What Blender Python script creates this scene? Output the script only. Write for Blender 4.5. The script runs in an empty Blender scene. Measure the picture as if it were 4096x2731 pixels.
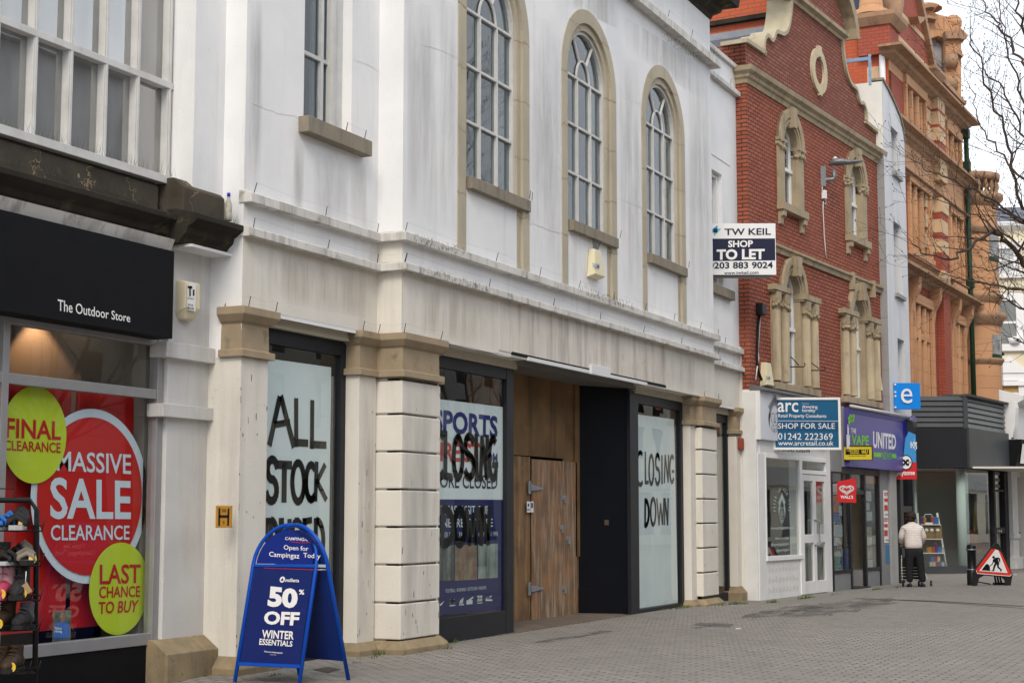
import bpy, bmesh, math, random
from math import radians as rad, sin, cos, pi, atan, tan, hypot
from mathutils import Vector as V, Matrix
from mathutils.geometry import tessellate_polygon
random.seed(7)
sc = bpy.context.scene
COL = sc.collection
# ------------------------------------------------------------------ camera
FPX, CX, CY = 6470.0, 2048.0, 1365.5          # focal length and centre in photograph pixels
EYE = 1.5
PITCH = atan((2065 - CY) / FPX)
YAW = atan((5065 - CX) / (FPX / cos(PITCH)))    # heading, measured from the street axis (+X) towards the facades (+Y)
RIGHT = V((sin(YAW), -cos(YAW), 0))
FWD = V((cos(YAW) * cos(PITCH), sin(YAW) * cos(PITCH), sin(PITCH)))
UP = RIGHT.cross(FWD)
CAM = V((0, 0, EYE))
cd = bpy.data.cameras.new('camera'); cam = bpy.data.objects.new('camera', cd); COL.objects.link(cam)
cd.lens = 36 * FPX / 4096; cd.sensor_width = 36; cd.clip_start = .1; cd.clip_end = 3000
cam.matrix_world = Matrix(((RIGHT.x, UP.x, -FWD.x, CAM.x), (RIGHT.y, UP.y, -FWD.y, CAM.y), (RIGHT.z, UP.z, -FWD.z, CAM.z), (0, 0, 0, 1)))
sc.camera = cam
# ------------------------------------------------------------------ sky, sun, exposure
SUN_EL, SUN_AZ = 40, 198       # azimuth: degrees from +X towards +Y of the direction the light comes from
w = bpy.data.worlds.new('World'); sc.world = w; w.use_nodes = True
nt = w.node_tree; nt.nodes.clear()
def N(t, **k):
    n = nt.nodes.new(t)
    for a, b in k.items(): setattr(n, a, b)
    return n
o = N('ShaderNodeOutputWorld'); bg = N('ShaderNodeBackground'); sky = N('ShaderNodeTexSky', sky_type='NISHITA', sun_disc=False)
sky.sun_elevation = rad(SUN_EL); sky.sun_rotation = rad(90 - SUN_AZ); sky.air_density = 1.0; sky.dust_density = 2.0
tc = N('ShaderNodeTexCoord'); mp = N('ShaderNodeMapping'); mp.inputs['Scale'].default_value = (1, 1, 2.6)
nz = N('ShaderNodeTexNoise'); nz.inputs['Scale'].default_value = 2.2; nz.inputs['Detail'].default_value = 6; nz.inputs['Roughness'].default_value = .55
cr = N('ShaderNodeValToRGB'); cr.color_ramp.elements[0].position = .33; cr.color_ramp.elements[0].color = (6.8, 7.2, 7.85, 1)
cr.color_ramp.elements[1].position = .68; cr.color_ramp.elements[1].color = (10.4, 10.7, 11.0, 1)
mx = N('ShaderNodeMix', data_type='RGBA'); mx.inputs[0].default_value = .88
L = nt.links.new
L(tc.outputs['Generated'], mp.inputs[0]); L(mp.outputs[0], nz.inputs[0]); L(nz.outputs[0], cr.inputs[0])
L(sky.outputs[0], mx.inputs[6]); L(cr.outputs[0], mx.inputs[7]); L(mx.outputs[2], bg.inputs[0]); L(bg.outputs[0], o.inputs[0])
bg.inputs[1].default_value = .13
sd = bpy.data.lights.new('sun', 'SUN'); sd.energy = 1.4; sd.angle = rad(22); sd.color = (1, .88, .72)
so = bpy.data.objects.new('sun', sd); COL.objects.link(so)
sv = V((cos(rad(SUN_AZ)) * cos(rad(SUN_EL)), sin(rad(SUN_AZ)) * cos(rad(SUN_EL)), sin(rad(SUN_EL))))
so.rotation_euler = sv.to_track_quat('Z', 'Y').to_euler(); so.location = (0, -20, 40)
vs = sc.view_settings; vs.view_transform = 'Standard'; vs.look = 'None'; vs.exposure = .40; vs.gamma = 1
sc.cycles.max_bounces = 8; sc.cycles.transparent_max_bounces = 12; sc.cycles.diffuse_bounces = 3
# ------------------------------------------------------------------ materials
MATS = {}
def mat(name, c, rough=.7, c2=None, ns=3.0, amt=.5, streak=None, bump=0, bscale=40, metal=0, spec=.22, detail=5, blotch=None, brick=None, emit=None, coat=0):
    """procedural surface: base colour, a second colour through noise, vertical run-off streaks, blotches, bump, optional brick pattern"""
    if name in MATS: return MATS[name]
    m = bpy.data.materials.new(name); m.use_nodes = True; MATS[name] = m
    t = m.node_tree; ln = t.links.new; b = t.nodes['Principled BSDF']
    def nd(ty, **k):
        n = t.nodes.new(ty)
        for a, q in k.items(): setattr(n, a, q)
        return n
    b.inputs['Base Color'].default_value = (*c, 1); b.inputs['Roughness'].default_value = rough; b.inputs['Metallic'].default_value = metal
    b.inputs['Specular IOR Level'].default_value = spec; b.inputs['Coat Weight'].default_value = coat
    tcn = nd('ShaderNodeTexCoord'); src = tcn.outputs['Object']
    col = None
    def noise(scale, det=5, ro=.55, msc=None, off=0):
        n = nd('ShaderNodeTexNoise'); n.inputs['Scale'].default_value = scale; n.inputs['Detail'].default_value = det; n.inputs['Roughness'].default_value = ro
        if msc:
            q = nd('ShaderNodeMapping'); q.inputs['Scale'].default_value = msc; q.inputs['Location'].default_value = (off, off, off); ln(src, q.inputs[0]); ln(q.outputs[0], n.inputs[0])
        else: ln(src, n.inputs[0])
        return n.outputs[0]
    def ramp(v, a, bb):
        r = nd('ShaderNodeMapRange'); r.inputs[1].default_value = a; r.inputs[2].default_value = bb; ln(v, r.inputs[0]); return r.outputs[0]
    def mix(f, A, B, blend='MIX', k=1.0):
        q = nd('ShaderNodeMix', data_type='RGBA', blend_type=blend)
        if isinstance(f, float): q.inputs[0].default_value = f
        elif k != 1.0:
            u = nd('ShaderNodeMath', operation='MULTIPLY'); u.inputs[1].default_value = k; ln(f, u.inputs[0]); ln(u.outputs[0], q.inputs[0])
        else: ln(f, q.inputs[0])
        for s, val in ((6, A), (7, B)):
            if isinstance(val, tuple): q.inputs[s].default_value = (*val[:3], 1)
            else: ln(val, q.inputs[s])
        return q.outputs[2]
    col = c
    hgt = None
    if brick:
        # brick = (width, height, mortar size, mortar colour, second brick colour, axes)
        bw, bh, ms, mc, bc2, ax = brick
        sp = nd('ShaderNodeSeparateXYZ'); ln(src, sp.inputs[0]); cb = nd('ShaderNodeCombineXYZ')
        if ax == 'wall':
            ad = nd('ShaderNodeMath', operation='ADD'); ln(sp.outputs[0], ad.inputs[0]); ln(sp.outputs[1], ad.inputs[1]); ln(ad.outputs[0], cb.inputs[0]); ln(sp.outputs[2], cb.inputs[1])
        elif ax == 'yx': ln(sp.outputs[1], cb.inputs[0]); ln(sp.outputs[0], cb.inputs[1])
        elif ax == 'yz': ln(sp.outputs[1], cb.inputs[0]); ln(sp.outputs[2], cb.inputs[1])
        elif ax == 'xz': ln(sp.outputs[0], cb.inputs[0]); ln(sp.outputs[2], cb.inputs[1])
        bt = nd('ShaderNodeTexBrick'); bt.offset = .5; bt.inputs['Scale'].default_value = 1; bt.inputs['Brick Width'].default_value = bw; bt.inputs['Row Height'].default_value = bh
        bt.inputs['Mortar Size'].default_value = ms; bt.inputs['Mortar Smooth'].default_value = .25; bt.inputs['Bias'].default_value = -.25
        bt.inputs['Color1'].default_value = (*c, 1); bt.inputs['Color2'].default_value = (*bc2, 1); bt.inputs['Mortar'].default_value = (*mc, 1)
        dn = nd('ShaderNodeTexNoise'); dn.inputs['Scale'].default_value = 9; ln(cb.outputs[0], dn.inputs[0])
        dm = nd('ShaderNodeVectorMath', operation='SCALE'); dm.inputs[3].default_value = bh * .16; ln(dn.outputs[1], dm.inputs[0])
        da = nd('ShaderNodeVectorMath', operation='ADD'); ln(cb.outputs[0], da.inputs[0]); ln(dm.outputs[0], da.inputs[1])
        ln(da.outputs[0], bt.inputs['Vector']); col = bt.outputs['Color']; hgt = bt.outputs['Fac']
    if c2 is not None: col = mix(ramp(noise(ns, detail), .38, .66), col, c2, k=amt)
    if blotch: col = mix(ramp(noise(blotch[0], 6, .6, (1, 1, 1), 3.7), blotch[1], blotch[1] + .12), col, blotch[2], k=blotch[3] if len(blotch) > 3 else 1.0)
    if streak: # (colour, amount, scale, threshold)
        scv = streak[2] if len(streak) > 2 else 5; th = streak[3] if len(streak) > 3 else .52
        col = mix(ramp(noise(scv, 6, .62, (1, 1, .10), 1.3), th, th + .2), col, streak[0], k=streak[1])
    if not isinstance(col, tuple): ln(col, b.inputs['Base Color'])
    if bump or hgt is not None:
        bn = nd('ShaderNodeBump'); bn.inputs['Strength'].default_value = bump or .5; bn.inputs['Distance'].default_value = .006
        hv = noise(bscale, 4)
        if hgt is not None:
            u = nd('ShaderNodeMath', operation='MULTIPLY_ADD'); u.inputs[1].default_value = -1.2; ln(hgt, u.inputs[0]); ln(hv, u.inputs[2]); hv = u.outputs[0]
        ln(hv, bn.inputs['Height']); ln(bn.outputs[0], b.inputs['Normal'])
    if emit: b.inputs['Emission Color'].default_value = (*emit[0], 1); b.inputs['Emission Strength'].default_value = emit[1]
    return m
def glass(name, tint=(.9, .95, .93), ior=1.5, gain=1.0, rough=0.0, dirt=0.0):
    if name in MATS: return MATS[name]
    m = bpy.data.materials.new(name); m.use_nodes = True; MATS[name] = m; t = m.node_tree; ln = t.links.new; t.nodes.clear()
    out = t.nodes.new('ShaderNodeOutputMaterial')
    ge = t.nodes.new('ShaderNodeNewGeometry'); dt = t.nodes.new('ShaderNodeVectorMath'); dt.operation = 'DOT_PRODUCT'; ln(ge.outputs['Normal'], dt.inputs[0]); ln(ge.outputs['Incoming'], dt.inputs[1])
    def M(op, a, b=None):
        n = t.nodes.new('ShaderNodeMath'); n.operation = op
        for i, v in enumerate((a, b)):
            if v is None: continue
            if isinstance(v, (int, float)): n.inputs[i].default_value = v
            else: ln(v, n.inputs[i])
        return n.outputs[0]
    r0 = ((ior - 1) / (ior + 1)) ** 2
    fac = M('ADD', M('MULTIPLY', M('POWER', M('SUBTRACT', 1.0, M('ABSOLUTE', dt.outputs['Value'])), 5.0), 1 - r0), r0)     # reflection rises towards grazing, the same from both sides
    mu = t.nodes.new('ShaderNodeMath'); mu.operation = 'MULTIPLY'; mu.inputs[1].default_value = gain; mu.use_clamp = True
    tr = t.nodes.new('ShaderNodeBsdfTransparent'); tr.inputs[0].default_value = (*tint, 1)
    gl = t.nodes.new('ShaderNodeBsdfGlossy'); gl.inputs['Roughness'].default_value = rough
    mx = t.nodes.new('ShaderNodeMixShader'); ln(fac, mu.inputs[0]); ln(mu.outputs[0], mx.inputs[0])
    last = tr.outputs[0]
    tcn = t.nodes.new('ShaderNodeTexCoord')
    if dirt:
        df = t.nodes.new('ShaderNodeBsdfDiffuse'); df.inputs[0].default_value = (.42, .43, .42, 1)
        n = t.nodes.new('ShaderNodeTexNoise'); n.inputs['Scale'].default_value = 4; n.inputs['Detail'].default_value = 6
        q = t.nodes.new('ShaderNodeMapping'); q.inputs['Scale'].default_value = (1.2, 1.2, .35); ln(tcn.outputs['Object'], q.inputs[0]); ln(q.outputs[0], n.inputs[0])
        r = t.nodes.new('ShaderNodeMapRange'); r.inputs[1].default_value = .3; r.inputs[2].default_value = .8; r.inputs[4].default_value = dirt; ln(n.outputs[0], r.inputs[0])
        m2 = t.nodes.new('ShaderNodeMixShader'); ln(r.outputs[0], m2.inputs[0]); ln(last, m2.inputs[1]); ln(df.outputs[0], m2.inputs[2]); last = m2.outputs[0]
    # old panes are never quite flat
    bn = t.nodes.new('ShaderNodeBump'); bn.inputs['Strength'].default_value = .06; bn.inputs['Distance'].default_value = .02
    nn = t.nodes.new('ShaderNodeTexNoise'); nn.inputs['Scale'].default_value = 1.3; nn.inputs['Detail'].default_value = 1; ln(tcn.outputs['Object'], nn.inputs[0]); ln(nn.outputs[0], bn.inputs['Height']); ln(bn.outputs[0], gl.inputs['Normal'])
    ln(last, mx.inputs[1]); ln(gl.outputs[0], mx.inputs[2]); ln(mx.outputs[0], out.inputs[0])
    return m
def stainmat(name, c, lo=.44, hi=.72, k=.7, scale=(5, 5, .5)):
    """thin dirt film: noise lets the wall show through"""
    m = mat(name, c, .9); t = m.node_tree; ln = t.links.new; o_ = t.nodes['Material Output']; b = t.nodes['Principled BSDF']
    tr = t.nodes.new('ShaderNodeBsdfTransparent'); mi = t.nodes.new('ShaderNodeMixShader'); n = t.nodes.new('ShaderNodeTexNoise'); n.inputs['Scale'].default_value = 1; n.inputs['Detail'].default_value = 8; n.inputs['Roughness'].default_value = .68
    r = t.nodes.new('ShaderNodeMapRange'); r.inputs[1].default_value = lo; r.inputs[2].default_value = hi; r.inputs[4].default_value = k; q = t.nodes.new('ShaderNodeMapping'); q.inputs['Scale'].default_value = scale; cn = t.nodes.new('ShaderNodeTexCoord')
    ln(cn.outputs['Object'], q.inputs[0]); ln(q.outputs[0], n.inputs[0]); ln(n.outputs[0], r.inputs[0])
    sp = t.nodes.new('ShaderNodeSeparateXYZ'); ln(cn.outputs['Generated'], sp.inputs[0]); last = r.outputs[0]
    def mth(op, a, v):
        u = t.nodes.new('ShaderNodeMath'); u.operation = op; u.use_clamp = True; ln(a, u.inputs[0])
        if isinstance(v, (int, float)): u.inputs[1].default_value = v
        else: ln(v, u.inputs[1])
        return u.outputs[0]
    for ax in (0, 2):      # the stain thins out towards its own edges
        a = sp.outputs[ax]
        inv = t.nodes.new('ShaderNodeMath'); inv.operation = 'SUBTRACT'; inv.inputs[0].default_value = 1.0; ln(a, inv.inputs[1])
        last = mth('MULTIPLY', last, mth('MULTIPLY', mth('MULTIPLY', a, inv.outputs[0]), 4.5))
    ln(last, mi.inputs[0]); ln(tr.outputs[0], mi.inputs[1]); ln(b.outputs[0], mi.inputs[2]); ln(mi.outputs[0], o_.inputs[0]); return m
def flat(name, c, rough=.5, **k): return mat(name, c, rough, **k)
# ------------------------------------------------------------------ frames: a plane standing in the street
class Fr:
    """local axes: x along the plane, y into the building, z up the plane"""
    def __init__(s, O, ang=0, e1=None, e2=None):
        s.O = V(O); s.e1 = V(e1).normalized() if e1 else V((cos(rad(ang)), sin(rad(ang)), 0)); s.e2 = V(e2).normalized() if e2 else V((0, 0, 1)); s.n = s.e2.cross(s.e1)
        s.M = Matrix(((s.e1.x, s.n.x, s.e2.x, s.O.x), (s.e1.y, s.n.y, s.e2.y, s.O.y), (s.e1.z, s.n.z, s.e2.z, s.O.z), (0, 0, 0, 1)))
    def q(s, p, y=0):
        """where the line of sight through a measured photograph point meets the plane at depth y: (x, z)"""
        d = FWD * FPX + RIGHT * (p[0] - CX) - UP * (p[1] - CY); O = s.O + s.n * y
        P = CAM + d * ((O - CAM).dot(s.n) / d.dot(s.n)) - O
        return (P.dot(s.e1), P.dot(s.e2))
    def qx(s, p, x):
        d = FWD * FPX + RIGHT * (p[0] - CX) - UP * (p[1] - CY); O = s.O + s.e1 * x
        P = CAM + d * ((O - CAM).dot(s.e1) / d.dot(s.e1)) - s.O
        return (P.dot(s.n), P.dot(s.e2))
    def w(s, x, y, z): return s.O + s.e1 * x + s.n * y + s.e2 * z
W0 = Fr((0, 0, 0))
def zm(x0, y0, k): return lambda x, y: (x0 + x / k, y0 + y / k)
def gnd(p, z=0):
    d = FWD * FPX + RIGHT * (p[0] - CX) - UP * (p[1] - CY); return CAM + d * ((z - EYE) / d.z)
# ------------------------------------------------------------------ mesh builder
class MB:
    def __init__(s, fr=W0): s.v = []; s.f = []; s.fr = fr; s.sm = []
    def add(s, vs, fs, smooth=False):
        o = len(s.v); s.v += [s.fr.w(*p) for p in vs]; s.f += [tuple(o + i for i in f) for f in fs]; s.sm += [smooth] * len(fs); return s
    def box(s, x0, x1, y0, y1, z0, z1):
        x0, x1 = sorted((x0, x1)); y0, y1 = sorted((y0, y1)); z0, z1 = sorted((z0, z1))
        return s.add([(x, y, z) for x in (x0, x1) for y in (y0, y1) for z in (z0, z1)],
                     [(0, 1, 3, 2), (4, 6, 7, 5), (0, 4, 5, 1), (2, 3, 7, 6), (0, 2, 6, 4), (1, 5, 7, 3)])
    def prism(s, poly, y0, y1):
        """outline (x, z) given depth from y0 to y1"""
        n = len(poly); vs = [(x, y0, z) for x, z in poly] + [(x, y1, z) for x, z in poly]
        tri = tessellate_polygon([[V((x, z, 0)) for x, z in poly]])
        return s.add(vs, [tuple(t) for t in tri] + [tuple(n + i for i in reversed(t)) for t in tri] + [(i, (i + 1) % n, n + (i + 1) % n, n + i) for i in range(n)])
    def sheet(s, outer, holes, y, rev=0):
        """wall face with openings; rev = depth of the reveals"""
        allp = list(outer)
        for h in holes: allp += h
        tri = tessellate_polygon([[V((x, z, 0)) for x, z in l] for l in [outer] + list(holes)])
        s.add([(x, y, z) for x, z in allp], [tuple(t) for t in tri])
        if rev:
            for h in holes:
                n = len(h); s.add([(x, y, z) for x, z in h] + [(x, y + rev, z) for x, z in h], [(i, (i + 1) % n, n + (i + 1) % n, n + i) for i in range(n)])
        return s
    def quad(s, a, b, c, d): return s.add([a, b, c, d], [(0, 1, 2, 3)])
    def ext(s, prof, x0, x1, cap=True):
        """profile in (y, z), run along x"""
        n = len(prof); vs = [(x0, y, z) for y, z in prof] + [(x1, y, z) for y, z in prof]
        fs = [(i, (i + 1) % n, n + (i + 1) % n, n + i) for i in range(n)]
        if cap:
            tri = tessellate_polygon([[V((y, z, 0)) for y, z in prof]]); fs += [tuple(t) for t in tri] + [tuple(n + i for i in reversed(t)) for t in tri]
        return s.add(vs, fs)
    def extpath(s, prof, path):
        """moulding: profile (outward, z) carried round a plan path of (x, y) with mitred corners; outward is to the right-hand side, towards the street"""
        n = len(prof); vs = []; m = len(path)
        for i, p in enumerate(path):
            d0 = V((path[i][0] - path[i - 1][0], path[i][1] - path[i - 1][1])).normalized() if i else None
            d1 = V((path[i + 1][0] - path[i][0], path[i + 1][1] - path[i][1])).normalized() if i < m - 1 else None
            if d0 is None: d0 = d1
            if d1 is None: d1 = d0
            n0 = V((d0.y, -d0.x)); n1 = V((d1.y, -d1.x)); b = (n0 + n1); b = b / max(.2, (1 + n0.dot(n1)))
            vs += [(p[0] + b.x * o, p[1] + b.y * o, z) for o, z in prof]
        fs = [(k * n + i, k * n + (i + 1) % n, (k + 1) * n + (i + 1) % n, (k + 1) * n + i) for k in range(m - 1) for i in range(n)]
        tri = tessellate_polygon([[V((o, z, 0)) for o, z in prof]]); e = (m - 1) * n
        fs += [tuple(t) for t in tri] + [tuple(e + i for i in reversed(t)) for t in tri]
        return s.add(vs, fs)
    def tube(s, path, r, n=8, smooth=True, caps=True):
        rs = r if isinstance(r, (list, tuple)) else [r] * len(path)
        P = [V(p) for p in path]; vs = []; prev = None
        for i, p in enumerate(P):
            d = (P[min(i + 1, len(P) - 1)] - P[max(i - 1, 0)]).normalized()
            if prev is None: a = d.orthogonal().normalized()
            else:
                a = prev - d * prev.dot(d); a = a.normalized() if a.length > 1e-6 else d.orthogonal().normalized()
            prev = a; b = d.cross(a)
            vs += [tuple(p + (a * cos(2 * pi * k / n) + b * sin(2 * pi * k / n)) * rs[i]) for k in range(n)]
        fs = [(i * n + k, i * n + (k + 1) % n, (i + 1) * n + (k + 1) % n, (i + 1) * n + k) for i in range(len(P) - 1) for k in range(n)]
        if caps: fs += [tuple(range(n))[::-1], tuple((len(P) - 1) * n + k for k in range(n))]
        return s.add(vs, fs, smooth)
    def lathe(s, prof, cx=0, cy=0, n=20, smooth=True, a0=0, a1=2 * pi):
        """profile (radius, z) about a vertical axis"""
        full = abs(a1 - a0 - 2 * pi) < 1e-6; m = n if full else n + 1; vs = []
        for r, z in prof: vs += [(cx + r * cos(a0 + (a1 - a0) * k / n), cy + r * sin(a0 + (a1 - a0) * k / n), z) for k in range(m)]
        fs = [(i * m + k, i * m + (k + 1) % m, (i + 1) * m + (k + 1) % m, (i + 1) * m + k) for i in range(len(prof) - 1) for k in range(n)]
        return s.add(vs, fs, smooth)
    def ball(s, c, r, n=12, sx=1, sy=1, sz=1):
        m = n // 2; vs = []; 
        for i in range(m + 1):
            t = pi * i / m
            vs += [(c[0] + r * sx * sin(t) * cos(2 * pi * k / n), c[1] + r * sy * sin(t) * sin(2 * pi * k / n), c[2] + r * sz * cos(t)) for k in range(n)]
        return s.add(vs, [(i * n + k, i * n + (k + 1) % n, (i + 1) * n + (k + 1) % n, (i + 1) * n + k) for i in range(m) for k in range(n)], True)
    def stroke(s, pts, wd, y, th=.002):
        """painted brush stroke on the plane: points (x, z)"""
        P = [V(p) for p in pts]
        for a, b in zip(P, P[1:]):
            d = (b - a)
            if d.length < 1e-6: continue
            d.normalize(); k = V((-d.y, d.x)) * wd / 2; e = d * wd * .35
            poly = [tuple(a - e - k), tuple(b + e - k), tuple(b + e + k), tuple(a - e + k)]
            s.add([(x, y, z) for x, z in poly], [(0, 1, 2, 3)])
        return s
    def build(s, name, m, parent=None, bevel=0, rec=True, loc=None):
        me = bpy.data.meshes.new(name); 
        if parent is not None: iv = MW[parent].inverted()
        else:
            if loc is None:
                xs = [p.x for p in s.v]; ys = [p.y for p in s.v]; zs = [p.z for p in s.v]; loc = V(((min(xs) + max(xs)) / 2, (min(ys) + max(ys)) / 2, min(zs)))
            iv = Matrix.Translation(-V(loc))
        me.from_pydata([tuple(iv @ p) for p in s.v], [], s.f)
        if any(s.sm): me.polygons.foreach_set('use_smooth', s.sm)
        if rec:
            bm = bmesh.new(); bm.from_mesh(me); bmesh.ops.recalc_face_normals(bm, faces=bm.faces); bm.to_mesh(me); bm.free()
        me.materials.append(m); ob = bpy.data.objects.new(name, me); COL.objects.link(ob)
        if parent is not None: ob.parent = parent; MW[ob] = MW[parent]
        else: ob.location = loc; MW[ob] = Matrix.Translation(V(loc))
        if bevel:
            b = ob.modifiers.new('bevel', 'BEVEL'); b.width = bevel; b.segments = 2; b.limit_method = 'ANGLE'; b.angle_limit = rad(40)
        return ob
MW = {}
def tag(ob, label, cat, group=None, kind=None):
    ob['label'] = label; ob['category'] = cat
    if group: ob['group'] = group
    if kind: ob['kind'] = kind
    return ob
def thing(name, label, cat, fr=None, loc=(0, 0, 0), group=None):
    """an Empty at the thing's base, in the frame's orientation"""
    ob = bpy.data.objects.new(name, None); COL.objects.link(ob); ob.empty_display_size = .2
    fr = fr or W0; m = Matrix.Translation(fr.w(*loc)) @ fr.M.to_3x3().to_4x4()
    ob.matrix_world = m; MW[ob] = m.copy()
    return tag(ob, label, cat, group)
def bx(name, m, parent, fr, *b, bevel=0): return MB(fr).box(*b).build(name, m, parent, bevel)
# ------------------------------------------------------------------ lettering
def glyphs(txt, bold=0.0, shear=0.0, space=1.0):
    c = bpy.data.curves.new('lettering', 'FONT'); c.body = txt; c.size = 1; c.resolution_u = 3; c.offset = bold; c.shear = shear; c.space_character = space; c.space_line = .85
    ob = bpy.data.objects.new('lettering', c); me = bpy.data.meshes.new_from_object(ob)
    vs = [(v.co.x, v.co.y) for v in me.vertices]; fs = [tuple(p.vertices) for p in me.polygons]
    bpy.data.objects.remove(ob); bpy.data.curves.remove(c); bpy.data.meshes.remove(me)
    return vs, fs
def lettering(fr, y, rows, m, parent, name='lettering'):
    """rows of (text, four photograph points of its ink box TL TR BR BL, bold, shear) set on the plane at depth y"""
    b = MB(fr)
    for r in rows:
        txt, q4 = r[0], r[1]; bold = r[2] if len(r) > 2 else 0; sh = r[3] if len(r) > 3 else 0; sp = r[4] if len(r) > 4 else 1
        vs, fs = glyphs(txt, bold, sh, sp)
        xs = [a for a, _ in vs]; zs = [c for _, c in vs]; x0, x1, z0, z1 = min(xs), max(xs), min(zs), max(zs)
        TL, TR, BR, BL = [V(p) if len(r) > 5 and r[5] else V(fr.q(p, y)) for p in q4]
        out = []
        for a, c in vs:
            u = (a - x0) / (x1 - x0); t = (c - z0) / (z1 - z0); p = (BL * (1 - u) + BR * u) * (1 - t) + (TL * (1 - u) + TR * u) * t
            out.append((p.x, y, p.y))
        b.add(out, fs)
    return b.build(name, m, parent, rec=False)
def box4(x0, y0, x1, y1, s0=0.0, s1=None):
    """ink box from its left-top corner, right-bottom corner and the slopes of its top and bottom edges"""
    s1 = s0 if s1 is None else s1
    return None
# ------------------------------------------------------------------ palette
RENDER = mat('painted_render', (.81, .81, .815), .85, (.66, .675, .70), .8, .7, streak=((.45, .44, .415), .42, 3.0, .55), bump=.45, bscale=60, blotch=(7, .66, (.55, .52, .46), .5))
WARMLIT = mat('bounce_lit_render', (.71, .68, .62), .85, (.61, .58, .52), 1.3, .6, streak=((.38, .34, .28), .34, 3.2, .55), bump=.5, bscale=60, blotch=(11, .66, (.36, .30, .23), .6))  # upper wall paint again, with warm bounced light put into the colour
LOWR = mat('grubby_render', (.60, .595, .585), .85, (.50, .495, .485), 1.8, .6, streak=((.30, .285, .26), .45, 3.4, .53), bump=.5, bscale=60, blotch=(10, .66, (.33, .31, .28), .6))
LEDGE = mat('ledge_render', (.66, .645, .615), .85, (.50, .48, .445), 2.2, .7, streak=((.17, .155, .135), .65, 7, .51), bump=.5, bscale=60, blotch=(5, .59, (.13, .12, .10), .65))
CEM = mat('stained_render', (.68, .64, .58), .85, (.55, .51, .45), 1.6, .6, streak=((.20, .18, .16), .62, 4, .47), bump=.4, bscale=60, blotch=(3, .62, (.45, .33, .2), .5))
BATH = mat('bath_stone', (.36, .285, .19), .85, (.27, .215, .15), 2.6, .7, streak=((.12, .10, .08), .5, 3, .58), bump=.6, bscale=45, blotch=(3.0, .575, (.095, .085, .065), .65))
SURR = mat('window_stone', (.47, .385, .265), .85, (.40, .33, .23), 1.4, .7, streak=((.24, .18, .11), .35, 4, .56), bump=.5, bscale=45, blotch=(2.2, .66, (.33, .22, .10), .5))
SILL = mat('sill_stone', (.27, .235, .18), .9, (.20, .18, .15), 3, .6, streak=((.10, .095, .085), .5, 9, .5), bump=.6, bscale=50)
DARKST = mat('sooty_stone', (.036, .030, .023), .9, (.014, .0125, .0105), 2.2, .8, streak=((.15, .115, .065), .6, 2.2, .58), bump=.7, bscale=30, blotch=(1.5, .63, (.27, .205, .11), .7))
PLINTH = mat('plinth_stone', (.30, .235, .145), .9, (.18, .145, .095), 4, .7, bump=.7, bscale=40, blotch=(7, .62, (.10, .12, .05), .6), streak=((.07, .06, .045), .5, 4, .55))
WHITEP = mat('white_paint', (.78, .785, .79), .5, (.70, .70, .69), 3, .4, streak=((.40, .38, .34), .3, 7, .58))
WHITED = mat('worn_white_paint', (.72, .725, .73), .55, (.62, .62, .61), 3, .5, streak=((.30, .26, .2), .4, 9, .60), blotch=(9, .69, (.30, .24, .16), .8))
ALU = mat('aluminium', (.36, .36, .37), .42, (.30, .30, .31), 6, .5, metal=.5)
DKFR = mat('dark_frame', (.022, .024, .029), .45, (.015, .016, .019), 4, .5, spec=.15)
BLACK = mat('black_panel', (.0075, .008, .0095), .6, (.005, .0055, .0065), 5, .6, spec=.1)
BLKGL = mat('black_gloss', (.006, .007, .0105), .5, (.004, .005, .0075), 3, .6, bump=.25, bscale=6, spec=.12)
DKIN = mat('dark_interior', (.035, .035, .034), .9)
DIMIN = mat('shop_interior', (.21, .195, .175), .9, (.16, .15, .135), 1.5, .5)
BLIND = mat('window_blind', (.20, .215, .21), .9, (.15, .16, .16), 2, .6)
BARS = mat('glazing_bar_paint', (.60, .60, .59), .55, (.48, .475, .46), 5, .6, streak=((.30, .28, .25), .4, 9, .55))
GL = glass('clear_glass', tint=(.95, .98, .97), gain=1.3)
GLOLD = glass('old_window_glass', tint=(.80, .85, .88), dirt=.04, gain=.95)
# ------------------------------------------------------------------ ground
PAVE = mat('block_paving', (.25, .23, .208), .8, (.18, .166, .15), .35, .75, bump=1.0, bscale=25, blotch=(5, .46, (.225, .206, .186), .7),
           brick=(.2, .1, .011, (.018, .016, .013), (.385, .355, .32), 'yx'))
def gz(x, y):
    a = min(1, max(0, (x - 27.2) / 2.4)) if x > 27.2 else min(1, max(0, (12.9 - x) / 1.2)) * .9
    return -.062 * a * min(1, max(0, (y - 5.5) / 2.6))
xs = [-60, -10, 5, 10, 11, 11.7] + [12 + .4 * i for i in range(60)] + [40, 60, 100, 400]; ys = [-60, -12, 0, 3, 5, 5.5] + [5.9 + .4 * i for i in range(12)] + [12, 20, 60]
b = MB(); b.add([(x, y, gz(x, y)) for x in xs for y in ys], [(i * len(ys) + j, (i + 1) * len(ys) + j, (i + 1) * len(ys) + j + 1, i * len(ys) + j + 1) for i in range(len(xs) - 1) for j in range(len(ys) - 1)])
g = b.build('pavement', PAVE, loc=(0, 0, 0)); g['kind'] = 'structure'
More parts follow.
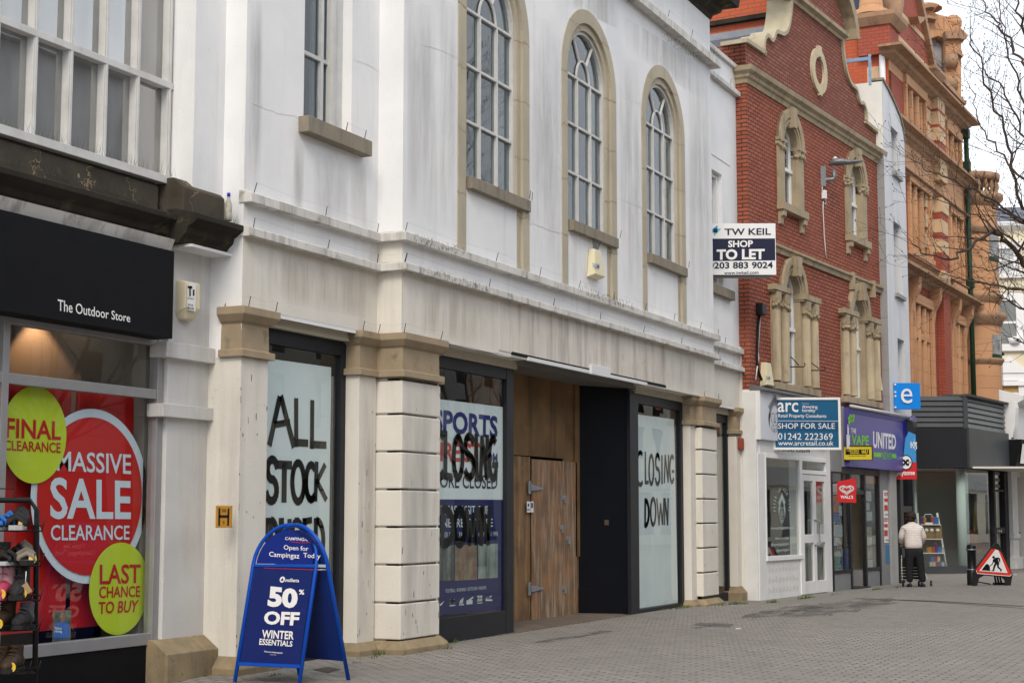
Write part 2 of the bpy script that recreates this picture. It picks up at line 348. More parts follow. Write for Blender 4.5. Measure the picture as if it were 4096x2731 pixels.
# ------------------------------------------------------------------ outdoor shop on the left
LB = thing('shop_building', 'white rendered shop with black fascia, sale window and sooty stone cornice at the left edge', 'building', loc=(12.9, 9.38, 0))
XR = 13.13                       # where the big white building begins
wl = MB()
wl.sheet([(12.626, 4.55), (XR + .3, 4.55), (XR + .3, 11), (12.626, 11)], [], 9.25)          # upper pilaster
wl.quad((12.626, 9.25, 4.55), (12.626, 9.52, 4.55), (12.626, 9.52, 11), (12.626, 9.25, 11))
wl.box(5, 12.7, 9.80, 10.1, 4.4, 11)
wl.build('wall', RENDER, LB)
wl = MB()
wl.box(12.479, XR + .3, 9.38, 9.9, .30, 4.2)                                                 # lower pilaster
wl.box(5, 12.5, 9.42, 9.9, 3.93, 4.2)
wl.box(12.35, XR + .02, 9.30, 9.5, 2.99, 3.14)
wl.box(12.33, XR + .02, 9.31, 9.5, 2.43, 2.555)
wl.build('pilaster', LOWR, LB, bevel=.006)
MB().ext([(9.20, -.2), (9.20, .24), (9.37, .365), (9.6, .365), (9.6, -.2)], 12.33, XR + .06).build('plinth', PLINTH, LB, bevel=.008)
# window of the first floor: five lights wide, two rows in view
A = zm(0, 0, 1.742)
Yw = 9.505
WX1 = 12.62
fw = MB(); zt = W0.q(A(1170, 595), Yw)[1]; zs = W0.q(A(1165, 1283), Yw)[1]
mullR = [W0.q(A(x, 1000), Yw)[0] for x in (246, 496, 742, 966, 1188)]
fw.box(5, WX1, Yw - .10, Yw + .1, zs - .03, zs + .05)
fw.box(5, WX1, Yw - .012, Yw + .08, zt - .03, zt + .035)
st = mullR[3] - mullR[2]
for c in mullR + [mullR[0] - st * i for i in range(1, 9)]:
    fw.box(c - .058, min(c, WX1), Yw, Yw + .085, zs, 11); fw.box(c - .046, min(c, WX1) - .012, Yw - .010, Yw, zs, 11)
win = fw.build('window', BARS, LB, bevel=.004)
MB().quad((5, Yw + .076, zs), (WX1, Yw + .076, zs), (WX1, Yw + .076, 11), (5, Yw + .076, 11)).build('pane', glass('upper_shop_glass', tint=(.85, .88, .87), dirt=.45, gain=8), win)
MB().quad((5, Yw + .25, zs), (WX1 + .9, Yw + .25, zs), (WX1 + .9, Yw + .25, 11), (5, Yw + .25, 11)).build('blind', mat('grey_blind', (.20, .21, .205), .9, (.13, .135, .13), 1.2, .7, streak=((.30, .30, .29), .5, 3, .55)), win)
# sooty cornice: a sloping parapet course and a moulded cornice with a break forward over the pilaster
cb = 9.62
def cornice(x0, x1, dy, nm):
    MB().ext([(9.40 + dy, 4.07), (9.20 + dy, 4.07), (9.17 + dy, 4.12), (9.12 + dy, 4.16), (9.10 + dy, 4.22), (9.035 + dy, 4.25), (8.985 + dy, 4.285), (8.985 + dy, 4.335), (9.01 + dy, 4.345), (9.24 + dy, 4.40), (9.6, 4.40), (9.6, 4.07)], x0, x1).build('cornice', DARKST, LB, bevel=.004)
    MB().ext([(9.205 + dy, 4.36), (9.205 + dy, 4.62), (9.32 + dy, 4.72), (9.9, 4.72), (9.9, 4.36)], x0 + (.07 if dy == 0 else 0), x1 - (.10 if dy == 0 else 0)).build('parapet_course', mat('parapet_stone', (.085, .072, .055), .9, (.03, .026, .021), 2.0, .8, bump=.7, bscale=40, brick=(.62, 4, .012, (.33, .26, .16), (.06, .052, .04), 'xz'), blotch=(1.8, .64, (.27, .21, .12), .6)), LB, bevel=.012)
cornice(12.36, 13.20, 0, '')
cornice(5, 12.36, .24, '')
MB().box(12.47, XR, 9.13, 9.5, 4.045, 4.072).build('soffit', RENDER, LB)
# shop front
bx('fascia', BLACK, LB, W0, 5, 12.30, 9.20, 9.42, 3.150, 3.975, bevel=.004)
MB().ext([(9.30, 3.965), (9.24, 4.10), (9.5, 4.10), (9.5, 3.965)], 5, 12.36).build('fascia_cap', LEDGE, LB)
B = zm(0, 800, 1.742)
lettering(W0, 9.197, [('The Outdoor Store', [B(403, 690), B(907, 795), B(907, 852), B(403, 770)], .006)], mat('fascia_letters', (.8, .8, .8), .5), LB)
C3 = zm(0, 1500, 1.274)
Ys = 9.47
xr = W0.q(C3(795, 700), Ys)[0]; zb = W0.q(C3(795, 1340), Ys)[1]
zmid = W0.q(C3(795, 100), Ys)[1]
fr = MB(); fr.box(xr - .085, xr, Ys - .05, Ys + .05, zb - .05, 3.2); fr.box(5, xr - .085, Ys - .045, Ys + .05, zb - .045, zb + .06); fr.box(5, xr - .085, Ys - .04, Ys + .05, zmid - .045, zmid + .045)
xl = W0.q(C3(4, 400), Ys)[0]; fr.box(xl - .06, xl + .02, Ys - .045, Ys + .05, zb, 3.2); fr.box(5, xr, Ys - .04, Ys + .05, 3.10, 3.2)
sw = fr.build('shop_window', ALU, LB, bevel=.004)
MB().quad((5, Ys, zb), (xr - .05, Ys, zb), (xr - .05, Ys, 3.15), (5, Ys, 3.15)).build('pane', GL, sw)
bx('stall_riser', BLACK, LB, W0, 5, xr + .03, Ys - .03, 9.9, -.2, zb - .045)
rm = MB(); rm.box(5, 12.46, 11.6, 11.7, 0, 3.9); rm.box(12.40, 12.46, 9.58, 11.6, 0, 3.9); rm.box(5, 12.4, 9.9, 11.7, 3.62, 3.7); rm.box(5, 12.4, 9.58, 11.7, .2, .25)
rm.build('interior', DIMIN, LB)
dl = MB(); cx_, cz_ = W0.q(B(460, 930), 10.4); dl.lathe([(0, 3.612), (.085, 3.612), (.095, 3.62)], cx_, 10.4, 16); dl.build('downlight', mat('lamp_glow', (1, .8, .6), .5, emit=((1, .72, .45), 14)), LB)
lp = bpy.data.lights.new('downlight_lamp', 'SPOT'); lp.energy = 48; lp.color = (1, .52, .25); lp.spot_size = rad(80); lp.shadow_soft_size = .05
lo = bpy.data.objects.new('downlight_lamp', lp); COL.objects.link(lo); lo.parent = LB; lo.location = MW[LB].inverted() @ V((cx_, 10.95, 3.6))
# hanging banners, sale posters in the window
RED = mat('red_poster', (.52, .014, .012), .55, (.46, .011, .010), 2.5, .6)
PALE = mat('pale_blue_print', (.60, .70, .80), .6)
LIME = mat('lime_sticker', (.50, .62, .035), .55)
DRED = mat('deep_red_print', (.46, .012, .014), .55)
Yp = Ys + .09
def poster_disc(name, lab, cpt, edge, y, m, th=.006):
    pass
bn = thing('banner', 'tall red sale banner hanging behind the shop window, left of the black gap', 'banner', loc=(10.3, Yp + .12, .6), group='red window banners')
zt_, zb_ = W0.q(C3(350, 62), Yp + .12)[1], W0.q(C3(350, 1290), Yp + .12)[1]
bx('panel', RED, bn, W0, 7.5, W0.q(C3(356, 400), Yp + .12)[0], Yp + .12, Yp + .125, zb_, zt_)
bn = thing('banner', 'tall red sale banner hanging behind the big round sale poster, right of the black gap', 'banner', loc=(11.2, Yp + .12, .6), group='red window banners')
bx('panel', RED, bn, W0, W0.q(C3(381, 400), Yp + .12)[0], W0.q(C3(676, 400), Yp + .12)[0], Yp + .12, Yp + .125, zb_, zt_)
bx('window_back_panel', BLACK, LB, W0, 5, 12.38, Yp + .45, Yp + .47, .3, .80)
def disc(fr, y, p_l, p_r, p_t, p_b, m, name, parent, th=.004, n=64, k=1.0):
    x0 = fr.q(p_l, y)[0]; x1 = fr.q(p_r, y)[0]; z1 = fr.q(p_t, y)[1]; z0 = fr.q(p_b, y)[1]; c = ((x0 + x1) / 2, (z0 + z1) / 2); rx, rz = (x1 - x0) / 2 * k, (z1 - z0) / 2 * k
    return MB(fr).prism([(c[0] + rx * cos(2 * pi * i / n), c[1] + rz * sin(2 * pi * i / n)) for i in range(n)], y, y + th).build(name, m, parent)
po = thing('sale_poster', 'big round red massive sale clearance poster with pale blue rim in the shop window', 'poster', loc=(11.3, Yp, 1))
disc(W0, Yp + .02, C3(158, 600), C3(752, 620), C3(480, 172), C3(440, 1062), PALE, 'rim', po)
disc(W0, Yp + .012, C3(191, 600), C3(723, 620), C3(480, 215), C3(440, 1020), RED, 'face', po)
lettering(W0, Yp + .008, [('MASSIVE', [C3(290, 385), C3(668, 403), C3(668, 505), C3(290, 487)], .012),
    ('SALE', [C3(256, 518), C3(667, 537), C3(667, 735), C3(256, 733)], .02), ('CLEARANCE', [C3(259, 762), C3(660, 765), C3(660, 838), C3(259, 842)], .012)], PALE, po)
po = thing('sale_sticker', 'round lime final clearance sticker at upper left of the shop window', 'sticker', loc=(10.4, Yp, 2), group='round lime window stickers')
disc(W0, Yp, C3(8, 300), C3(339, 300), C3(185, 57), C3(160, 552), LIME, 'face', po)
lettering(W0, Yp - .004, [('FINAL', [C3(32, 216), C3(312, 236), C3(310, 330), C3(30, 318)], .02), ('CLEARANCE', [C3(22, 330), C3(309, 344), C3(309, 396), C3(22, 382)], .014)], DRED, po)
po = thing('sale_sticker', 'round lime last chance to buy sticker at lower right of the shop window', 'sticker', loc=(12, Yp, .6), group='round lime window stickers')
disc(W0, Yp, C3(456, 1080), C3(758, 1080), C3(615, 852), C3(605, 1322), LIME, 'face', po)
lettering(W0, Yp - .004, [('LAST', [C3(509, 963), C3(717, 962), C3(715, 1058), C3(509, 1066)], .016), ('CHANCE', [C3(507, 1075), C3(715, 1072), C3(713, 1128), C3(505, 1136)], .014), ('TO BUY', [C3(503, 1154), C3(709, 1143), C3(697, 1206), C3(503, 1216)], .016)], DRED, po)
po = thing('hiring_poster', 'small hiring poster of a man in a blue jacket, low in the shop window', 'poster', loc=(11, Yp, .6))
def pbox(fr, y, tl, br, name, m, parent, th=.003):
    a = fr.q(tl, y); c = fr.q(br, y); return bx(name, m, parent, fr, a[0], c[0], y, y + th, c[1], a[1])
pbox(W0, Yp, C3(272, 1203), C3(359, 1355), 'sheet', mat('poster_photo', (.16, .17, .13), .5, (.07, .09, .06), 14, .9), po)
q_ = lambda x, y: W0.q(C3(x, y), Yp - .003)
MB().prism([q_(*p) for p in ((274, 1340), (276, 1290), (290, 1262), (308, 1250), (330, 1250), (352, 1272), (357, 1325), (340, 1340))], Yp - .003, Yp - .001).build('jacket_print', mat('blue_print', (.035, .15, .52), .6), po)
MB().prism([(q_(319, 1234)[0] + .030 * cos(t * pi / 8), q_(319, 1234)[1] + .045 * sin(t * pi / 8)) for t in range(16)], Yp - .004, Yp - .002).build('face_print', mat('skin_print', (.30, .17, .11), .6), po)
lettering(W0, Yp - .006, [("We're", [C3(278, 1279), C3(313, 1281), C3(313, 1296), C3(278, 1296)], .02), ('Hiring', [C3(278, 1298), C3(316, 1297), C3(316, 1314), C3(278, 1313)], .03)], WHITEP, po)
# alarm box on the pilaster
D8 = zm(550, 1000, 3.137)
al = thing('alarm_box', 'cream security alarm box with TI label beside the black fascia', 'alarm box', loc=(12.7, 9.38, 3.4), group='alarm boxes on the walls')
a0 = W0.q(D8(505, 700), 9.38); x0 = W0.q(D8(500, 700), 9.36)[0]; x1 = W0.q(D8(740, 700), 9.30)[0]; z0 = W0.q(D8(560, 870), 9.34)[1]; z1 = W0.q(D8(560, 362), 9.34)[1]
bm_ = MB(); h_ = z1 - z0
bm_.add([(x0, 9.38, z0 + .05), (x0 + .01, 9.27, z0 + .10), (x1, 9.25, z0 + .10), (x1 + .01, 9.38, z0 + .05), (x0, 9.38, z1 - .01), (x0 + .02, 9.27, z1 - .03), (x1 - .01, 9.25, z1 - .03), (x1 + .01, 9.38, z1)],
        [(0, 1, 5, 4), (1, 2, 6, 5), (2, 3, 7, 6), (4, 5, 6, 7), (0, 3, 2, 1)])
bm_.add([(x0 + .03, 9.38, z0), (x0 + .05, 9.30, z0), (x1 - .03, 9.30, z0), (x1 - .02, 9.38, z0), (x0, 9.38, z0 + .05), (x0 + .01, 9.27, z0 + .10), (x1, 9.25, z0 + .10), (x1 + .01, 9.38, z0 + .05)], [(0, 1, 5, 4), (1, 2, 6, 5), (2, 3, 7, 6), (0, 3, 2, 1)])
bm_.build('case', mat('cream_plastic', (.66, .60, .44), .45, (.58, .52, .38), 8, .4), al, bevel=.014)
pbox(W0, 9.248, D8(632, 408), D8(728, 770), 'label_plate', WHITEP, al)
lettering(W0, 9.244, [('T', [D8(632, 448), D8(688, 455), D8(688, 580), D8(632, 575)], .05), ('I', [D8(697, 495), D8(716, 497), D8(714, 575), D8(695, 572)], .05), ('SECURITY', [D8(627, 592), D8(713, 604), D8(713, 626), D8(627, 614)]), ('(0113)', [D8(636, 672), D8(698, 680), D8(698, 710), D8(636, 700)], .02), ('2812106', [D8(624, 708), D8(707, 722), D8(707, 750), D8(624, 740)], .02)], BLACK, al)
# plastic bottle left on the cornice
bt = thing('plastic_bottle', 'small clear plastic bottle with blue cap left on the sooty cornice', 'bottle', loc=(12.95, 9.06, 4.36))
MB().lathe([(0, 4.36), (.034, 4.36), (.036, 4.40), (.035, 4.52), (.014, 4.58), (.014, 4.60)], 12.93, 9.04, 14).build('body', mat('bottle_plastic', (.42, .42, .38), .25, (.25, .20, .12), 20, .6), bt)
MB().lathe([(0, 4.635), (.017, 4.635), (.017, 4.60), (0, 4.60)], 12.93, 9.04, 12).build('cap', mat('blue_cap', (.012, .03, .42), .4), bt)
# pigeon spikes along the ledges
sp = MB(); rnd = random.Random(3)
def spikes(x0, x1, y, z, step, h):
    n = int((x1 - x0) / step)
    for i in range(n):
        x = x0 + (x1 - x0) * i / n + rnd.uniform(-.01, .01)
        for k in (-1, 0, 1):
            if rnd.random() < .3: continue
            dx, dy = rnd.uniform(-.03, .03) + .02 * k, -.03 * k + rnd.uniform(-.012, .012); e = (x + dx, y + dy, z + h * rnd.uniform(.8, 1.1))
            sp.add([(x - .0014, y, z), (x + .0014, y, z), e, (x, y + .002, z)], [(0, 1, 2), (1, 3, 2), (3, 0, 2)])
spikes(9.5, 12.36, 9.27, 4.56 - .17, .035, .11); spikes(9.5, 12.60, 9.40, zs + .05, .04, .12); spikes(12.4, 13.1, 9.03, 4.345, .03, .11)
s_ = sp.build('bird_spikes', mat('steel_wire', (.075, .07, .065), .6), LB, rec=False); s_['kind'] = 'stuff'
# ------------------------------------------------------------------ big white building with the boarded shop
WB = thing('rendered_building', 'long white rendered building with three arched windows and a boarded up shop', 'building', loc=(13.13, 9.0, 0))
YR, YB = 9.0, 8.68            # recessed side bays and the projecting centre bay
X0, XA, XB, XE = 13.13, 15.79, 27.17, 29.75
YW = 8.97; X9 = lambda px_: W0.q((px_, 2000), YW)[0]      # plane of the shop windows in the centre bay
WC = [18.2, 21.41, 24.62]; RO, RI = 1.05, .75; ZSP = 7.80; ZSILL = 5.65
def arch(cx, r, z0, zs, n=20):
    return [(cx - r, z0), (cx + r, z0)] + [(cx + r * cos(pi * i / n), zs + r * sin(pi * i / n)) for i in range(n + 1)]
up = MB()
up.sheet([(XA, 4.2), (XB, 4.2), (XB, 10.4), (XA, 10.4)], [arch(c, RO - .02, 4.66, ZSP) for c in WC], YB, .06)
up.quad((XA, YB, 4.2), (XA, YR + .3, 4.2), (XA, YR + .3, 12), (XA, YB, 12)); up.quad((XB, YB, 3.5), (XB, YR + .3, 3.5), (XB, YR + .3, 10.4), (XB, YB, 10.4))
for c in WC: up.box(c - RO, c + RO, YB + .035, YB + .3, 4.5, 5.55)          # apron below each sill
up.sheet([(XA, 10.4), (XB, 10.4), (XB, 12), (XA, 12)], [], YB)
lw = [(14.196, 5.66), (15.18, 5.66), (15.18, 11), (14.196, 11)]
up.sheet([(X0, 3.5), (XA, 3.5), (XA, 12), (X0, 12)], [lw, ], YR, .20)
up.quad((X0, YR, 3.04), (X0, YR + .5, 3.04), (X0, YR + .5, 12), (X0, YR, 12))
rw = [(28.05, 5.7), (28.79, 5.7), (28.79, 7.88), (28.05, 7.88)]
up.sheet([(XB, 3.5), (XE, 3.5), (XE, 10.2), (XB, 10.2)], [rw], YR, .16)
up.box(XB, XE, YR + .004, YR + .4, 10.0, 10.195)
up.build('upper_wall', RENDER, WB)
MB().box(X0, XB, 9.05, 19, 10.25, 11.9).build('roof_block', RENDER, WB)
# fascia band over the shops
fa = MB(); fa.sheet([(XA, 3.54), (18.33, 3.54), (18.33, 4.3), (XA, 4.3)], [], YB - .002); fa.sheet([(24.62, 3.54), (XB, 3.54), (XB, 4.3), (24.62, 4.3)], [], YB - .002)
fa.quad((XA - .002, YB, 3.54), (XA - .002, YR, 3.54), (XA - .002, YR, 4.6), (XA - .002, YB, 4.6))
fa.sheet([(X0, 3.54), (XA, 3.54), (XA, 4.3), (X0, 4.3)], [], YR - .002); fa.sheet([(XB, 3.54), (XE, 3.54), (XE, 4.3), (XB, 4.3)], [], YR - .002)
fa.box(XA, 19.2, YB + .003, 9.3, 3.535, 3.60); fa.box(23.7, XB, YB + .003, 9.4, 3.535, 3.60); fa.box(X0 + .01, XA, YR + .003, 9.3, 3.535, 3.60); fa.box(XB, XE, YR + .003, 9.3, 3.535, 3.6)
fa.build('fascia', WARMLIT, WB)
MB().box(18.335, 24.615, YB - .006, YB + .2, 3.585, 4.3).build('fascia_panel', CEM, WB)
# string courses, carried round the breaks
led = [(X0 - .015, YR), (XA, YR), (XA, YB), (XB, YB), (XB, YR), (XE, YR)]
def course(z0, z1, d, nm='string_course', path=led, m=LEDGE): return MB().extpath([(-.05, z0), (d, z0), (d, z1 - .035), (d - .01, z1 - .03), (.01, z1), (-.05, z1)], path).build(nm, m, WB, bevel=.005)
course(4.573, 4.70, .10); course(4.235, 4.35, .11)
course(9.50, 9.66, .16, path=[(XA, YB), (XB, YB), (XB, YR)]); course(9.60, 9.72, .10, path=[(XB, YR), (XE + .04, YR)]); course(10.14, 10.26, .06, path=[(XB, YR), (XE, YR)], m=LEDGE)
MB().extpath([(-.1, 10.38), (.02, 10.38), (.05, 10.45), (.16, 10.52), (.20, 10.62), (.42, 10.66), (.44, 10.80), (-.1, 10.88)], [(XA, YB), (XB, YB), (XB, YR + .4)]).build('cornice', DARKST, WB)
# piers, pilasters and capitals
for b_ in ((X0, 13.61, YR, 9.6, .16, 3.05), (15.41, XA, YR, 9.6, .10, 3.05), (26.16, 26.6, 8.80, 9.6, .05, 3.05), (16.6, 16.93, 8.80, 9.6, .05, 3.05), (XB - .3, XB + .1, 8.8, 9.6, .05, 3.05), (29.455, 29.80, YR, 9.6, .2, 3.0)):
    bx('pier', WARMLIT, WB, W0, *b_, bevel=.006)
gro = [.553, .97, 1.385, 1.80, 2.22, 2.637]
for xa, xb in ((XA + .02, 16.74), (26.43, 27.27)):
    rz = MB(); zz = [.145] + gro + [3.022]
    for a, c in zip(zz, zz[1:]): rz.box(xa, xb, YB, YB + .5, a + .011, c - .011)
    rz.box(xa + .03, xb - .03, YB + .03, YB + .5, .1, 3.05)
    rz.build('rusticated_pillar', WARMLIT, WB, bevel=.012)
for xa, xb in ((XA + .05, 16.70), (26.46, 27.24)): bx('pillar_joint', mat('joint_dark', (.10, .085, .065), .95), WB, W0, xa, xb, YB + .027, YB + .2, .1, 3.04)  # darker backing that shows in the pillar grooves
def capital(path):
    MB().extpath([(-.10, 3.05), (.05, 3.05), (.05, 3.12), (0.005, 3.13), (0.0, 3.38), (.03, 3.40), (.085, 3.465), (.085, 3.54), (-.10, 3.545)], path).build('capital', BATH, WB, bevel=.006)
capital([(X0, 9.24), (X0, YR), (13.61, YR), (13.61, 9.2)])
capital([(15.41, 9.22), (15.41, YR), (XA + .02, YR), (XA + .02, YB), (16.70, YB), (16.70, 8.80), (16.93, 8.80), (16.93, 9.0)])
capital([(26.16, 9.2), (26.16, 8.80), (26.45, 8.80), (26.45, YB), (27.24, YB), (27.24, YR - .1)])
capital([(29.455, 9.2), (29.455, YR), (29.74, YR)])
def base(path, h0=-.1, h1=.06, h2=.15, d=.10): MB().extpath([(-.1, h0), (d, h0), (d, h1), (.005, h2), (-.1, h2)], path).build('plinth', PLINTH, WB, bevel=.008)
base([(X0, 9.3), (X0, YR), (13.70, YR), (13.70, 9.2)], h1=.06, h2=.17); base([(15.41, 9.22), (15.41, YR), (XA + .02, YR), (XA + .02, YB), (16.74, YB), (16.74, 8.80), (16.95, 8.80), (16.95, 9.1)], h1=.055, h2=.14, d=.085)
base([(26.16, 9.3), (26.16, 8.80), (26.43, 8.80), (26.43, YB), (27.26, YB), (27.26, 8.9)], h1=.03, h2=.11, d=.085); base([(29.455, 9.25), (29.455, YR), (29.80, YR), (29.80, 9.2)], h0=-.15, h1=.09, h2=.20)
# lintels and shop frames
MB().box(13.5, 15.5, 9.10, 9.3, 3.42, 3.536).build('lintel', mat('lintel_stone', (.50, .46, .37), .85, (.42, .38, .3), 3, .6, bump=.4), WB)
MB().box(16.6, X9(2050), 8.90, 9.3, 3.43, 3.534).build('lintel', MATS['lintel_stone'], WB)
MB().box(X9(2530), 26.5, 8.90, 9.4, 3.43, 3.534).build('lintel', MATS['lintel_stone'], WB)
MB().box(27.2, 29.5, 9.12, 9.4, 3.40, 3.534).build('lintel', MATS['lintel_stone'], WB)
SHEET = mat('paper_sheet', (.70, .77, .785), .8, (.60, .69, .71), 2.2, .6, streak=((.80, .87, .86), .5, 3, .5))
INK = mat('black_brush_paint', (.012, .012, .012), .6)
def shopwin(y, x0, x1, zt, zb, ft=.09, name='shop_window', fl=None):
    fl = fl or ft; f = MB(); f.box(x0, x0 + fl, y - .04, y + .06, -.1, zt); f.box(x1 - ft, x1, y - .04, y + .06, -.1, zt); f.box(x0 + fl, x1 - ft, y - .035, y + .06, zt - .17, zt); f.box(x0 + fl, x1 - ft, y - .035, y + .06, -.1, zb)
    wn = f.build(name, DKFR, WB, bevel=.004)
    MB().quad((x0 + fl, y, zb), (x1 - ft, y, zb), (x1 - ft, y, zt - .1), (x0 + fl, y, zt - .1)).build('pane', GL, wn)
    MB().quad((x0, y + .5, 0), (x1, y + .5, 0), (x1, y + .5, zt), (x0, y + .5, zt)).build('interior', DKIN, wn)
    return wn
E2 = zm(900, 800, 1.742)
shopwin(9.21, 13.55, 15.47, 3.43, .12, .16)
q1 = zm(1700, 1400, 1.3636); q2 = zm(1900, 1200, 1.2064); q4 = zm(700, 1500, 1.274)
shopwin(YW, 16.6, X9(2044), 3.45, .30, X9(2044) - X9(2016))
shopwin(YW, X9(2513), X9(2737), 3.45, .06, X9(2737) - X9(2716), fl=X9(2546) - X9(2513))
shopwin(9.20, 27.2, 29.5, 3.42, .1, .12)
# --- upper windows
def archwin(c, i):
    s = MB(); n = 24
    # stone surround, two steps
    def ringband(r0, r1, ya, yb, z0):
        po = [(c - r1, z0)] + [(c + r1 * cos(pi - pi * k / n), ZSP + r1 * sin(pi - pi * k / n)) for k in range(n + 1)] + [(c + r1, z0)]
        pi2 = [(c - r0, z0)] + [(c + r0 * cos(pi - pi * k / n), ZSP + r0 * sin(pi - pi * k / n)) for k in range(n + 1)] + [(c + r0, z0)]
        m = len(po); s.add([(x, ya, z) for x, z in po] + [(x, ya, z) for x, z in pi2] + [(x, yb, z) for x, z in po] + [(x, yb, z) for x, z in pi2],
            [(k, k + 1, m + k + 1, m + k) for k in range(m - 1)] + [(k, k + 1, 2 * m + k + 1, 2 * m + k) for k in range(m - 1)] + [(m + k, m + k + 1, 3 * m + k + 1, 3 * m + k) for k in range(m - 1)])
    ringband(RI + .10, RO, YB - .012, YB + .1, 4.70); ringband(RI - .006, RI + .102, YB + .03, YB + .26, 4.70)
    s.build('stone_surround', mat('surround_stone', (.46, .41, .315), .85, (.37, .33, .255), 1.4, .8, bump=.5, bscale=45, streak=((.20, .16, .11), .4, 4, .55), brick=(9, .78, .012, (.29, .225, .15), (.43, .385, .30), 'xz'), blotch=(2.2, .64, (.33, .22, .10), .6)), WB)
    MB().ext([(YB - .055, 5.49), (YB - .055, 5.64), (YB + .2, 5.67), (YB + .2, 5.49)], c - .74, c + 1.01).build('sill', SILL, WB, bevel=.006)
    f = MB(); yf = YB + .11; t = .017
    r = RI - .055
    po = [(c - RI, 5.6)] + [(c + RI * cos(pi - pi * k / n), ZSP + RI * sin(pi - pi * k / n)) for k in range(n + 1)] + [(c + RI, 5.6)]
    pi2 = [(c - r, 5.6)] + [(c + r * cos(pi - pi * k / n), ZSP + r * sin(pi - pi * k / n)) for k in range(n + 1)] + [(c + r, 5.6)]
    m = len(po)
    f.add([(x, yf - .04, z) for x, z in po] + [(x, yf - .04, z) for x, z in pi2] + [(x, yf + .05, z) for x, z in pi2], [(k, k + 1, m + k + 1, m + k) for k in range(m - 1)] + [(m + k, m + k + 1, 2 * m + k + 1, 2 * m + k) for k in range(m - 1)])
    b1 = r * .36
    for sx in (-b1, b1): f.box(c + sx - t * .9, c + sx + t * .9, yf - .03, yf + .04, 5.6, ZSP)
    for k in range(1, 4): f.box(c - r, c + r, yf - .026, yf + .04, 5.66 + (ZSP - 5.66) * k / 3 - t, 5.66 + (ZSP - 5.66) * k / 3 + t)
    path = [(c + b1 * cos(pi - pi * k / 12), yf, ZSP + b1 * sin(pi - pi * k / 12) * 1.25) for k in range(13)]
    f.tube(path, .019, 6, False)
    for a in (62, 118): f.tube([(c + b1 * cos(rad(a)), yf, ZSP + b1 * 1.2 * sin(rad(a))), (c + r * cos(rad(a + (4 if a > 90 else -4))), yf, ZSP + r * sin(rad(a)))], .022, 6, False)
    wn = f.build('arched_window', BARS, WB)
    MB().prism([(x, z) for x, z in pi2], yf + .012, yf + .016).build('pane', GLOLD, wn)
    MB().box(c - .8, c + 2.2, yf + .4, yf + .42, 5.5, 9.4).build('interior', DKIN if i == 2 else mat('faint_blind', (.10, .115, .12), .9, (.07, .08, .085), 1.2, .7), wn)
    cu = MB(); cu.box(c + .30, c + .76, yf + .06, yf + .10, 5.5, 8.5)
    if i != 2: cu.build('blind', BLIND, wn)
for i, c in enumerate(WC): archwin(c, i)
# small sash windows in the side bays
yf = YR + .17
f = MB(); zz = W0.q((1370, 560), yf)[1]
xl_, xr_ = 14.2, 14.93
f.box(xr_, 15.18, yf - .05, yf + .05, 5.66, 11); f.box(xr_ - .02, xr_ + .06, yf - .075, yf, 5.66, 11)
xm = W0.q((1280, 300), yf)[0]; f.box(xm - .025, xm + .025, yf - .03, yf + .03, 5.66, 11); f.box(14.1, 14.22, yf - .03, yf + .03, 5.66, 11)
for k in range(7): z_ = W0.q((1357, 280), yf)[1] + (k - 1) * .82; f.box(14.1, xr_, yf - .026, yf + .03, z_ - .022, z_ + .022)
f.box(14.1, xr_, yf - .026, yf + .03, 5.64, 5.70)
wn = f.build('sash_window', BARS, WB, bevel=.003)
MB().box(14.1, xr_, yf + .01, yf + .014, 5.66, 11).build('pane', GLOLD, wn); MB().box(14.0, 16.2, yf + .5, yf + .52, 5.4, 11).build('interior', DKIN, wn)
MB().box(14.70, 15.0, yf + .05, yf + .08, 5.4, 11).build('blind', mat('net_blind', (.16, .18, .18), .9), wn)
MB().box(14.10, 15.425, YR - .13, YR + .2, 5.49, 5.662).build('sill', SILL, WB, bevel=.006)
f = MB(); yf = YR + .13
f.box(28.69, 28.79, yf - .05, yf + .04, 5.7, 7.88); f.box(28.05, 28.69, yf - .04, yf + .04, 7.80, 7.88); f.box(28.05, 28.6, yf - .035, yf + .04, 6.72, 6.78); f.box(28.28, 28.32, yf - .03, yf + .03, 5.7, 7.8)
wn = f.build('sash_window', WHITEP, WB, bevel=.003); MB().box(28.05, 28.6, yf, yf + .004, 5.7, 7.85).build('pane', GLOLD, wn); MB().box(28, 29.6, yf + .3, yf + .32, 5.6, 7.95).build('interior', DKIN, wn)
MB().box(27.9, 29.22, YR - .10, YR + .1, 5.54, 5.715).build('sill', SILL, WB, bevel=.006)
MB().box(28.1, 29.3, YR - .012, YR, 8.15, 9.05).build('wall_panel', RENDER, WB)
# pigeon wire on pins
wi = MB()
def wire(pts, h=.10):
    top = []
    for x, y, z in pts:
        e = (x + rnd.uniform(.01, .03), y - rnd.uniform(0.0, .02), z + h); wi.tube([(x, y, z - .01), e], .0045, 5); top.append(e)
    for a, c in zip(top, top[1:]):
        m_ = ((a[0] + c[0]) / 2, (a[1] + c[1]) / 2, min(a[2], c[2]) - .02); wi.tube([a, m_, c], .0006, 3)
wire([(13.2, 8.93, 4.68), (14.55, 8.93, 4.68), (15.66, 8.93, 4.68)]); wire([(13.2, 8.93, 4.33), (14.6, 8.93, 4.33), (15.66, 8.93, 4.33), (15.7, 8.6, 4.33)])
wire([(15.73, 8.61, 4.68)] + [(18.1 + 1.35 * i, 8.61, 4.69) for i in range(7)] + [(27.2, 8.61, 4.68)]); wire([(15.73, 8.61, 4.33), (17.9, 8.61, 4.33), (19.9, 8.61, 4.33), (21.6, 8.61, 4.33), (23.4, 8.61, 4.33), (25.2, 8.61, 4.33), (27.2, 8.61, 4.33)])
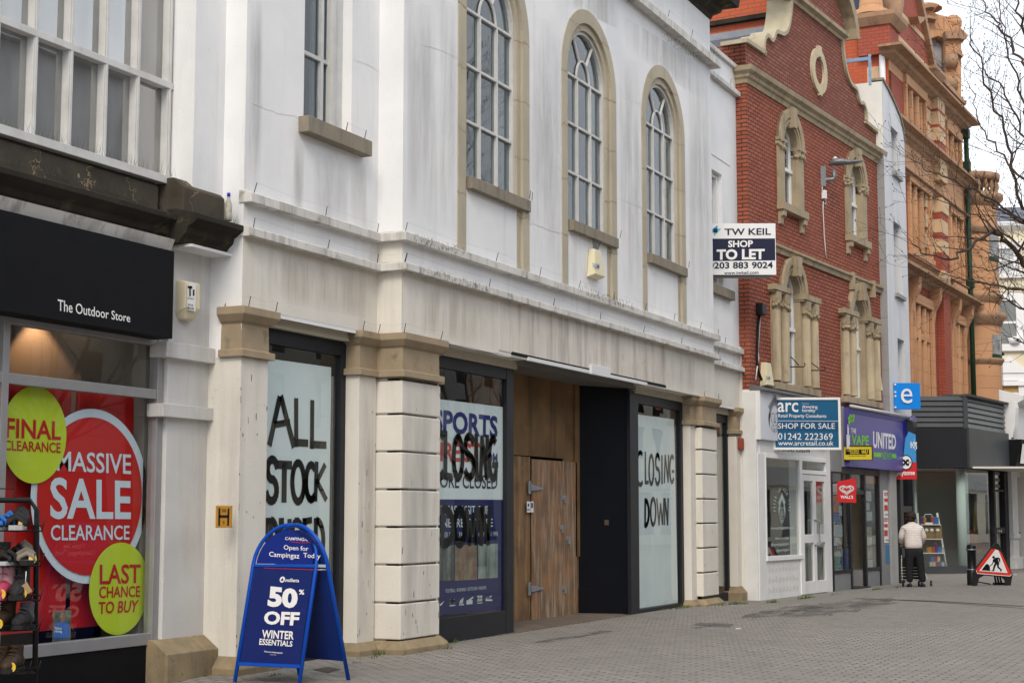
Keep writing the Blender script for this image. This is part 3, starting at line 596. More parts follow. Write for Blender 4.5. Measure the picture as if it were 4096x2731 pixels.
wire([(13.12, 9.2, 3.54), (13.14, 8.93, 3.54), (13.62, 8.93, 3.54)]); wire([(15.36, 8.93, 3.54), (15.7, 8.93, 3.54), (15.72, 8.61, 3.54), (16.6, 8.61, 3.54)]); wire([(26.4, 8.62, 3.54), (27.2, 8.62, 3.54)])
wire([(27.3, 8.92, 4.69), (28.6, 8.92, 4.69), (29.6, 8.92, 4.69)]); wire([(27.3, 8.92, 4.34), (29.6, 8.92, 4.34)]); wire([(24.5, 8.53, 9.66), (25.7, 8.53, 9.66), (26.9, 8.53, 9.66)]); wire([(28.0, 8.93, 9.72), (29.2, 8.93, 9.72)])
wire([(19.1, 8.60, 5.66), (19.22, 8.62, 5.66)]); wire([(22.4, 8.60, 5.66)]); wire([(25.6, 8.6, 5.66)]); wire([(14.9, 8.9, 5.67), (15.3, 8.9, 5.67)])
wi.build('bird_wire', mat('black_pin', (.03, .03, .03), .6), WB)
# hairline cracks and patched plaster
ck = MB()
def crack(pts, y, wd=.008):
    rr = random.Random(len(pts) * 7 + int(pts[0][0])); P = [V(W0.q(p, y)) for p in pts]; out = [P[0]]
    for a, c in zip(P, P[1:]):
        for k in range(1, 7): out.append(a.lerp(c, k / 6) + V((rr.uniform(-.012, .012), rr.uniform(-.012, .012))))
    ck.stroke([tuple(p) for p in out], wd, y - .003)
crack([(1000, 405), (1090, 445), (1190, 468)], YR); crack([(1690, 180), (1760, 200), (1835, 240)], YB); crack([(2115, 890), (2180, 912), (2255, 940)], YB); crack([(2215, 660), (2252, 680)], YB); crack([(2470, 370), (2530, 400), (2571, 425)], YB); crack([(2470, 790), (2540, 815), (2572, 840)], YB)
crack([(1420, 240), (1470, 258), (1515, 285)], YR); crack([(1668, 1110), (1672, 1180), (1668, 1250), (1670, 1330)], YB, .005); crack([(1670, 1330), (1750, 1345), (1800, 1370), (2040, 1430)], YB, .006)
ck.build('plaster_cracks', mat('crack_filler', (.82, .82, .82), .9), WB, rec=False)
# run-off stains on the wall faces
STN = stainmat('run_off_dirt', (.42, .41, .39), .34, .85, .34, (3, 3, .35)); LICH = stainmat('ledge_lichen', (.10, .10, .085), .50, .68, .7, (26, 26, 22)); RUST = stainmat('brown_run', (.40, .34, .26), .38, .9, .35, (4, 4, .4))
for ps, y, m in (([(1176, 540), (1218, 560), (1212, 900), (1166, 880)], YR, STN), ([(1400, 612), (1462, 632), (1468, 920), (1404, 900)], YR, STN), ([(1000, 0), (1050, 10), (1045, 790), (995, 770)], YR, STN), ([(1250, 600), (1390, 640), (1395, 930), (1255, 880)], YR, STN), ([(1625, 0), (1745, 25), (1745, 905), (1628, 870)], YB, STN), ([(1755, 0), (1830, 10), (1830, 935), (1755, 910)], YB, STN),
    ([(2125, 60), (2245, 100), (2250, 1085), (2130, 1050)], YB, STN), ([(2478, 230), (2565, 260), (2570, 1190), (2482, 1165)], YB, STN), ([(2752, 300), (2840, 330), (2850, 1280), (2758, 1255)], YB, STN), ([(2250, 0), (2480, 0), (2480, 120), (2260, 20)], YB, STN), ([(2485, 60), (2830, 270), (2832, 420), (2490, 190)], YB, STN),
    ([(1625, 1100), (1985, 1200), (1985, 1400), (1628, 1330)], YB - .004, RUST), ([(2605, 1370), (2845, 1435), (2850, 1600), (2608, 1530)], YB - .004, STN), ([(1000, 960), (1500, 1090), (1500, 1280), (1000, 1190)], YR - .004, RUST),
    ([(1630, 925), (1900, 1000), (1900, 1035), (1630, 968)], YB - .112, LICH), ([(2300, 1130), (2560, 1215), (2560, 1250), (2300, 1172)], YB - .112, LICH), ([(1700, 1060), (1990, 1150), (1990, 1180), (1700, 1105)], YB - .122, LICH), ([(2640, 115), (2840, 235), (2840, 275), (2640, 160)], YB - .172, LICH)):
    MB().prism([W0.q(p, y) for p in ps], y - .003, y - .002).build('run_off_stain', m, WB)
ch = MB(); rr = random.Random(77)      # knocks and flaked paint on the piers
for x0, x1, y, n in ((X0, 13.60, YR, 26), (15.42, 15.78, YR, 16), (15.83, 16.72, YB, 26), (26.45, 27.24, YB, 14)):
    for k in range(n):
        ed = rr.random(); x = x0 + .008 if ed < .25 else x1 - .008 if ed < .45 else rr.uniform(x0 + .02, x1 - .02); z = .2 + 2.7 * rr.random() ** 1.5
        ch.stroke([(x, z), (x + rr.uniform(-.004, .004), z + rr.choice((.01, .015, .03, .06)))], rr.choice((.007, .010, .014)), y - .003)
ch.build('paint_chips', mat('chip_dark', (.16, .135, .105), .9), WB, rec=False)
for ps, y, m in (([(820, 1420), (985, 1440), (970, 2560), (815, 2520)], YR, STN), ([(1505, 1800), (1600, 1800), (1600, 2600), (1500, 2600)], YR, STN), ([(1612, 1500), (1755, 1530), (1750, 2560), (1610, 2600)], YB, STN), ([(1440, 1500), (1500, 1500), (1495, 2550), (1435, 2550)], YR, RUST)):
    MB().prism([W0.q(p, y) for p in ps], y - .004, y - .003).build('run_off_stain', m, WB)
# --- boarded entrance
MB().box(X9(2046), X9(2528), YB + .21, 9.9, 3.49, 3.6).build('entrance_soffit', mat('soffit_grey', (.20, .195, .185), .6, (.15, .148, .14), 2, .6), WB)
cs = MB(); cs.box(19.19, 21.35, YB - .02, YB + .01, 3.525, 3.575); cs.box(22.06, 23.7, YB - .02, YB + .01, 3.525, 3.575); cs.box(21.33, 22.07, YB - .045, YB + .01, 3.52, 3.66)
cs.build('canopy_track', mat('white_track', (.68, .68, .70), .5), WB, bevel=.004)
MB().box(18.7, 24.6, YB - .008, YB + .1, 3.56, 3.60).build('gap_shade_strip', BLACK, WB)  # solid black strip painted in as the shade of a gap
YD = 9.45
OAK = mat('plywood', (.23, .13, .06), .8, (.10, .065, .036), 2.2, .85, streak=((.34, .24, .14), .8, 11, .50), bump=.4, bscale=30, blotch=(4, .66, (.09, .07, .05), .7))
OAK2 = mat('weathered_boards', (.27, .145, .072), .8, (.12, .088, .064), 2.5, .85, streak=((.37, .31, .24), .85, 15, .48), bump=.5, bscale=30, blotch=(5, .66, (.07, .05, .035), .6))
OAKD = mat('stained_plywood', (.20, .115, .048), .75, (.10, .06, .028), 1.6, .85, streak=((.035, .024, .014), .8, 3.0, .53), bump=.3, blotch=(2, .63, (.30, .19, .09), .6))
q5 = zm(2000, 1400, 1.3636)
z1d = W0.q(q5(170, 582), YD)[1]; zb0 = W0.q(q5(160, 1480), YD)[1]
xA = 19.0; xM = W0.q(q5(167, 800), YD)[0]; xD = W0.q(q5(395, 1000), YD)[0]; xF = W0.q(q5(424, 1000), YD)[0]; xP = W0.q(q5(345, 450), YD)[0]
bd = MB(); bd.box(xA, xM - .01, YD, YD + .02, -.05, z1d); bd.build('hoarding_board', OAK, WB, bevel=.003)
bd = MB(); bd.box(xP, xF - .14, YD + .005, YD + .02, 2.2, 3.6); bd.box(xF - .15, xF + .02, YD - .03, YD + .02, .9, 3.6); bd.box(xF - .3, xF + .02, YD - .005, YD + .02, -.05, .95); bd.build('hoarding_board', OAKD, WB, bevel=.003)
bd = MB(); bd.box(xA, xP, YD - .016, YD + .02, z1d + .01, 3.6); bd.build('hoarding_panel', OAKD, WB, bevel=.003)
dr = MB(); n = 7
for k in range(n): a = xM + (xD + .12 - xM) * k / n; dr.box(a + .003, a + (xD + .12 - xM) / n - .003, YD - .03, YD - .005, .03 + .02 * (k % 2), z1d - .03)
door = dr.build('door', OAK2, WB, bevel=.004)
STEEL = mat('galvanised', (.30, .33, .37), .45, metal=.6)
for zc in (748, 1300):
    p = W0.q(q5(165, zc), YD - .04); h = MB(); h.box(p[0] - .06, p[0] + .02, YD - .045, YD - .03, p[1] - .09, p[1] + .09); h.prism([(p[0], p[1] - .05), (p[0] + .45, p[1] - .025), (p[0] + .45, p[1] + .0), (p[0], p[1] + .05)], YD - .045, YD - .032); h.build('hinge', STEEL, door)
for pz in ((349, 803), (336, 965), (370, 1025), (351, 1296)):
    p = W0.q(q5(*pz), YD - .04); h = MB(); h.box(p[0] - .07, p[0] + .07, YD - .045, YD - .03, p[1] - .03, p[1] + .03); h.box(p[0] + .0, p[0] + .045, YD - .055, YD - .03, p[1] - .08, p[1] - .02); h.build('hasp', STEEL, door)
nt_ = thing('paper_notice', 'two small white paper notices pinned together on the boarded door', 'notice', loc=(xM, YD - .04, 1.9))
pbox(W0, YD - .036, q5(147, 824), q5(164, 884), 'sheet', WHITEP, nt_); pbox(W0, YD - .036, q5(167, 824), q5(183, 884), 'sheet', WHITEP, nt_)
pbox(W0, YD - .040, q5(171, 832), q5(180, 860), 'print', mat('notice_print', (.03, .05, .12), .6), nt_); pbox(W0, YD - .040, q5(152, 836), q5(159, 852), 'print', MATS['notice_print'], nt_)
pbox(W0, YD - .040, q5(150, 866), q5(161, 872), 'print', MATS['notice_print'], nt_)
# splayed black side panel
PA, PB = V((W0.q((2311, 2400), YD)[0], YD + .01, 0)), V((X9(2516), YW, 0)); d_ = (PB - PA).normalized(); fp = Fr(PA, math.degrees(math.atan2(d_.y, d_.x)))
ln_ = (PB - PA).length
MB(fp).box(0, ln_, 0, .08, -.1, 3.5).build('side_panel', BLKGL, WB); MB(fp).box(.02, ln_ - .05, -.012, 0, .02, .42).build('kick_plate', BLKGL, WB, bevel=.003)
MB(fp).box(ln_ * .52, ln_ * .60, -.004, 0, 1.37, 1.45).build('socket_cover', mat('brassy', (.10, .07, .05), .5), WB)
MB().ext([(YD, -.05), (8.9, -.02), (8.9, .004), (YD, .06)], 18.8, 23.5).build('threshold', mat('threshold_timber', (.13, .10, .08), .8, (.09, .075, .06), 3, .6, brick=(.6, .12, .01, (.05, .04, .03), (.16, .13, .10), 'xz')), WB)
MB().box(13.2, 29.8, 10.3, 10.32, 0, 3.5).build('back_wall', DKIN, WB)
# strip of wall joining on to the brick building
MB().box(29.70, 30.0, 8.95, 9.4, -.2, 4.72).build('end_wall', WARMLIT, WB)
# ------------------------------------------------------------------ writing on the white building's windows
def path(fr, y, z, pts): return [fr.q(z(*p), y) for p in pts]
def arcpts(cx, cy, rx, ry, a0, a1, n=14): return [(cx + rx * cos(rad(a0 + (a1 - a0) * k / n)), cy - ry * sin(rad(a0 + (a1 - a0) * k / n))) for k in range(n + 1)]
yg = 9.21 + .012
po = thing('window_sheet', 'pale sheet in the narrow window, painted ALL STOCK REDUCED in black', 'poster', loc=(14.5, yg, .3), group='painted window sheets')
tl = W0.q(E2(300, 1105), yg); tr = W0.q(E2(742, 1165), yg)
MB().prism([(13.6, tl[1]), (tr[0], tr[1]), (tr[0], .13), (13.6, .13)], yg + .004, yg + .006).build('sheet', SHEET, po)
b = MB(); S = lambda w_, *p: b.stroke(path(W0, yg, q4, p), w_, yg)
S(.085, (484, 345), (532, 122)); S(.085, (543, 118), (604, 355)); S(.07, (512, 252), (580, 240))
S(.08, (618, 130), (618, 352)); S(.08, (612, 342), (672, 346)); S(.08, (700, 140), (698, 362)); S(.08, (694, 352), (765, 356))
S(.085, *(arcpts(496, 480, 24, 50, 20, 270) + arcpts(492, 585, 26, 55, 90, -160)))
S(.09, (526, 455), (588, 458)); S(.095, (558, 458), (556, 632)); S(.08, *arcpts(628, 545, 30, 98, 0, 360, 22)); S(.08, *arcpts(694, 545, 26, 88, 55, 305)); S(.075, (722, 452), (716, 630)); S(.07, (762, 462), (722, 545)); S(.07, (724, 540), (768, 628))
for x0_, x1_ in ((466, 466), (489, 489), (545, 545), (540, 540), (660, 660), (718, 718)): S(.08, (x0_, 740), (x1_, 945))
S(.07, (466, 745), (480, 742)); S(.08, *arcpts(492, 840, 30, 100, 85, -85)); S(.08, *arcpts(563, 855, 20, 85, 180, 360)); S(.08, (584, 745), (584, 850)); S(.08, *arcpts(622, 838, 28, 95, 40, 320)); S(.07, (660, 745), (692, 738)); S(.07, (660, 830), (688, 830)); S(.08, *arcpts(722, 840, 34, 100, 85, -85))
b.build('painted_words', INK, po)
yg = YW + .012
po = thing('window_poster', 'white and navy store closed poster daubed CLOSING DOWN in the window beside the boards', 'poster', loc=(18.3, yg, .5), group='painted window sheets')
NAVY = mat('navy_print', (.007, .013, .105), .55, (.006, .010, .08), 2, .5); WPR = mat('white_print', (.58, .68, .68), .6); RDP = mat('red_print', (.50, .05, .03), .6); NAV2 = mat('navy_letters', (.02, .028, .17), .6)
def pp(tl, tr, br, bl, nm, m, y=yg, th=.002): return MB().prism([W0.q(q1(*p), y) for p in (tl, tr, br, bl)], y, y + th).build(nm, m, po)
pp((20, 260), (425, 310), (425, 815), (20, 812), 'sheet', SHEET, yg + .006); pp((20, 812), (433, 815), (422, 1415), (20, 1450), 'sheet', NAVY, yg + .005)
R4 = lambda x0, y0, x1, y1, s=.075, s2=None: [q1(x0, y0), q1(x1, y0 + s * (x1 - x0)), q1(x1, y1), q1(x0, y1 - (s if s2 is None else s2) * (x1 - x0))]
lettering(W0, yg + .002, [('SPORTS', [q1(48, 318), q1(398, 360), q1(396, 484), q1(46, 442)], .035)], NAV2, po)
lettering(W0, yg + .002, [('DIRECT', [q1(20, 498), q1(300, 506), q1(298, 612), q1(18, 604)], .03)], RDP, po); lettering(W0, yg + .002, [('.COM', [q1(302, 552), q1(396, 562), q1(396, 618), q1(302, 612)], .03)], NAV2, po)
lettering(W0, yg + .002, [('STORE CLOSED', [q1(20, 672), q1(395, 682), q1(395, 757), q1(20, 748)], .01)], mat('dark_letters', (.03, .04, .06), .6), po)
lettering(W0, yg + .002, [('PLEASE VISIT OUR', [q1(84, 846), q1(353, 848), q1(353, 894), q1(84, 898)], .01), ('NEAREST STORE', [q1(96, 918), q1(370, 918), q1(370, 962), q1(96, 966)], .01), ('GALLAGHER RETAIL PARK CHELTENHAM GL51 9RR', [q1(30, 992), q1(398, 988), q1(398, 1012), q1(30, 1022)], .0),
    ('FOOTBALL \u2022 RUNNING \u2022 OUTDOOR \u2022 FASHION', [q1(113, 1302), q1(333, 1284), q1(333, 1302), q1(113, 1322)])], WPR, po)
PH = [mat('photo_print_a', (.10, .12, .11), .5, (.30, .33, .28), 5, .9, streak=((.02, .03, .04), .8, 6, .45)), mat('photo_print_b', (.16, .10, .07), .5, (.30, .30, .20), 5, .8, streak=((.30, .03, .02), .9, 9, .5)), mat('photo_print_c', (.17, .22, .20), .5, (.36, .42, .38), 4, .9, streak=((.02, .03, .04), .7, 7, .5))]
for (a, c), m in zip((((30, 1066), (157, 1260)), ((163, 1062), (284, 1256)), ((290, 1058), (397, 1246))), PH): pp(a, (c[0], a[1] - 4), (c[0], c[1] - 6), (a[0], c[1]), 'photo', m, yg + .001)
# little maker's marks along the foot
mk = MB(); M_ = lambda w_, *p: mk.stroke([W0.q(q1(*t), yg) for t in p], w_, yg + .001)
mk.prism([W0.q(q1(*p), yg) for p in ((80, 1385), (106, 1366), (90, 1390), (82, 1393))], yg + .001, yg + .002)
M_(.02, *arcpts(149, 1354, 11, 14, 200, 340)); M_(.02, *arcpts(149, 1382, 11, 14, 20, 160)); M_(.012, (135, 1392), (165, 1390))
for k in range(3): M_(.022, (190 + 7 * k, 1378), (196 + 6 * k, 1352 + 6 * (2 - k)))
M_(.012, (187, 1388), (212, 1386)); M_(.05, (230, 1374), (256, 1372)); M_(.02, (240, 1362), (262, 1347)); M_(.012, (285, 1340), (313, 1338)); M_(.012, (285, 1366), (313, 1364)); M_(.03, (290, 1362), (310, 1342)); M_(.03, (290, 1342), (310, 1362)); M_(.010, (287, 1378), (313, 1376)); M_(.02, (331, 1358), (362, 1340)); M_(.02, (331, 1362), (366, 1362)); M_(.02, (338, 1350), (356, 1348))
mk.build('logo_marks', WPR, po)
b = MB(); yg -= .004
S = lambda w_, *p: b.stroke(path(W0, yg, q1, p), w_, yg)
S(.10, *arcpts(84, 570, 26, 118, 60, 300)); S(.10, (112, 455), (112, 685)); S(.09, (112, 685), (140, 690)); S(.10, *arcpts(181, 585, 24, 108, 0, 360, 22)); S(.10, *(arcpts(243, 520, 22, 50, 30, 260) + arcpts(243, 635, 24, 55, 100, -150))); S(.10, (280, 470), (283, 700)); S(.10, (304, 700), (312, 480)); S(.10, (312, 480), (338, 690)); S(.10, (338, 690), (340, 475)); S(.10, *arcpts(372, 590, 20, 108, 60, 320)); S(.08, (372, 625), (395, 625)); S(.08, (390, 625), (388, 700))
S(.11, (98, 868), (96, 1058)); S(.11, *arcpts(102, 962, 52, 96, 88, -88)); S(.11, *arcpts(190, 962, 28, 92, 0, 360, 22)); S(.10, (228, 872), (244, 1050)); S(.10, (244, 1050), (262, 900)); S(.10, (262, 900), (276, 1045)); S(.10, (276, 1045), (292, 868)); S(.11, (306, 1048), (310, 870)); S(.11, (310, 870), (346, 1045)); S(.11, (346, 1045), (352, 868))
b.build('painted_words', INK, po)
yg = YW + .012
po = thing('window_sheet', 'pale papered window right of the black panel, painted CLOSING DOWN in black', 'poster', loc=(25.6, yg, .1), group='painted window sheets')
MB().prism([W0.q(q2(*p), yg) for p in ((740, 545), (962, 575))] + [(W0.q(q2(980, 1460), yg)[0], .07), (X9(2540), .07)], yg + .004, yg + .006).build('sheet', SHEET, po)
b = MB(); S = lambda w_, *p: b.stroke(path(W0, yg, q2, p), w_, yg)
S(.07, *arcpts(798, 812, 19, 78, 65, 300)); S(.07, (822, 738), (823, 880)); S(.06, (823, 880), (836, 878)); S(.07, *arcpts(851, 818, 11, 68, 0, 360, 20)); S(.07, *(arcpts(881, 780, 9, 34, 20, 270) + arcpts(881, 850, 10, 36, 90, -160))); S(.07, (902, 755), (903, 880)); S(.06, (914, 876), (918, 752)); S(.06, (918, 752), (932, 872)); S(.06, (932, 872), (934, 752)); S(.07, *arcpts(951, 815, 11, 62, 60, 310)); S(.05, (951, 826), (960, 826))
S(.08, (822, 965), (821, 1088)); S(.08, *arcpts(823, 1026, 16, 60, 88, -88)); S(.07, *arcpts(860, 1020, 12, 62, 0, 360, 20)); S(.06, (878, 962), (888, 1080)); S(.06, (888, 1080), (896, 985)); S(.06, (896, 985), (905, 1076)); S(.06, (905, 1076), (912, 960)); S(.07, (914, 1076), (917, 962)); S(.07, (917, 962), (930, 1078)); S(.07, (930, 1078), (932, 962))
b.build('painted_words', INK, po)
# hydrant plate
pl = thing('hydrant_plate', 'yellow hydrant plate with black H screwed to the white pier', 'sign', loc=(12.9, 8.99, 1.4))
hz = zm(700, 1500, 1.274)
a, c = W0.q(hz(210, 663), YR - .01), W0.q(hz(291, 776), YR - .01)
bx('plate', mat('hydrant_yellow', (.62, .30, .035), .4, (.55, .26, .03), 9, .5), pl, W0, a[0], c[0], YR - .012, YR - .002, c[1], a[1], bevel=.004)
b = MB(); H_ = lambda w_, *p: b.stroke([W0.q(hz(*t), YR - .014) for t in p], w_, YR - .014)
H_(.03, (227, 682), (225, 760)); H_(.03, (273, 683), (271, 760)); H_(.026, (226, 719), (272, 719)); b.build('letter_bars', INK, pl)
lettering(W0, YR - .015, [('300', [hz(238, 681), hz(261, 681), hz(261, 697), hz(238, 697)], .0), ('3', [hz(243, 743), hz(252, 743), hz(252, 757), hz(243, 757)], 0)], INK, pl)
sc_ = MB()
for p in ((214, 669), (286, 669), (213, 769), (286, 769)): x_, z_ = W0.q(hz(*p), YR - .014); sc_.box(x_ - .006, x_ + .006, YR - .017, YR - .012, z_ - .006, z_ + .006)
sc_.build('screws', STEEL, pl)
# alarm box below the middle arched window, red bell on the end pier
def alarm(lab, c, fr, y, wd, ht, dp, m, rows, name='alarm_box', extra=None):
    t = thing(name, lab, 'alarm box', fr, (c[0], y, c[1] - ht / 2), group='alarm boxes on the walls'); x, z = c
    bb = MB(fr); k = .32 * wd; bb.add([(x - wd / 2, y, z - ht / 2), (x - wd / 2 + .01, y - dp, z - ht / 2 + .04), (x + wd / 2 - .01, y - dp, z - ht / 2 + .04), (x + wd / 2, y, z - ht / 2), (x - wd / 2 + k * .5, y, z + ht / 2), (x - wd / 2 + k * .6, y - dp * .75, z + ht / 2), (x + wd / 2 - k * .6, y - dp * .75, z + ht / 2), (x + wd / 2 - k * .5, y, z + ht / 2)],
        [(0, 1, 5, 4), (1, 2, 6, 5), (2, 3, 7, 6), (4, 5, 6, 7), (0, 3, 2, 1)]); bb.build('case', m, t, bevel=.012)
    if rows: lettering(fr, y - dp - .004, rows, mat('blue_letters', (.02, .09, .40), .5), t)
    return t
z12 = zm(1900, 0, 1.2064)
ca = W0.q(z12(573, 1275), YB); al = alarm('cream tapered alarm box below the middle arched window', (ca[0] + .02, ca[1]), W0, YB + .03, .42, .42, .12, mat('pale_cream', (.68, .62, .42), .5), [('SE:OM', [z12(567, 1268), z12(600, 1274), z12(600, 1298), z12(567, 1290)], .01)])
s2 = MB()
for k in range(6): s2.tube([(ca[0] - .08 + .03 * k, YB - .03, ca[1] + .2), (ca[0] - .16 + .065 * k, YB - .05, ca[1] + .36)], .005, 4)
s2.build('spikes', MATS['black_pin'], al)
z5 = zm(2600, 1500, 5.2275)
cb_ = W0.q(z5(1907, 1430), YR - .05); t = thing('alarm_bell', 'small faded red alarm bell under the capital of the end pier', 'alarm bell', loc=(cb_[0], YR - .05, cb_[1] - .15))
MB().box(cb_[0] - .085, cb_[0] + .085, YR - .09, YR, cb_[1] - .12, cb_[1] + .11).build('case', mat('faded_red', (.30, .065, .035), .6, (.22, .05, .03), 12, .6), t, bevel=.03)
# ------------------------------------------------------------------ red brick building with a shaped gable
FB = Fr((29.75, 8.784, 0), -5)
BRK = mat('red_brick', (.38, .112, .066), .85, (.28, .085, .053), .7, .5, bump=.7, bscale=30, brick=(.235, .079, .013, (.05, .03, .025), (.27, .068, .04), 'wall'), blotch=(1.3, .645, (.42, .21, .15), .5), streak=((.09, .03, .022), .4, 2.0, .58))
BRKG = mat('gable_brick', (.25, .078, .05), .85, (.18, .058, .04), .7, .6, bump=.6, bscale=30, brick=(.235, .079, .013, (.06, .04, .034), (.36, .13, .085), 'wall'), blotch=(.9, .655, (.34, .15, .10), .5))
BST = mat('moulded_stone', (.40, .325, .22), .85, (.31, .255, .175), 2.5, .8, streak=((.13, .105, .075), .6, 5, .51), bump=.6, blotch=(3.2, .62, (.12, .10, .075), .65))
GCOP = mat('gable_coping', (.44, .385, .275), .9, (.33, .29, .21), 3, .8, bump=.6, blotch=(2.5, .64, (.17, .155, .115), .7))
BBD = thing('brick_building', 'red brick building with shaped gable, stone arched windows and a stone oval', 'building', FB)
RB = 8.45; MID = 4.23
UW = [2.34, 6.62]
left = [(.98, 10.72), (.93, 10.86), (.98, 11.0), (1.14, 11.08), (1.32, 11.05), (1.42, 11.0)]
prof = [(.0, 10.66), (1.02, 10.66), (.95, 10.80), (1.0, 10.97), (1.15, 11.06), (1.35, 11.02), (1.5, 11.10), (1.62, 11.26), (1.8, 11.30), (2.05, 11.33), (2.3, 11.48), (2.46, 11.72), (2.56, 12.0), (2.62, 12.28)]
def smooth(P, k=4):
    out = []
    for i in range(len(P) - 1):
        p0, p1, p2, p3 = [V(P[max(0, min(len(P) - 1, i + d))]) for d in (-1, 0, 1, 2)]
        for j in range(k): t = j / k; out.append(tuple(.5 * ((2 * p1) + (p2 - p0) * t + (2 * p0 - 5 * p1 + 4 * p2 - p3) * t * t + (3 * p1 - p0 - 3 * p2 + p3) * t ** 3)))
    return out + [P[-1]]
prof = prof[:1] + smooth(prof[1:])
mir = [(2 * MID - x, z) for x, z in reversed(prof)]; mir[-1] = (RB, 10.6)
ped = [(MID + 2.0 * cos(pi - pi * k / 16), 12.3 + 1.15 * sin(pi * k / 16)) for k in range(17)]
gab = prof + [(2.62, 12.3)] + ped[1:-1] + [(2 * MID - 2.62, 12.3)] + mir
def ah(c, r, z0, zs, n=14): return [(c - r, z0), (c + r, z0)] + [(c + r * cos(pi * i / n), zs + r * sin(pi * i / n)) for i in range(n + 1)]
wl = MB(FB); wl.sheet([(0, 2.95), (RB, 2.95), (RB, 9.95), (0, 9.95)], [ah(a, .5, 7.7, 9.1) for a in UW] + [ah(a, .5, 4.05, 6.02) for a in UW], 0)
wl.quad((0, 0, -.3), (0, .6, -.3), (0, .6, 10.66), (0, 0, 10.66)); wl.quad((RB, 0, -.3), (RB, 8, -.3), (RB, 8, 10.6), (RB, 0, 10.6)); wl.box(0, .02, .3, 8, -.3, 10.3)
wl.build('wall', BRK, BBD)
MB(FB).prism([(0, 9.9)] + gab + [(RB, 9.9)], .004, .45).build('gable', BRKG, BBD)
# corner quoin of brighter bricks on the return
# coping following the gable curve
def ribbon(fr, pts, y0, y1, t, nm, m, par):
    b = MB(fr); n = len(pts); vs = []
    for i, p in enumerate(pts):
        a = V(pts[max(i - 1, 0)]); c = V(pts[min(i + 1, n - 1)]); d = (c - a).normalized(); k = V((-d.y, d.x)) * t
        o = (p[0] + k.x, p[1] + k.y); vs += [(p[0], y0, p[1]), (o[0], y0, o[1]), (o[0], y1, o[1]), (p[0], y1, p[1])]
    b.add(vs, [(4 * i + j, 4 * i + (j + 1) % 4, 4 * i + 4 + (j + 1) % 4, 4 * i + 4 + j) for i in range(n - 1) for j in range(4)] + [(0, 1, 2, 3), (4 * n - 4, 4 * n - 3, 4 * n - 2, 4 * n - 1)])
    return b.build(nm, m, par)
ribbon(FB, [(-.05, 10.66)] + prof[1:], -.06, .5, .08, 'gable_coping', GCOP, BBD); ribbon(FB, mir[:-1] + [(RB + .05, 10.6)], -.06, .5, .08, 'gable_coping', GCOP, BBD)
co = MB(FB); co.ext([(.1, 12.22), (-.04, 12.22), (-.06, 12.28), (-.15, 12.32), (-.16, 12.40), (.1, 12.42)], 2.45, 2 * MID - 2.45); co.build('gable_cornice', BST, BBD)
ribbon(FB, [(MID + 2.15 * cos(pi - pi * k / 16), 12.38 + 1.2 * sin(pi * k / 16)) for k in range(17)], -.22, .5, .22, 'pediment', BST, BBD)
co = MB(FB); co.extpath([(-.05, 9.86), (.03, 9.86), (.05, 9.94), (.09, 9.97), (.10, 10.03), (.17, 10.08), (.19, 10.17), (.02, 10.22), (-.05, 10.22)], [(0, .35), (0, 0), (RB + .02, 0), (RB + .02, .3)]); co.build('cornice', BST, BBD)
co = MB(FB); co.extpath([(-.05, 6.74), (.04, 6.74), (.05, 6.82), (.10, 6.85), (.10, 6.90), (-.05, 6.93)], [(0, .3), (0, 0), (RB + .02, 0), (RB + .02, .3)])
for x_ in (6.1, 7.6): co.box(x_ - .05, x_ + .05, -.12, 0, 6.55, 6.94)
co.build('string_course', BST, BBD)
# stone oval
b = MB(FB); n = 40; cxo, czo = 4.24, 11.12; OV = mat('oval_stone', (.55, .47, .33), .85, (.40, .34, .24), 4, .6, bump=.4)
vs = []
for k in range(n):
    a = 2 * pi * k / n; kx = 1.0
    vs += [(cxo + .50 * cos(a), -.05, czo + .50 * sin(a)), (cxo + .30 * cos(a), -.05, czo + .30 * sin(a)), (cxo + .50 * cos(a), .02, czo + .50 * sin(a)), (cxo + .30 * cos(a), .02, czo + .30 * sin(a))]
b.add(vs, [f for k in range(n) for f in ((4 * k, 4 * k + 1, 4 * ((k + 1) % n) + 1, 4 * ((k + 1) % n)), (4 * k, 4 * ((k + 1) % n), 4 * ((k + 1) % n) + 2, 4 * k + 2), (4 * k + 1, 4 * ((k + 1) % n) + 1, 4 * ((k + 1) % n) + 3, 4 * k + 3))])
for dz in (-.43, .43): b.prism([(cxo - .07, czo + dz - .12), (cxo + .07, czo + dz - .12), (cxo + .09, czo + dz + .12), (cxo - .09, czo + dz + .12)], -.075, .02)
b.build('stone_oval', OV, BBD)
def archring(b, fr, c, zs, r0, r1, ya, yb, z0=None, n=18):
    z0 = zs if z0 is None else z0
    po = [(c - r1, z0)] + [(c + r1 * cos(pi - pi * k / n), zs + r1 * sin(pi - pi * k / n)) for k in range(n + 1)] + [(c + r1, z0)]
    pi2 = [(c - r0, z0)] + [(c + r0 * cos(pi - pi * k / n), zs + r0 * sin(pi - pi * k / n)) for k in range(n + 1)] + [(c + r0, z0)]
    m = len(po)
    b.add([(x, ya, z) for x, z in po] + [(x, ya, z) for x, z in pi2] + [(x, yb, z) for x, z in po] + [(x, yb, z) for x, z in pi2],
          [(k, k + 1, m + k + 1, m + k) for k in range(m - 1)] + [(k, k + 1, 2 * m + k + 1, 2 * m + k) for k in range(m - 1)] + [(m + k, m + k + 1, 3 * m + k + 1, 3 * m + k) for k in range(m - 1)])
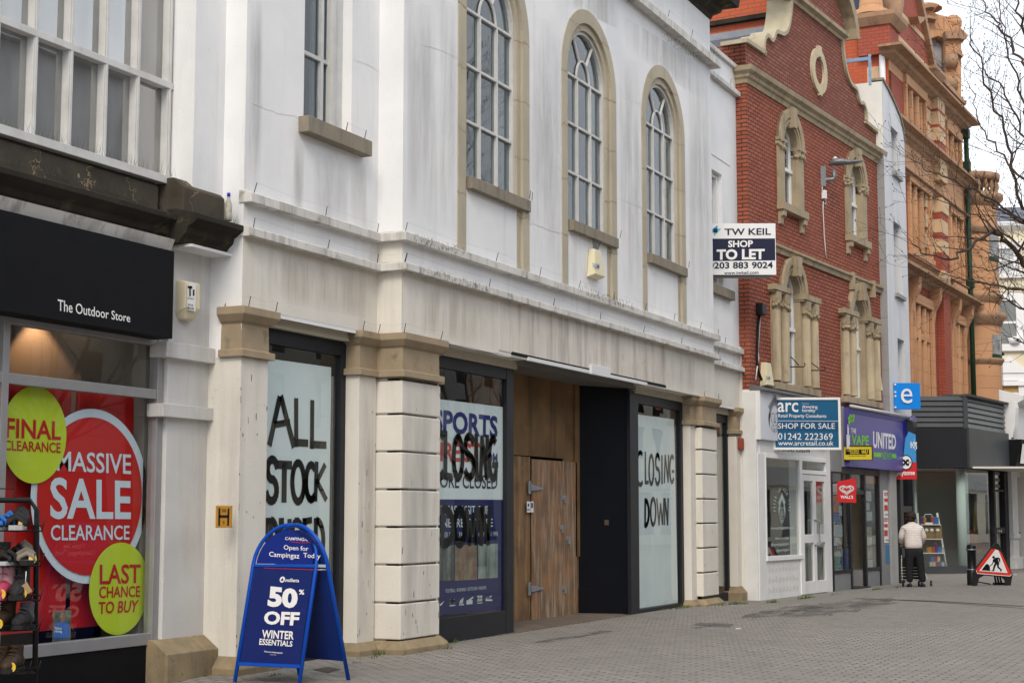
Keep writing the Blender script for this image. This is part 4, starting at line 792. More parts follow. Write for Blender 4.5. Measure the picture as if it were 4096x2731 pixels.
def foliage_cap(b, x, y, z, r, seed):
    rr = random.Random(seed); b.lathe([(r * .75, z), (r * .85, z + .05), (r * 1.1, z + .13), (r * 1.35, z + .19), (r * 1.35, z + .22)], x, y, 10, False)
    for k in range(7): a = pi + pi * k / 6; b.ball((x + r * 1.1 * cos(a), y + r * 1.1 * sin(a), z + .06 + .1 * rr.random()), .045, 6)
def sash(c, z0, zs, r, yf):
    f = MB(FB); f.box(c - r, c - r + .07, yf - .03, yf + .05, z0, zs); f.box(c + r - .07, c + r, yf - .03, yf + .05, z0, zs); f.box(c - r, c + r, yf - .03, yf + .05, z0, z0 + .08); zm_ = z0 + (zs - z0) * .62; f.box(c - r, c + r, yf - .06, yf + .05, zm_ - .035, zm_ + .035)
    f.box(c - .02, c + .02, yf - .02, yf + .03, z0, zm_); archring(f, FB, c, zs, r - .07, r, yf - .03, yf + .05)
    wn = f.build('sash_window', WHITEP, BBD)
    MB(FB).prism(ah(c, r - .02, z0, zs), yf + .01, yf + .014).build('pane', GLOLD, wn)
    MB(FB).box(c - r, c + r, yf + .25, yf + .27, z0, zs + r).build('curtain', mat('net_curtain', (.45, .46, .46), .9, (.30, .31, .31), 2, .7, streak=((.2, .2, .2), .6, 5, .5)) if z0 < 6 else DKIN, wn)
for i, c in enumerate(UW):
    s = MB(FB); 
    for sg in (-1, 1):
        s.box(c + sg * .40, c + sg * .735, -.05, .30, 7.79, 8.9)
        if True: s.box(c + sg * .36, c + sg * .79, -.10, .30, 9.06, 9.12)
    archring(s, FB, c, 9.10, .40, .735, -.05, .30); archring(s, FB, c, 9.10, .56, .735, -.09, .0); archring(s, FB, c, 9.1, .46, .52, -.075, 0)
    s.prism([(c - .09, 9.44), (c + .09, 9.44), (c + .13, 9.86), (c - .13, 9.86)], -.16, .1)
    s.build('stone_surround', BST, BBD, bevel=.006)
    s = MB(FB); 
    for sg in (-1, 1):
        for dx in (.46, .68): foliage_cap(s, c + sg * dx, .0, 8.86, .075, i * 9 + int(dx * 10))
    s.build('leaf_capital', BST, BBD)
    s = MB(FB); s.box(c - .76, c + .76, -.14, .2, 7.64, 7.80)
    for sg in (-1, 1): s.ext([(-.12, 7.64), (-.12, 7.52), (-.06, 7.50), (-.05, 7.36), (.02, 7.34), (.02, 7.64)], c + sg * .62 - .09, c + sg * .62 + .09)
    s.build('sill', BST, BBD, bevel=.006); sash(c, 7.80, 9.1, .41, .14)
    # first-floor window: paired shafts under a moulded impost
    s = MB(FB)
    for sg in (-1, 1):
        s.box(c + sg * .40, c + sg * 1.24, -.03, .30, 4.12, 5.92)
        s.box(c + sg * .36, c + sg * 1.36, -.16, .2, 5.94, 6.05); s.box(c + sg * .38, c + sg * 1.32, -.12, .2, 5.90, 5.94)
        for dx in (.62, 1.12): s.tube([(c + sg * dx, -.06, 4.16), (c + sg * dx, -.06, 5.55)], .10, 10)
        for dx in (.62, 1.12): s.box(c + sg * dx - .12, c + sg * dx + .12, -.15, .1, 5.76, 5.92)
    archring(s, FB, c, 6.02, .40, .735, -.05, .30); archring(s, FB, c, 6.02, .58, .735, -.10, 0); archring(s, FB, c, 6.02, .47, .53, -.075, 0)
    s.prism([(c - .10, 6.36), (c + .10, 6.36), (c + .15, 6.76), (c - .15, 6.76)], -.19, .1)
    s.build('stone_surround', BST, BBD, bevel=.006)
    s = MB(FB)
    for sg in (-1, 1):
        for dx in (.62, 1.12): foliage_cap(s, c + sg * dx, -.06, 5.54, .095, i * 5 + int(dx * 10))
    s.build('leaf_capital', BST, BBD)
    s = MB(FB); s.box(c - 1.3, c + 1.3, -.14, .2, 3.98, 4.12); s.build('sill', BST, BBD, bevel=.008); sash(c, 4.12, 6.02, .41, .14)
# roofs behind the gable
SLATE = mat('roof_slate', (.085, .095, .125), .6, (.11, .12, .15), 1.5, .5, brick=(.34, .22, .008, (.035, .038, .048), (.13, .14, .17), 'xz'), bump=.4)
SLATE2 = mat('roof_slate_side', (.085, .095, .125), .6, (.11, .12, .15), 1.5, .5, brick=(.42, .19, .010, (.03, .033, .042), (.14, .15, .18), 'yz'), bump=.4)
MB(FB).add([(.25, .45, 10.55), (.25, 9, 10.55), (4.0, 9, 12.1), (4.0, .45, 12.1)], [(0, 1, 2, 3)]).build('roof', SLATE2, BBD, rec=False)
OBR = mat('orange_brick', (.50, .105, .045), .8, (.40, .08, .036), .6, .5, bump=.4, brick=(.30, .10, .012, (.20, .10, .065), (.44, .09, .042), 'yz'))
bx('party_wall', OBR, BBD, FB, 4.0, 4.3, .45, 10, 10, 15); b = MB(FB); b.box(3.93, 4.0, .45, 9, 12.05, 12.22); b.build('lead_flashing', mat('lead_band', (.22, .24, .27), .6, (.32, .33, .35), 5, .7), BBD); bx('drip_course', DARKST, BBD, FB, 3.86, 4.0, .45, 9, 12.40, 12.50)
# ------------------------------------------------------------------ fittings on the brick wall
m1 = zm(2950, 200, 1.96); m2 = zm(2950, 950, 2.09)
lx, lz = FB.q(m1(660, 1000), 0)
FL = Fr(FB.w(lx, 0, 0), -62)
lamp = thing('wall_lamp', 'grey street lamp on a bent arm fixed to the red brick wall', 'street lamp', FL, (0, 0, lz - .3))
LG = mat('lamp_grey', (.20, .205, .215), .4, (.15, .155, .16), 7, .5, metal=.4)
bx('wall_plate', LG, lamp, FL, -.07, .08, -.05, .03, lz - .2, lz + .24)
pq = lambda x, y: (FL.q(m1(x, y))[0], 0, FL.q(m1(x, y))[1])
MB(FL).tube([pq(655, 1022), pq(700, 1018), pq(748, 1014), pq(757, 1000), pq(754, 935)], .048, 10).build('arm', LG, lamp)
h = MB(FL); hp = [pq(720, 897), pq(745, 880), pq(800, 878), pq(860, 885), pq(930, 880), pq(985, 868)]
wd = [.03, .10, .13, .13, .12, .03]; hh = [.03, .075, .085, .05, .035, .015]; vs = []
for p, a, c in zip(hp, wd, hh): vs += [(p[0], p[1] + a * cos(2 * pi * k / 12), p[2] + c * sin(2 * pi * k / 12)) for k in range(12)]
h.add(vs, [(i * 12 + k, i * 12 + (k + 1) % 12, i * 12 + 12 + (k + 1) % 12, i * 12 + 12 + k) for i in range(5) for k in range(12)] + [tuple(range(12)), tuple(range(60, 72))], True)
h.build('lamp_head', LG, lamp)
p = pq(765, 860); MB(FL).lathe([(.05, p[2] - .05), (.055, p[2] + .02), (.03, p[2] + .06), (0, p[2] + .07)], p[0], 0, 12).build('photocell', mat('cell_white', (.6, .6, .6), .4), lamp)
cbl = thing('cable', 'white cable dangling from a junction box down the brick wall below the lamp', 'cable', FB, (lx, 0, 7))
wq = lambda x, y, d=-.02: (FB.q(m1(x, y))[0], d, FB.q(m1(x, y))[1])
MB(FB).tube([wq(668, 1040), wq(655, 1090), wq(668, 1150), wq(688, 1195), wq(680, 1212), wq(664, 1190), wq(663, 1260), wq(668, 1350), wq(672, 1450), wq(682, 1560), wq(690, 1640)], .012, 6).build('lead', mat('white_cable', (.62, .62, .6), .5), cbl)
p = FB.q(m1(666, 1135)); bx('junction_box', WHITEP, cbl, FB, p[0] - .05, p[0] + .06, -.08, 0, p[1] - .09, p[1] + .09)
# black cable box at the left edge, cables down to the shop
bb_ = thing('cable_box', 'narrow black cable box with leads running down the edge of the brick wall', 'cable box', FB, (.35, 0, 5))
wq = lambda x, y, d=-.03: (FB.q(m2(x, y))[0], d, FB.q(m2(x, y))[1])
p0, p1 = FB.q(m2(150, 545)), FB.q(m2(190, 655)); bx('case', mat('black_plastic', (.018, .018, .02), .5), bb_, FB, p0[0], p1[0], -.14, 0, p1[1], p0[1], bevel=.02)
MB(FB).tube([wq(172, 660), wq(160, 740), wq(155, 860), wq(150, 1000), wq(158, 1100), wq(185, 1180), wq(260, 1230), wq(330, 1200), wq(400, 1270), wq(460, 1310), wq(560, 1295), wq(620, 1340)], .025, 6).build('lead', mat('black_cable', (.02, .02, .02), .6), bb_)
MB(FB).tube([wq(178, 660), wq(170, 760), wq(163, 880), wq(158, 950), wq(165, 1010), wq(150, 1100), wq(140, 1190)], .014, 6).build('lead', MATS['white_cable'], bb_)
ca = FB.q(m2(240, 1150), -.05); alarm('cream tapered alarm box above the barber shop fascia', (ca[0], ca[1]), FB, 0, .42, .48, .14, MATS['pale_cream'], [('SE:OM', [m2(236, 1155), m2(274, 1160), m2(273, 1188), m2(236, 1182)], .01)])
ca = FB.q(m2(1172, 1210), -.05); alarm('orange edged white alarm box beside the right arched window of the brick wall', (ca[0], ca[1]), FB, 0, .40, .46, .12, mat('orange_cream', (.62, .42, .16), .5, (.66, .60, .5), 3, .8), None)
for i, (a, c_, d_) in enumerate((((398, 965), (400, 1100), (555, 1080)), ((550, 1000), (553, 1135), (725, 1110)))):
    px_, pz = FB.q(m2(*a)); FK = Fr(FB.w(px_, -.04, 0), -65)
    k = thing('hanging_bracket', ('left' if i == 0 else 'right') + ' of two wrought iron hanging brackets fixed to the first-floor window stone', 'bracket', FK, (0, 0, FB.q(m2(*c_))[1]), group='iron hanging brackets')
    z0, z1 = FB.q(m2(*c_))[1], pz; ln2 = FK.q(m2(*d_))[0]; zc = FK.q(m2(*d_))[1]
    IR = mat('wrought_iron', (.014, .014, .014), .5); MB(FK).tube([(0, 0, z0), (0, 0, z1)], .016, 6).build('wall_bar', IR, k); MB(FK).tube([(0, 0, zc), (ln2, 0, zc), (ln2 + .03, 0, zc + .05), (ln2, 0, zc + .08)], .012, 6).build('arm', IR, k); MB(FK).tube([(0, 0, z1 - .1), (.08, 0, z1 - .08), (ln2 - .1, 0, zc + .03)], .010, 6).build('stay', IR, k)
# ------------------------------------------------------------------ barber shop unit
SH = zm(2900, 1500, 1.65); ys = -.12
BS = thing('barber_shop', 'narrow empty white barber shop front with double doors', 'shop front', FB, (2, ys, -.06))
LAV = mat('pale_fascia', (.66, .675, .735), .45, (.58, .60, .67), 1.2, .5)
b = MB(FB); b.box(0.0, .36, ys, .5, -.3, 2.70); b.box(3.86, 4.16, ys, .3, -.3, 2.96); b.box(.34, 2.3, ys + .01, .3, -.3, .70); b.box(.1, 4.1, ys + .01, .2, 2.69, 2.96)
b.box(-.05, .05, ys + .02, .5, -.3, 3.86)
b.build('pilaster', WHITED, BS, bevel=.006)
b = MB(FB); b.box(.02, 4.0, ys - .06, .2, 2.955, 3.88); b.build('fascia', LAV, BS, bevel=.004); bx('fascia_end', WHITEP, BS, FB, -.02, .019, ys - .065, .3, 2.95, 3.90)
MB(FB).ext([(ys - .16, 3.88), (ys - .16, 3.92), (.02, 4.0), (.02, 3.88)], -.03, 4.15).build('lead_flashing', mat('lead', (.16, .165, .175), .55, (.10, .10, .11), 4, .7), BS)
sp = MB(FB); rnd = random.Random(5)
for k in range(150):
    x = .05 + 8.2 * k / 150; z_ = 3.97 if x < 4.2 else 3.92
    for j in (-1, 1): sp.add([(x, ys + .03, z_), (x + .006, ys + .03, z_), (x + rnd.uniform(-.04, .04) + .02 * j, ys + .03 + .05 * j, z_ + .13), (x, ys + .034, z_)], [(0, 1, 2), (1, 3, 2), (3, 0, 2)])
s_ = sp.build('bird_spikes', MATS['steel_wire'], BS, rec=False); s_['kind'] = 'stuff'
f = MB(FB); f.box(.35, .40, ys - .012, .1, .70, 2.70); f.box(2.24, 2.40, ys - .012, .1, -.05, 2.70); f.box(.40, 2.24, ys - .012, .1, 2.62, 2.70); f.box(.35, 2.36, ys - .03, .1, .66, .745); f.box(2.40, 3.87, ys - .012, .1, 2.62, 2.70); f.box(2.40, 3.87, ys - .012, .1, 2.36, 2.44)
wn = f.build('shop_window', WHITEP, BS, bevel=.004)
MB(FB).box(.4, 2.24, ys + .03, ys + .034, .74, 2.63).build('pane', GL, wn); MB(FB).box(2.4, 3.87, ys + .03, ys + .034, 2.44, 2.63).build('pane', GL, wn)
for i in (0, 1):
    x0 = 2.42 + i * .72; x1 = x0 + .71; d = MB(FB); t_ = .085
    d.box(x0, x0 + t_, ys + .0, ys + .06, -.05, 2.35); d.box(x1 - t_, x1, ys, ys + .06, -.05, 2.35); d.box(x0 + t_, x1 - t_, ys, ys + .06, -.05, .2); d.box(x0 + t_, x1 - t_, ys, ys + .06, .97, 1.14); d.box(x0 + t_, x1 - t_, ys, ys + .06, 2.22, 2.35)
    dd = d.build('door', WHITED, BS, bevel=.004); MB(FB).box(x0 + t_, x1 - t_, ys + .03, ys + .034, .2, 2.22).build('pane', GL, dd)
    if i == 0: MB(FB).tube([(x1 - .04, ys, 1.42), (x1 - .02, ys - .08, 1.42), (x1 + .0, ys - .09, 1.38), (x1 + .0, ys - .09, .96), (x1 - .02, ys - .08, .92), (x1 - .04, ys, .92)], .018, 8).build('handle', STEEL, dd)
b = MB(FB); b.box(.1, 4.1, 2.2, 2.25, -.1, 3.0); b.box(.1, 4.1, .1, 2.2, 2.75, 2.8); b.box(4.05, 4.1, .1, 2.2, -.1, 2.8); b.build('interior', mat('dim_room', (.30, .30, .275), .9, (.22, .22, .20), 1.2, .6), BS)
b = MB(FB); b.box(.4, 1.75, .9, 1.3, .3, 1.0); b.box(.4, 1.8, .85, 1.35, 1.0, 1.06); b.build('counter', mat('counter_white', (.30, .32, .32), .6), BS)
b = MB(FB); b.box(1.45, 1.95, .5, .55, .5, 1.2); b.build('board', mat('pale_board', (.36, .45, .46), .6), BS)
# window vinyl: lion emblem, motto, web address
VIN = mat('white_vinyl', (.46, .56, .56), .6); yv = ys + .027
S5 = zm(3000, 1950, 3.337)
ring = 'PRIDE IN OUR WORK'
rows = []
for k, ch in enumerate(ring):
    if ch == ' ': continue
    a = rad(200 - 220 * k / (len(ring) - 1)); cxp, cyp = 426, 200; px_ = cxp + 102 * cos(a); py_ = cyp - 190 * sin(a) + 40 * abs(cos(a)); tx, ty = V((sin(a) * .62, cos(a) * .9)).normalized(); nx, ny = V((cos(a), -sin(a))).normalized()
    w2, h2 = (9 if ch != 'I' else 3), 17
    P = lambda u, v: S5(px_ + tx * u + nx * v, py_ + ty * u + ny * v)
    rows.append((ch, [P(-w2, h2), P(w2, h2), P(w2, -h2), P(-w2, -h2)], .01))
rows += [('www.sportingbarbers.co.uk', [S5(282, 518), S5(586, 508), S5(584, 560), S5(282, 566)], .012), ('follow us on twitter', [S5(333, 655), S5(520, 648), S5(520, 685), S5(333, 692)], .006), ('@sportingbarbers', [S5(282, 735), S5(522, 722), S5(522, 775), S5(282, 785)], .008), ('@sportingbarb', [S5(355, 812), S5(528, 798), S5(528, 850), S5(355, 862)], .008)]
lettering(FB, yv, rows, VIN, BS)
def lion(fr, y, z, cx, cy, sx, sy, m, par, nm='lion_emblem', wk=1.0):
    b = MB(fr); T = lambda p: fr.q(z(cx + p[0] * sx, cy + p[1] * sy), y)
    def leafy(p0, p1, p2, wd):
        pts = []
        for k in range(9): t = k / 8; pts.append(V((p0[0] * (1 - t) ** 2 + 2 * p1[0] * t * (1 - t) + p2[0] * t * t, p0[1] * (1 - t) ** 2 + 2 * p1[1] * t * (1 - t) + p2[1] * t * t)))
        l_, r_ = [], []
        for k, p in enumerate(pts):
            d = (pts[min(k + 1, 8)] - pts[max(k - 1, 0)]).normalized(); o = V((-d.y, d.x)) * wd * wk * sin(pi * (k + .4) / 9); l_.append(tuple(p + o)); r_.append(tuple(p - o))
        b.add([(T(p)[0], y, T(p)[1]) for p in l_ + r_], [(k, k + 1, 9 + k + 1, 9 + k) for k in range(8)])
    for s in (-1, 1):
        for k in range(7): a = k / 6; leafy((s * (.06 + .5 * a), -.42 + .35 * a), (s * (.15 + .55 * a), -.85 + .45 * a), (s * (.10 + .85 * a), -1.0 + .55 * a), .07)
        for k in range(5): a = k / 4; leafy((s * (.62 - .1 * a), -.30 + .25 * a), (s * (1.0 - .1 * a), .1 + .2 * a), (s * (.78 - .12 * a), .55 + .2 * a), .06)
        leafy((s * .50, -.2), (s * .62, .25), (s * .30, .55), .05); leafy((s * .12, .02), (s * .3, -.12), (s * .42, .02), .05); leafy((s * .10, .1), (s * .16, .3), (s * .06, .44), .03); leafy((s * .05, .56), (s * .26, .66), (s * .3, .5), .04); leafy((s * .2, .66), (s * .28, .85), (s * .14, .95), .05); leafy((s * .36, .56), (s * .5, .75), (s * .34, .9), .05)
    leafy((-.16, .44), (0, .40), (.16, .44), .06); leafy((0, -.4), (0, -.8), (0, -1.05), .06); leafy((0, .7), (0, .85), (0, 1.0), .08); leafy((0, -.15), (-.02, .15), (0, .4), .03)
    return b.build(nm, m, par, rec=False)
lion(FB, yv, S5, 426, 275, 52, 205, VIN, BS, wk=.7)
z4 = zm(2950, 1550, 3.4844)
lion(FB, ys - .064, z4, 520, 370, 98, 265, mat('black_vinyl', (.015, .015, .02), .5), BS, wk=.5)
lettering(FB, ys - .004 + .01, [('T 01242 530599', [z4(560, 848), z4(1012, 865), z4(1012, 908), z4(560, 880)], .02)], MATS['black_vinyl'], BS)
gf = MB(FB); rr = random.Random(8)
for r_ in range(3):
    for k in range(9):
        x = .45 + .19 * k; z_ = .52 - .2 * r_; gf.stroke([(x, z_ + rr.uniform(-.04, .04)), (x + .05, z_ - .08), (x + .08, z_ + rr.uniform(-.02, .04)), (x + .12, z_ - .06)], .008, ys + .008)
gf.build('peeled_paint', mat('peeled', (.42, .36, .27), .8), BS, rec=False)
# ------------------------------------------------------------------ newsagent and vape shop unit
VS = thing('news_shop', 'newsagent shop front with purple fascia, dark frames and open door', 'shop front', FB, (6.5, ys, -.06))
GRY = mat('grey_cladding', (.23, .235, .25), .5, (.19, .195, .21), 2, .5); GRYP = mat('grey_pilaster', (.36, .36, .355), .7, (.29, .29, .285), 2.5, .6)
PUR = mat('purple_fascia', (.085, .075, .30), .28, (.07, .06, .25), 1.2, .4); BLU = mat('deep_blue', (.012, .012, .22), .35)
for b_ in ((4.18, 4.84, ys - .02, .3, 2.45, 3.0), (4.85, 4.985, ys - .06, .3, 2.56, 3.86), (4.20, 5.45, ys + .02, .3, -.2, .31), (6.52, 7.62, ys + .02, .3, -.2, .31), (7.625, 8.295, ys + .02, .3, -.2, 2.6)): bx('cladding', GRY, VS, FB, *b_, bevel=.004)
b = MB(FB); b.box(8.30, 8.80, ys - .03, .6, -.2, 3.4); b.build('pilaster', GRYP, VS, bevel=.006)
V6 = zm(3300, 1600, 1.96)
bx('fascia', PUR, VS, FB, 4.99, 9.28, ys - .16, .1, 2.565, 3.84, bevel=.004); bx('fascia_top', BLU, VS, FB, 5.0, 9.28, ys - .168, ys - .161, 3.72, 3.835)
MB(FB).box(8.99, 9.28, ys - .168, ys - .161, 2.57, 3.72).build('fascia_end', BLU, VS)
MB(FB).tube([(4.99, ys - .2, 3.87), (9.4, ys - .2, 3.87)], .035, 8).build('fascia_rail', mat('pale_rail', (.55, .55, .55), .5), VS)
b = MB(FB); b.box(9.28, 9.42, ys - .22, .3, 3.0, 3.75); b.ext([(ys - .32, 3.75), (ys - .32, 3.62), (ys - .22, 3.4), (ys - .2, 3.1), (ys - .30, 2.95), (ys - .2, 2.8), (.2, 2.8), (.2, 3.85), (ys - .1, 3.85)], 9.30, 9.62); b.build('console', mat('dark_console', (.03, .032, .037), .6), VS, bevel=.01)
yl = ys - .164
WHL = mat('white_letters', (.74, .74, .76), .45); GRN = mat('green_letters', (.16, .50, .045), .45)
lettering(FB, yl, [('UNITED', [V6(377, 243), V6(556, 272), V6(556, 388), V6(377, 374)], .03)], WHL, VS)
lettering(FB, yl, [('THE', [V6(205, 218), V6(244, 222), V6(244, 260), V6(205, 257)], .02)], WHL, VS)
lettering(FB, yl, [('VAPE', [V6(207, 268), V6(344, 280), V6(344, 356), V6(207, 350)], .03), ('NEWS', [V6(446, 405), V6(518, 414), V6(518, 468), V6(446, 462)], .01)], GRN, VS)
b = MB(FB); S = lambda w_, *p: b.stroke([FB.q(V6(*t), yl) for t in p], w_, yl); S(.10, (386, 426), (438, 429)); S(.10, (526, 436), (556, 438)); S(.09, (186, 150), (200, 128), (212, 138), (228, 124)); S(.09, (188, 176), (200, 152), (212, 160), (224, 148)); b.build('green_bars', GRN, VS)
b = MB(FB); S(.05, (180, 195), (180, 215)); S(.10, (181, 220), (182, 280)); S(.22, (182, 300), (183, 354)); b.build('vape_pen_mark', WHL, VS)
f = MB(FB); yf = ys + .03
for x in (4.20, 5.42, 6.46, 7.50): f.box(x, x + .10, yf - .03, yf + .05, -.1, 2.56)
f.box(4.2, 7.6, yf - .03, yf + .05, 2.42, 2.56); f.box(4.2, 5.5, yf - .03, yf + .05, .30, .37); f.box(6.5, 7.6, yf - .03, yf + .05, .30, .37); f.box(5.5, 6.5, yf - .02, yf + .05, 1.98, 2.07); f.box(5.05, 5.20, yf - .0, yf + .05, .33, 2.5)
wn = f.build('shop_window', mat('black_frame', (.015, .015, .017), .4), VS, bevel=.004)
MB(FB).box(4.3, 5.42, yf + .02, yf + .024, .36, 2.45).build('pane', GL, wn); MB(FB).box(6.56, 7.5, yf + .02, yf + .024, .36, 2.45).build('pane', GL, wn); MB(FB).box(5.52, 6.46, yf + .02, yf + .024, 2.06, 2.45).build('pane', GL, wn)
b = MB(FB); b.box(4.2, 8.2, 2.8, 2.85, -.1, 2.9); b.box(4.2, 8.2, .2, 2.8, 2.7, 2.75); b.box(8.1, 8.2, .2, 2.8, -.1, 2.7); b.box(4.16, 4.2, .2, 2.8, -.1, 2.7); b.build('interior', mat('news_room', (.42, .38, .32), .9, (.30, .27, .22), 1.5, .6), VS)
bx('ceiling_tube', mat('tube_glow', (1, .96, .85), .5, emit=((1, .93, .78), 22)), VS, FB, 4.3, 5.3, .5, .58, 2.48, 2.52); bx('threshold_mat', DKIN, VS, FB, 5.5, 6.5, -.2, .3, -.1, -.035)
# leaflets, cards and posters in the newsagent's windows
rr = random.Random(21)
LF = [mat('leaflet_a', (.60, .62, .64), .6, (.40, .42, .44), 18, .6), mat('leaflet_b', (.05, .10, .40), .5, (.30, .36, .5), 12, .6), mat('leaflet_c', (.55, .30, .10), .5, (.5, .05, .03), 15, .7), mat('leaflet_d', (.10, .35, .45), .5, (.6, .55, .2), 15, .8), mat('leaflet_e', (.55, .50, .40), .6, (.2, .3, .2), 12, .7)]
b4 = zm(3300, 1600, 1.96)
def leaf(tl, br, m, lab, y=ys + .06): t = thing('leaflet', lab, 'leaflet', FB, (FB.q(tl, y)[0], y, FB.q(br, y)[1]), group='leaflets in the newsagent windows'); pbox(FB, y, tl, br, 'sheet', m, t)
cards = [((55, 652), (95, 740), 0, 'small white leaflet at the top left of the newsagent window'), ((57, 745), (95, 806), 2, 'bright orange leaflet on the left edge of the newsagent window'), ((60, 815), (108, 880), 2, 'red and orange leaflet below the ice cream flag'), ((62, 885), (112, 950), 1, 'blue leaflet below the orange one in the left window'), ((112, 828), (145, 905), 0, 'white leaflet right of the red and orange one'), ((64, 975), (145, 1066), 0, 'large white price list in the left newsagent window'), ((66, 1075), (105, 1140), 0, 'white card below the price list'), ((75, 1190), (122, 1330), 3, 'colourful leaflet low in the left newsagent window'), ((124, 1165), (192, 1345), 1, 'tall blue poster at the bottom of the left newsagent window'),
   ((310, 590), (412, 655), 2, 'yellow money transfer sticker at the top of the right window'), ((312, 715), (364, 792), 0, 'white notice below the yellow sticker'), ((315, 800), (350, 862), 0, 'small white notice in the middle of the right window'), ((318, 872), (370, 945), 0, 'wide white notice in the right window'), ((322, 992), (366, 1062), 4, 'cream card rack sheet in the right window'), ((326, 1076), (368, 1140), 0, 'white card low in the right window'), ((330, 1150), (374, 1240), 4, 'cream notice near the foot of the right window'), ((332, 1250), (376, 1320), 0, 'white notice at the foot of the right window')]
for tl, br, m, lab in cards: leaf(b4(*tl), b4(*br), LF[m], lab)
rk = thing('magazine_rack', 'tall rack of magazines just inside the newsagent door', 'rack', FB, (6.2, .35, -.05))
b = MB(FB); b.box(5.75, 6.6, .5, .56, 0, 2.0); b.build('frame', DKIN, rk)
for k in range(6):
    for j in range(2): MB(FB).add([(5.80 + .38 * j, .44, .25 + .27 * k), (6.12 + .38 * j, .44, .25 + .27 * k), (6.12 + .38 * j, .49, .49 + .27 * k), (5.80 + .38 * j, .49, .49 + .27 * k)], [(0, 1, 2, 3)]).build('magazine', LF[(k * 2 + j * 3 + 2) % 5], rk, rec=False)
st = thing('newspaper_strip', 'vertical white strip of red newspaper logos on the grey shop post', 'sign', FB, (7.95, ys, 1))
pbox(FB, ys + .012, b4(456, 705), b4(500, 1115), 'strip', WHITEP, st)
b = MB(FB); b_rows = [(735, 24), (782, 26), (842, 44), (935, 26), (982, 24), (1040, 44)]
for yc, hh_ in b_rows:
    a, c = FB.q(b4(466, yc - hh_ / 2), ys + .006), FB.q(b4(493, yc + hh_ / 2), ys + .006); b.box(a[0], c[0], ys + .006, ys + .011, c[1], a[1])
b.build('red_blocks', RDP, st)
lettering(FB, ys + .003, [('Sun', [b4(468, 728), b4(490, 729), b4(490, 743), b4(468, 742)], .02), ('Sun', [b4(470, 928), b4(492, 929), b4(492, 943), b4(470, 942)], .02)], WHITEP, st)
lettering(FB, ys + .006, [('the Mail', [b4(468, 888), b4(494, 890), b4(494, 902), b4(468, 900)], .02), ('the Mail', [b4(476, 1088), b4(500, 1090), b4(500, 1102), b4(476, 1100)], .02)], BLACK, st)
bs_ = thing('blue_notice', 'narrow blue notice at the foot of the grey shop post', 'sign', FB, (8.0, ys, .6)); pbox(FB, ys + .012, b4(477, 1133), b4(507, 1275), 'plate', mat('notice_blue', (.03, .18, .38), .5), bs_)
ls = thing('light_strip', 'thin red strip light down the edge of the newsagent window', 'strip light', FB, (7.4, ys, .4))
MB(FB).tube([(FB.q(b4(411, 575), ys + .07)[0], ys + .07, FB.q(b4(411, 575), ys + .07)[1]), (FB.q(b4(436, 1305), ys + .07)[0], ys + .07, FB.q(b4(436, 1305), ys + .07)[1])], .016, 6).build('tube', mat('red_glow', (.8, .1, .03), .5, emit=((1, .13, .05), 1.6)), ls)
# ------------------------------------------------------------------ projecting boards and flags
def board(name, lab, cat, O, ang, tl, br, th=.03, m=WHITEP, fm=None, group=None, fw=0):
    f = Fr(O, ang); a, c = f.q(tl), f.q(br); t = thing(name, lab, cat, f, (a[0], 0, c[1]), group=group)
    bx('panel', m, t, f, a[0], c[0], 0, th, c[1], a[1], bevel=.003)
    if fw:
        b = MB(f); b.box(a[0] - fw, c[0] + fw, -.02, th + .01, a[1], a[1] + fw); b.box(a[0] - fw, c[0] + fw, -.02, th + .01, c[1] - fw, c[1]); b.box(a[0] - fw, a[0], -.02, th + .01, c[1], a[1]); b.box(c[0], c[0] + fw, -.02, th + .01, c[1], a[1]); b.build('frame', fm or WHITEP, t)
    return f, t, a, c
z3 = zm(2700, 800, 1.742)
f, t, a, c = board('to_let_sign', 'white and navy shop to let board projecting beside the brick building', 'sign', (28.5, 9.0, 0), -66, z3(222, 164), z3(706, 521), m=mat('board_white', (.76, .77, .78), .45))
NV = mat('board_navy', (.010, .012, .042), .4)
MB(f).prism([f.q(z3(*p), -.002) for p in ((222, 270), (697, 268), (699, 420), (222, 426))], -.004, -.001).build('navy_band', NV, t)
lettering(f, -.005, [('TW KEIL', [z3(346, 200), z3(668, 196), z3(668, 243), z3(346, 246)], .02), ('0203 883 9024', [z3(235, 434), z3(682, 430), z3(682, 476), z3(235, 480)], .025), ('www.twkeil.com', [z3(342, 496), z3(582, 492), z3(582, 517), z3(342, 519)], .012)], NV, t)
lettering(f, -.006, [('SHOP', [z3(370, 283), z3(543, 280), z3(543, 328), z3(370, 330)], .03), ('TO LET', [z3(290, 344), z3(625, 340), z3(625, 414), z3(290, 418)], .04)], WHITEP, t)
for pts, mm in ((((258, 205), (296, 176), (296, 228), (258, 228)), mat('sky_blue', (.04, .27, .62), .5)), (((296, 200), (322, 200), (272, 252), (272, 228)), mat('turquoise', (.12, .52, .52), .5)), (((268, 200), (296, 200), (296, 228), (268, 228)), NV)): MB(f).prism([f.q(z3(*p), -.005) for p in pts], -.006 if mm is not NV else -.008, -.004).build('logo_piece', mm, t)
b = MB(f); b.box(a[0] - .2, c[0] - .35, .04, .10, c[1] - .02, c[1] + .02); b.box(a[0] + .02, a[0] + .10, .03, .09, c[1] - .3, a[1]); b.ext([(.04, c[1]), (.04, c[1] - .05), (.1, c[1] - .05), (.1, c[1])], a[0], c[0] - .1); b.build('bracket', mat('bracket_grey', (.12, .12, .12), .6), t)
z4 = zm(2950, 1550, 3.4844)
TEAL = mat('board_teal', (.010, .10, .215), .4, (.008, .085, .19), 1.5, .5); TEAL2 = mat('board_teal_dark', (.008, .07, .165), .4)
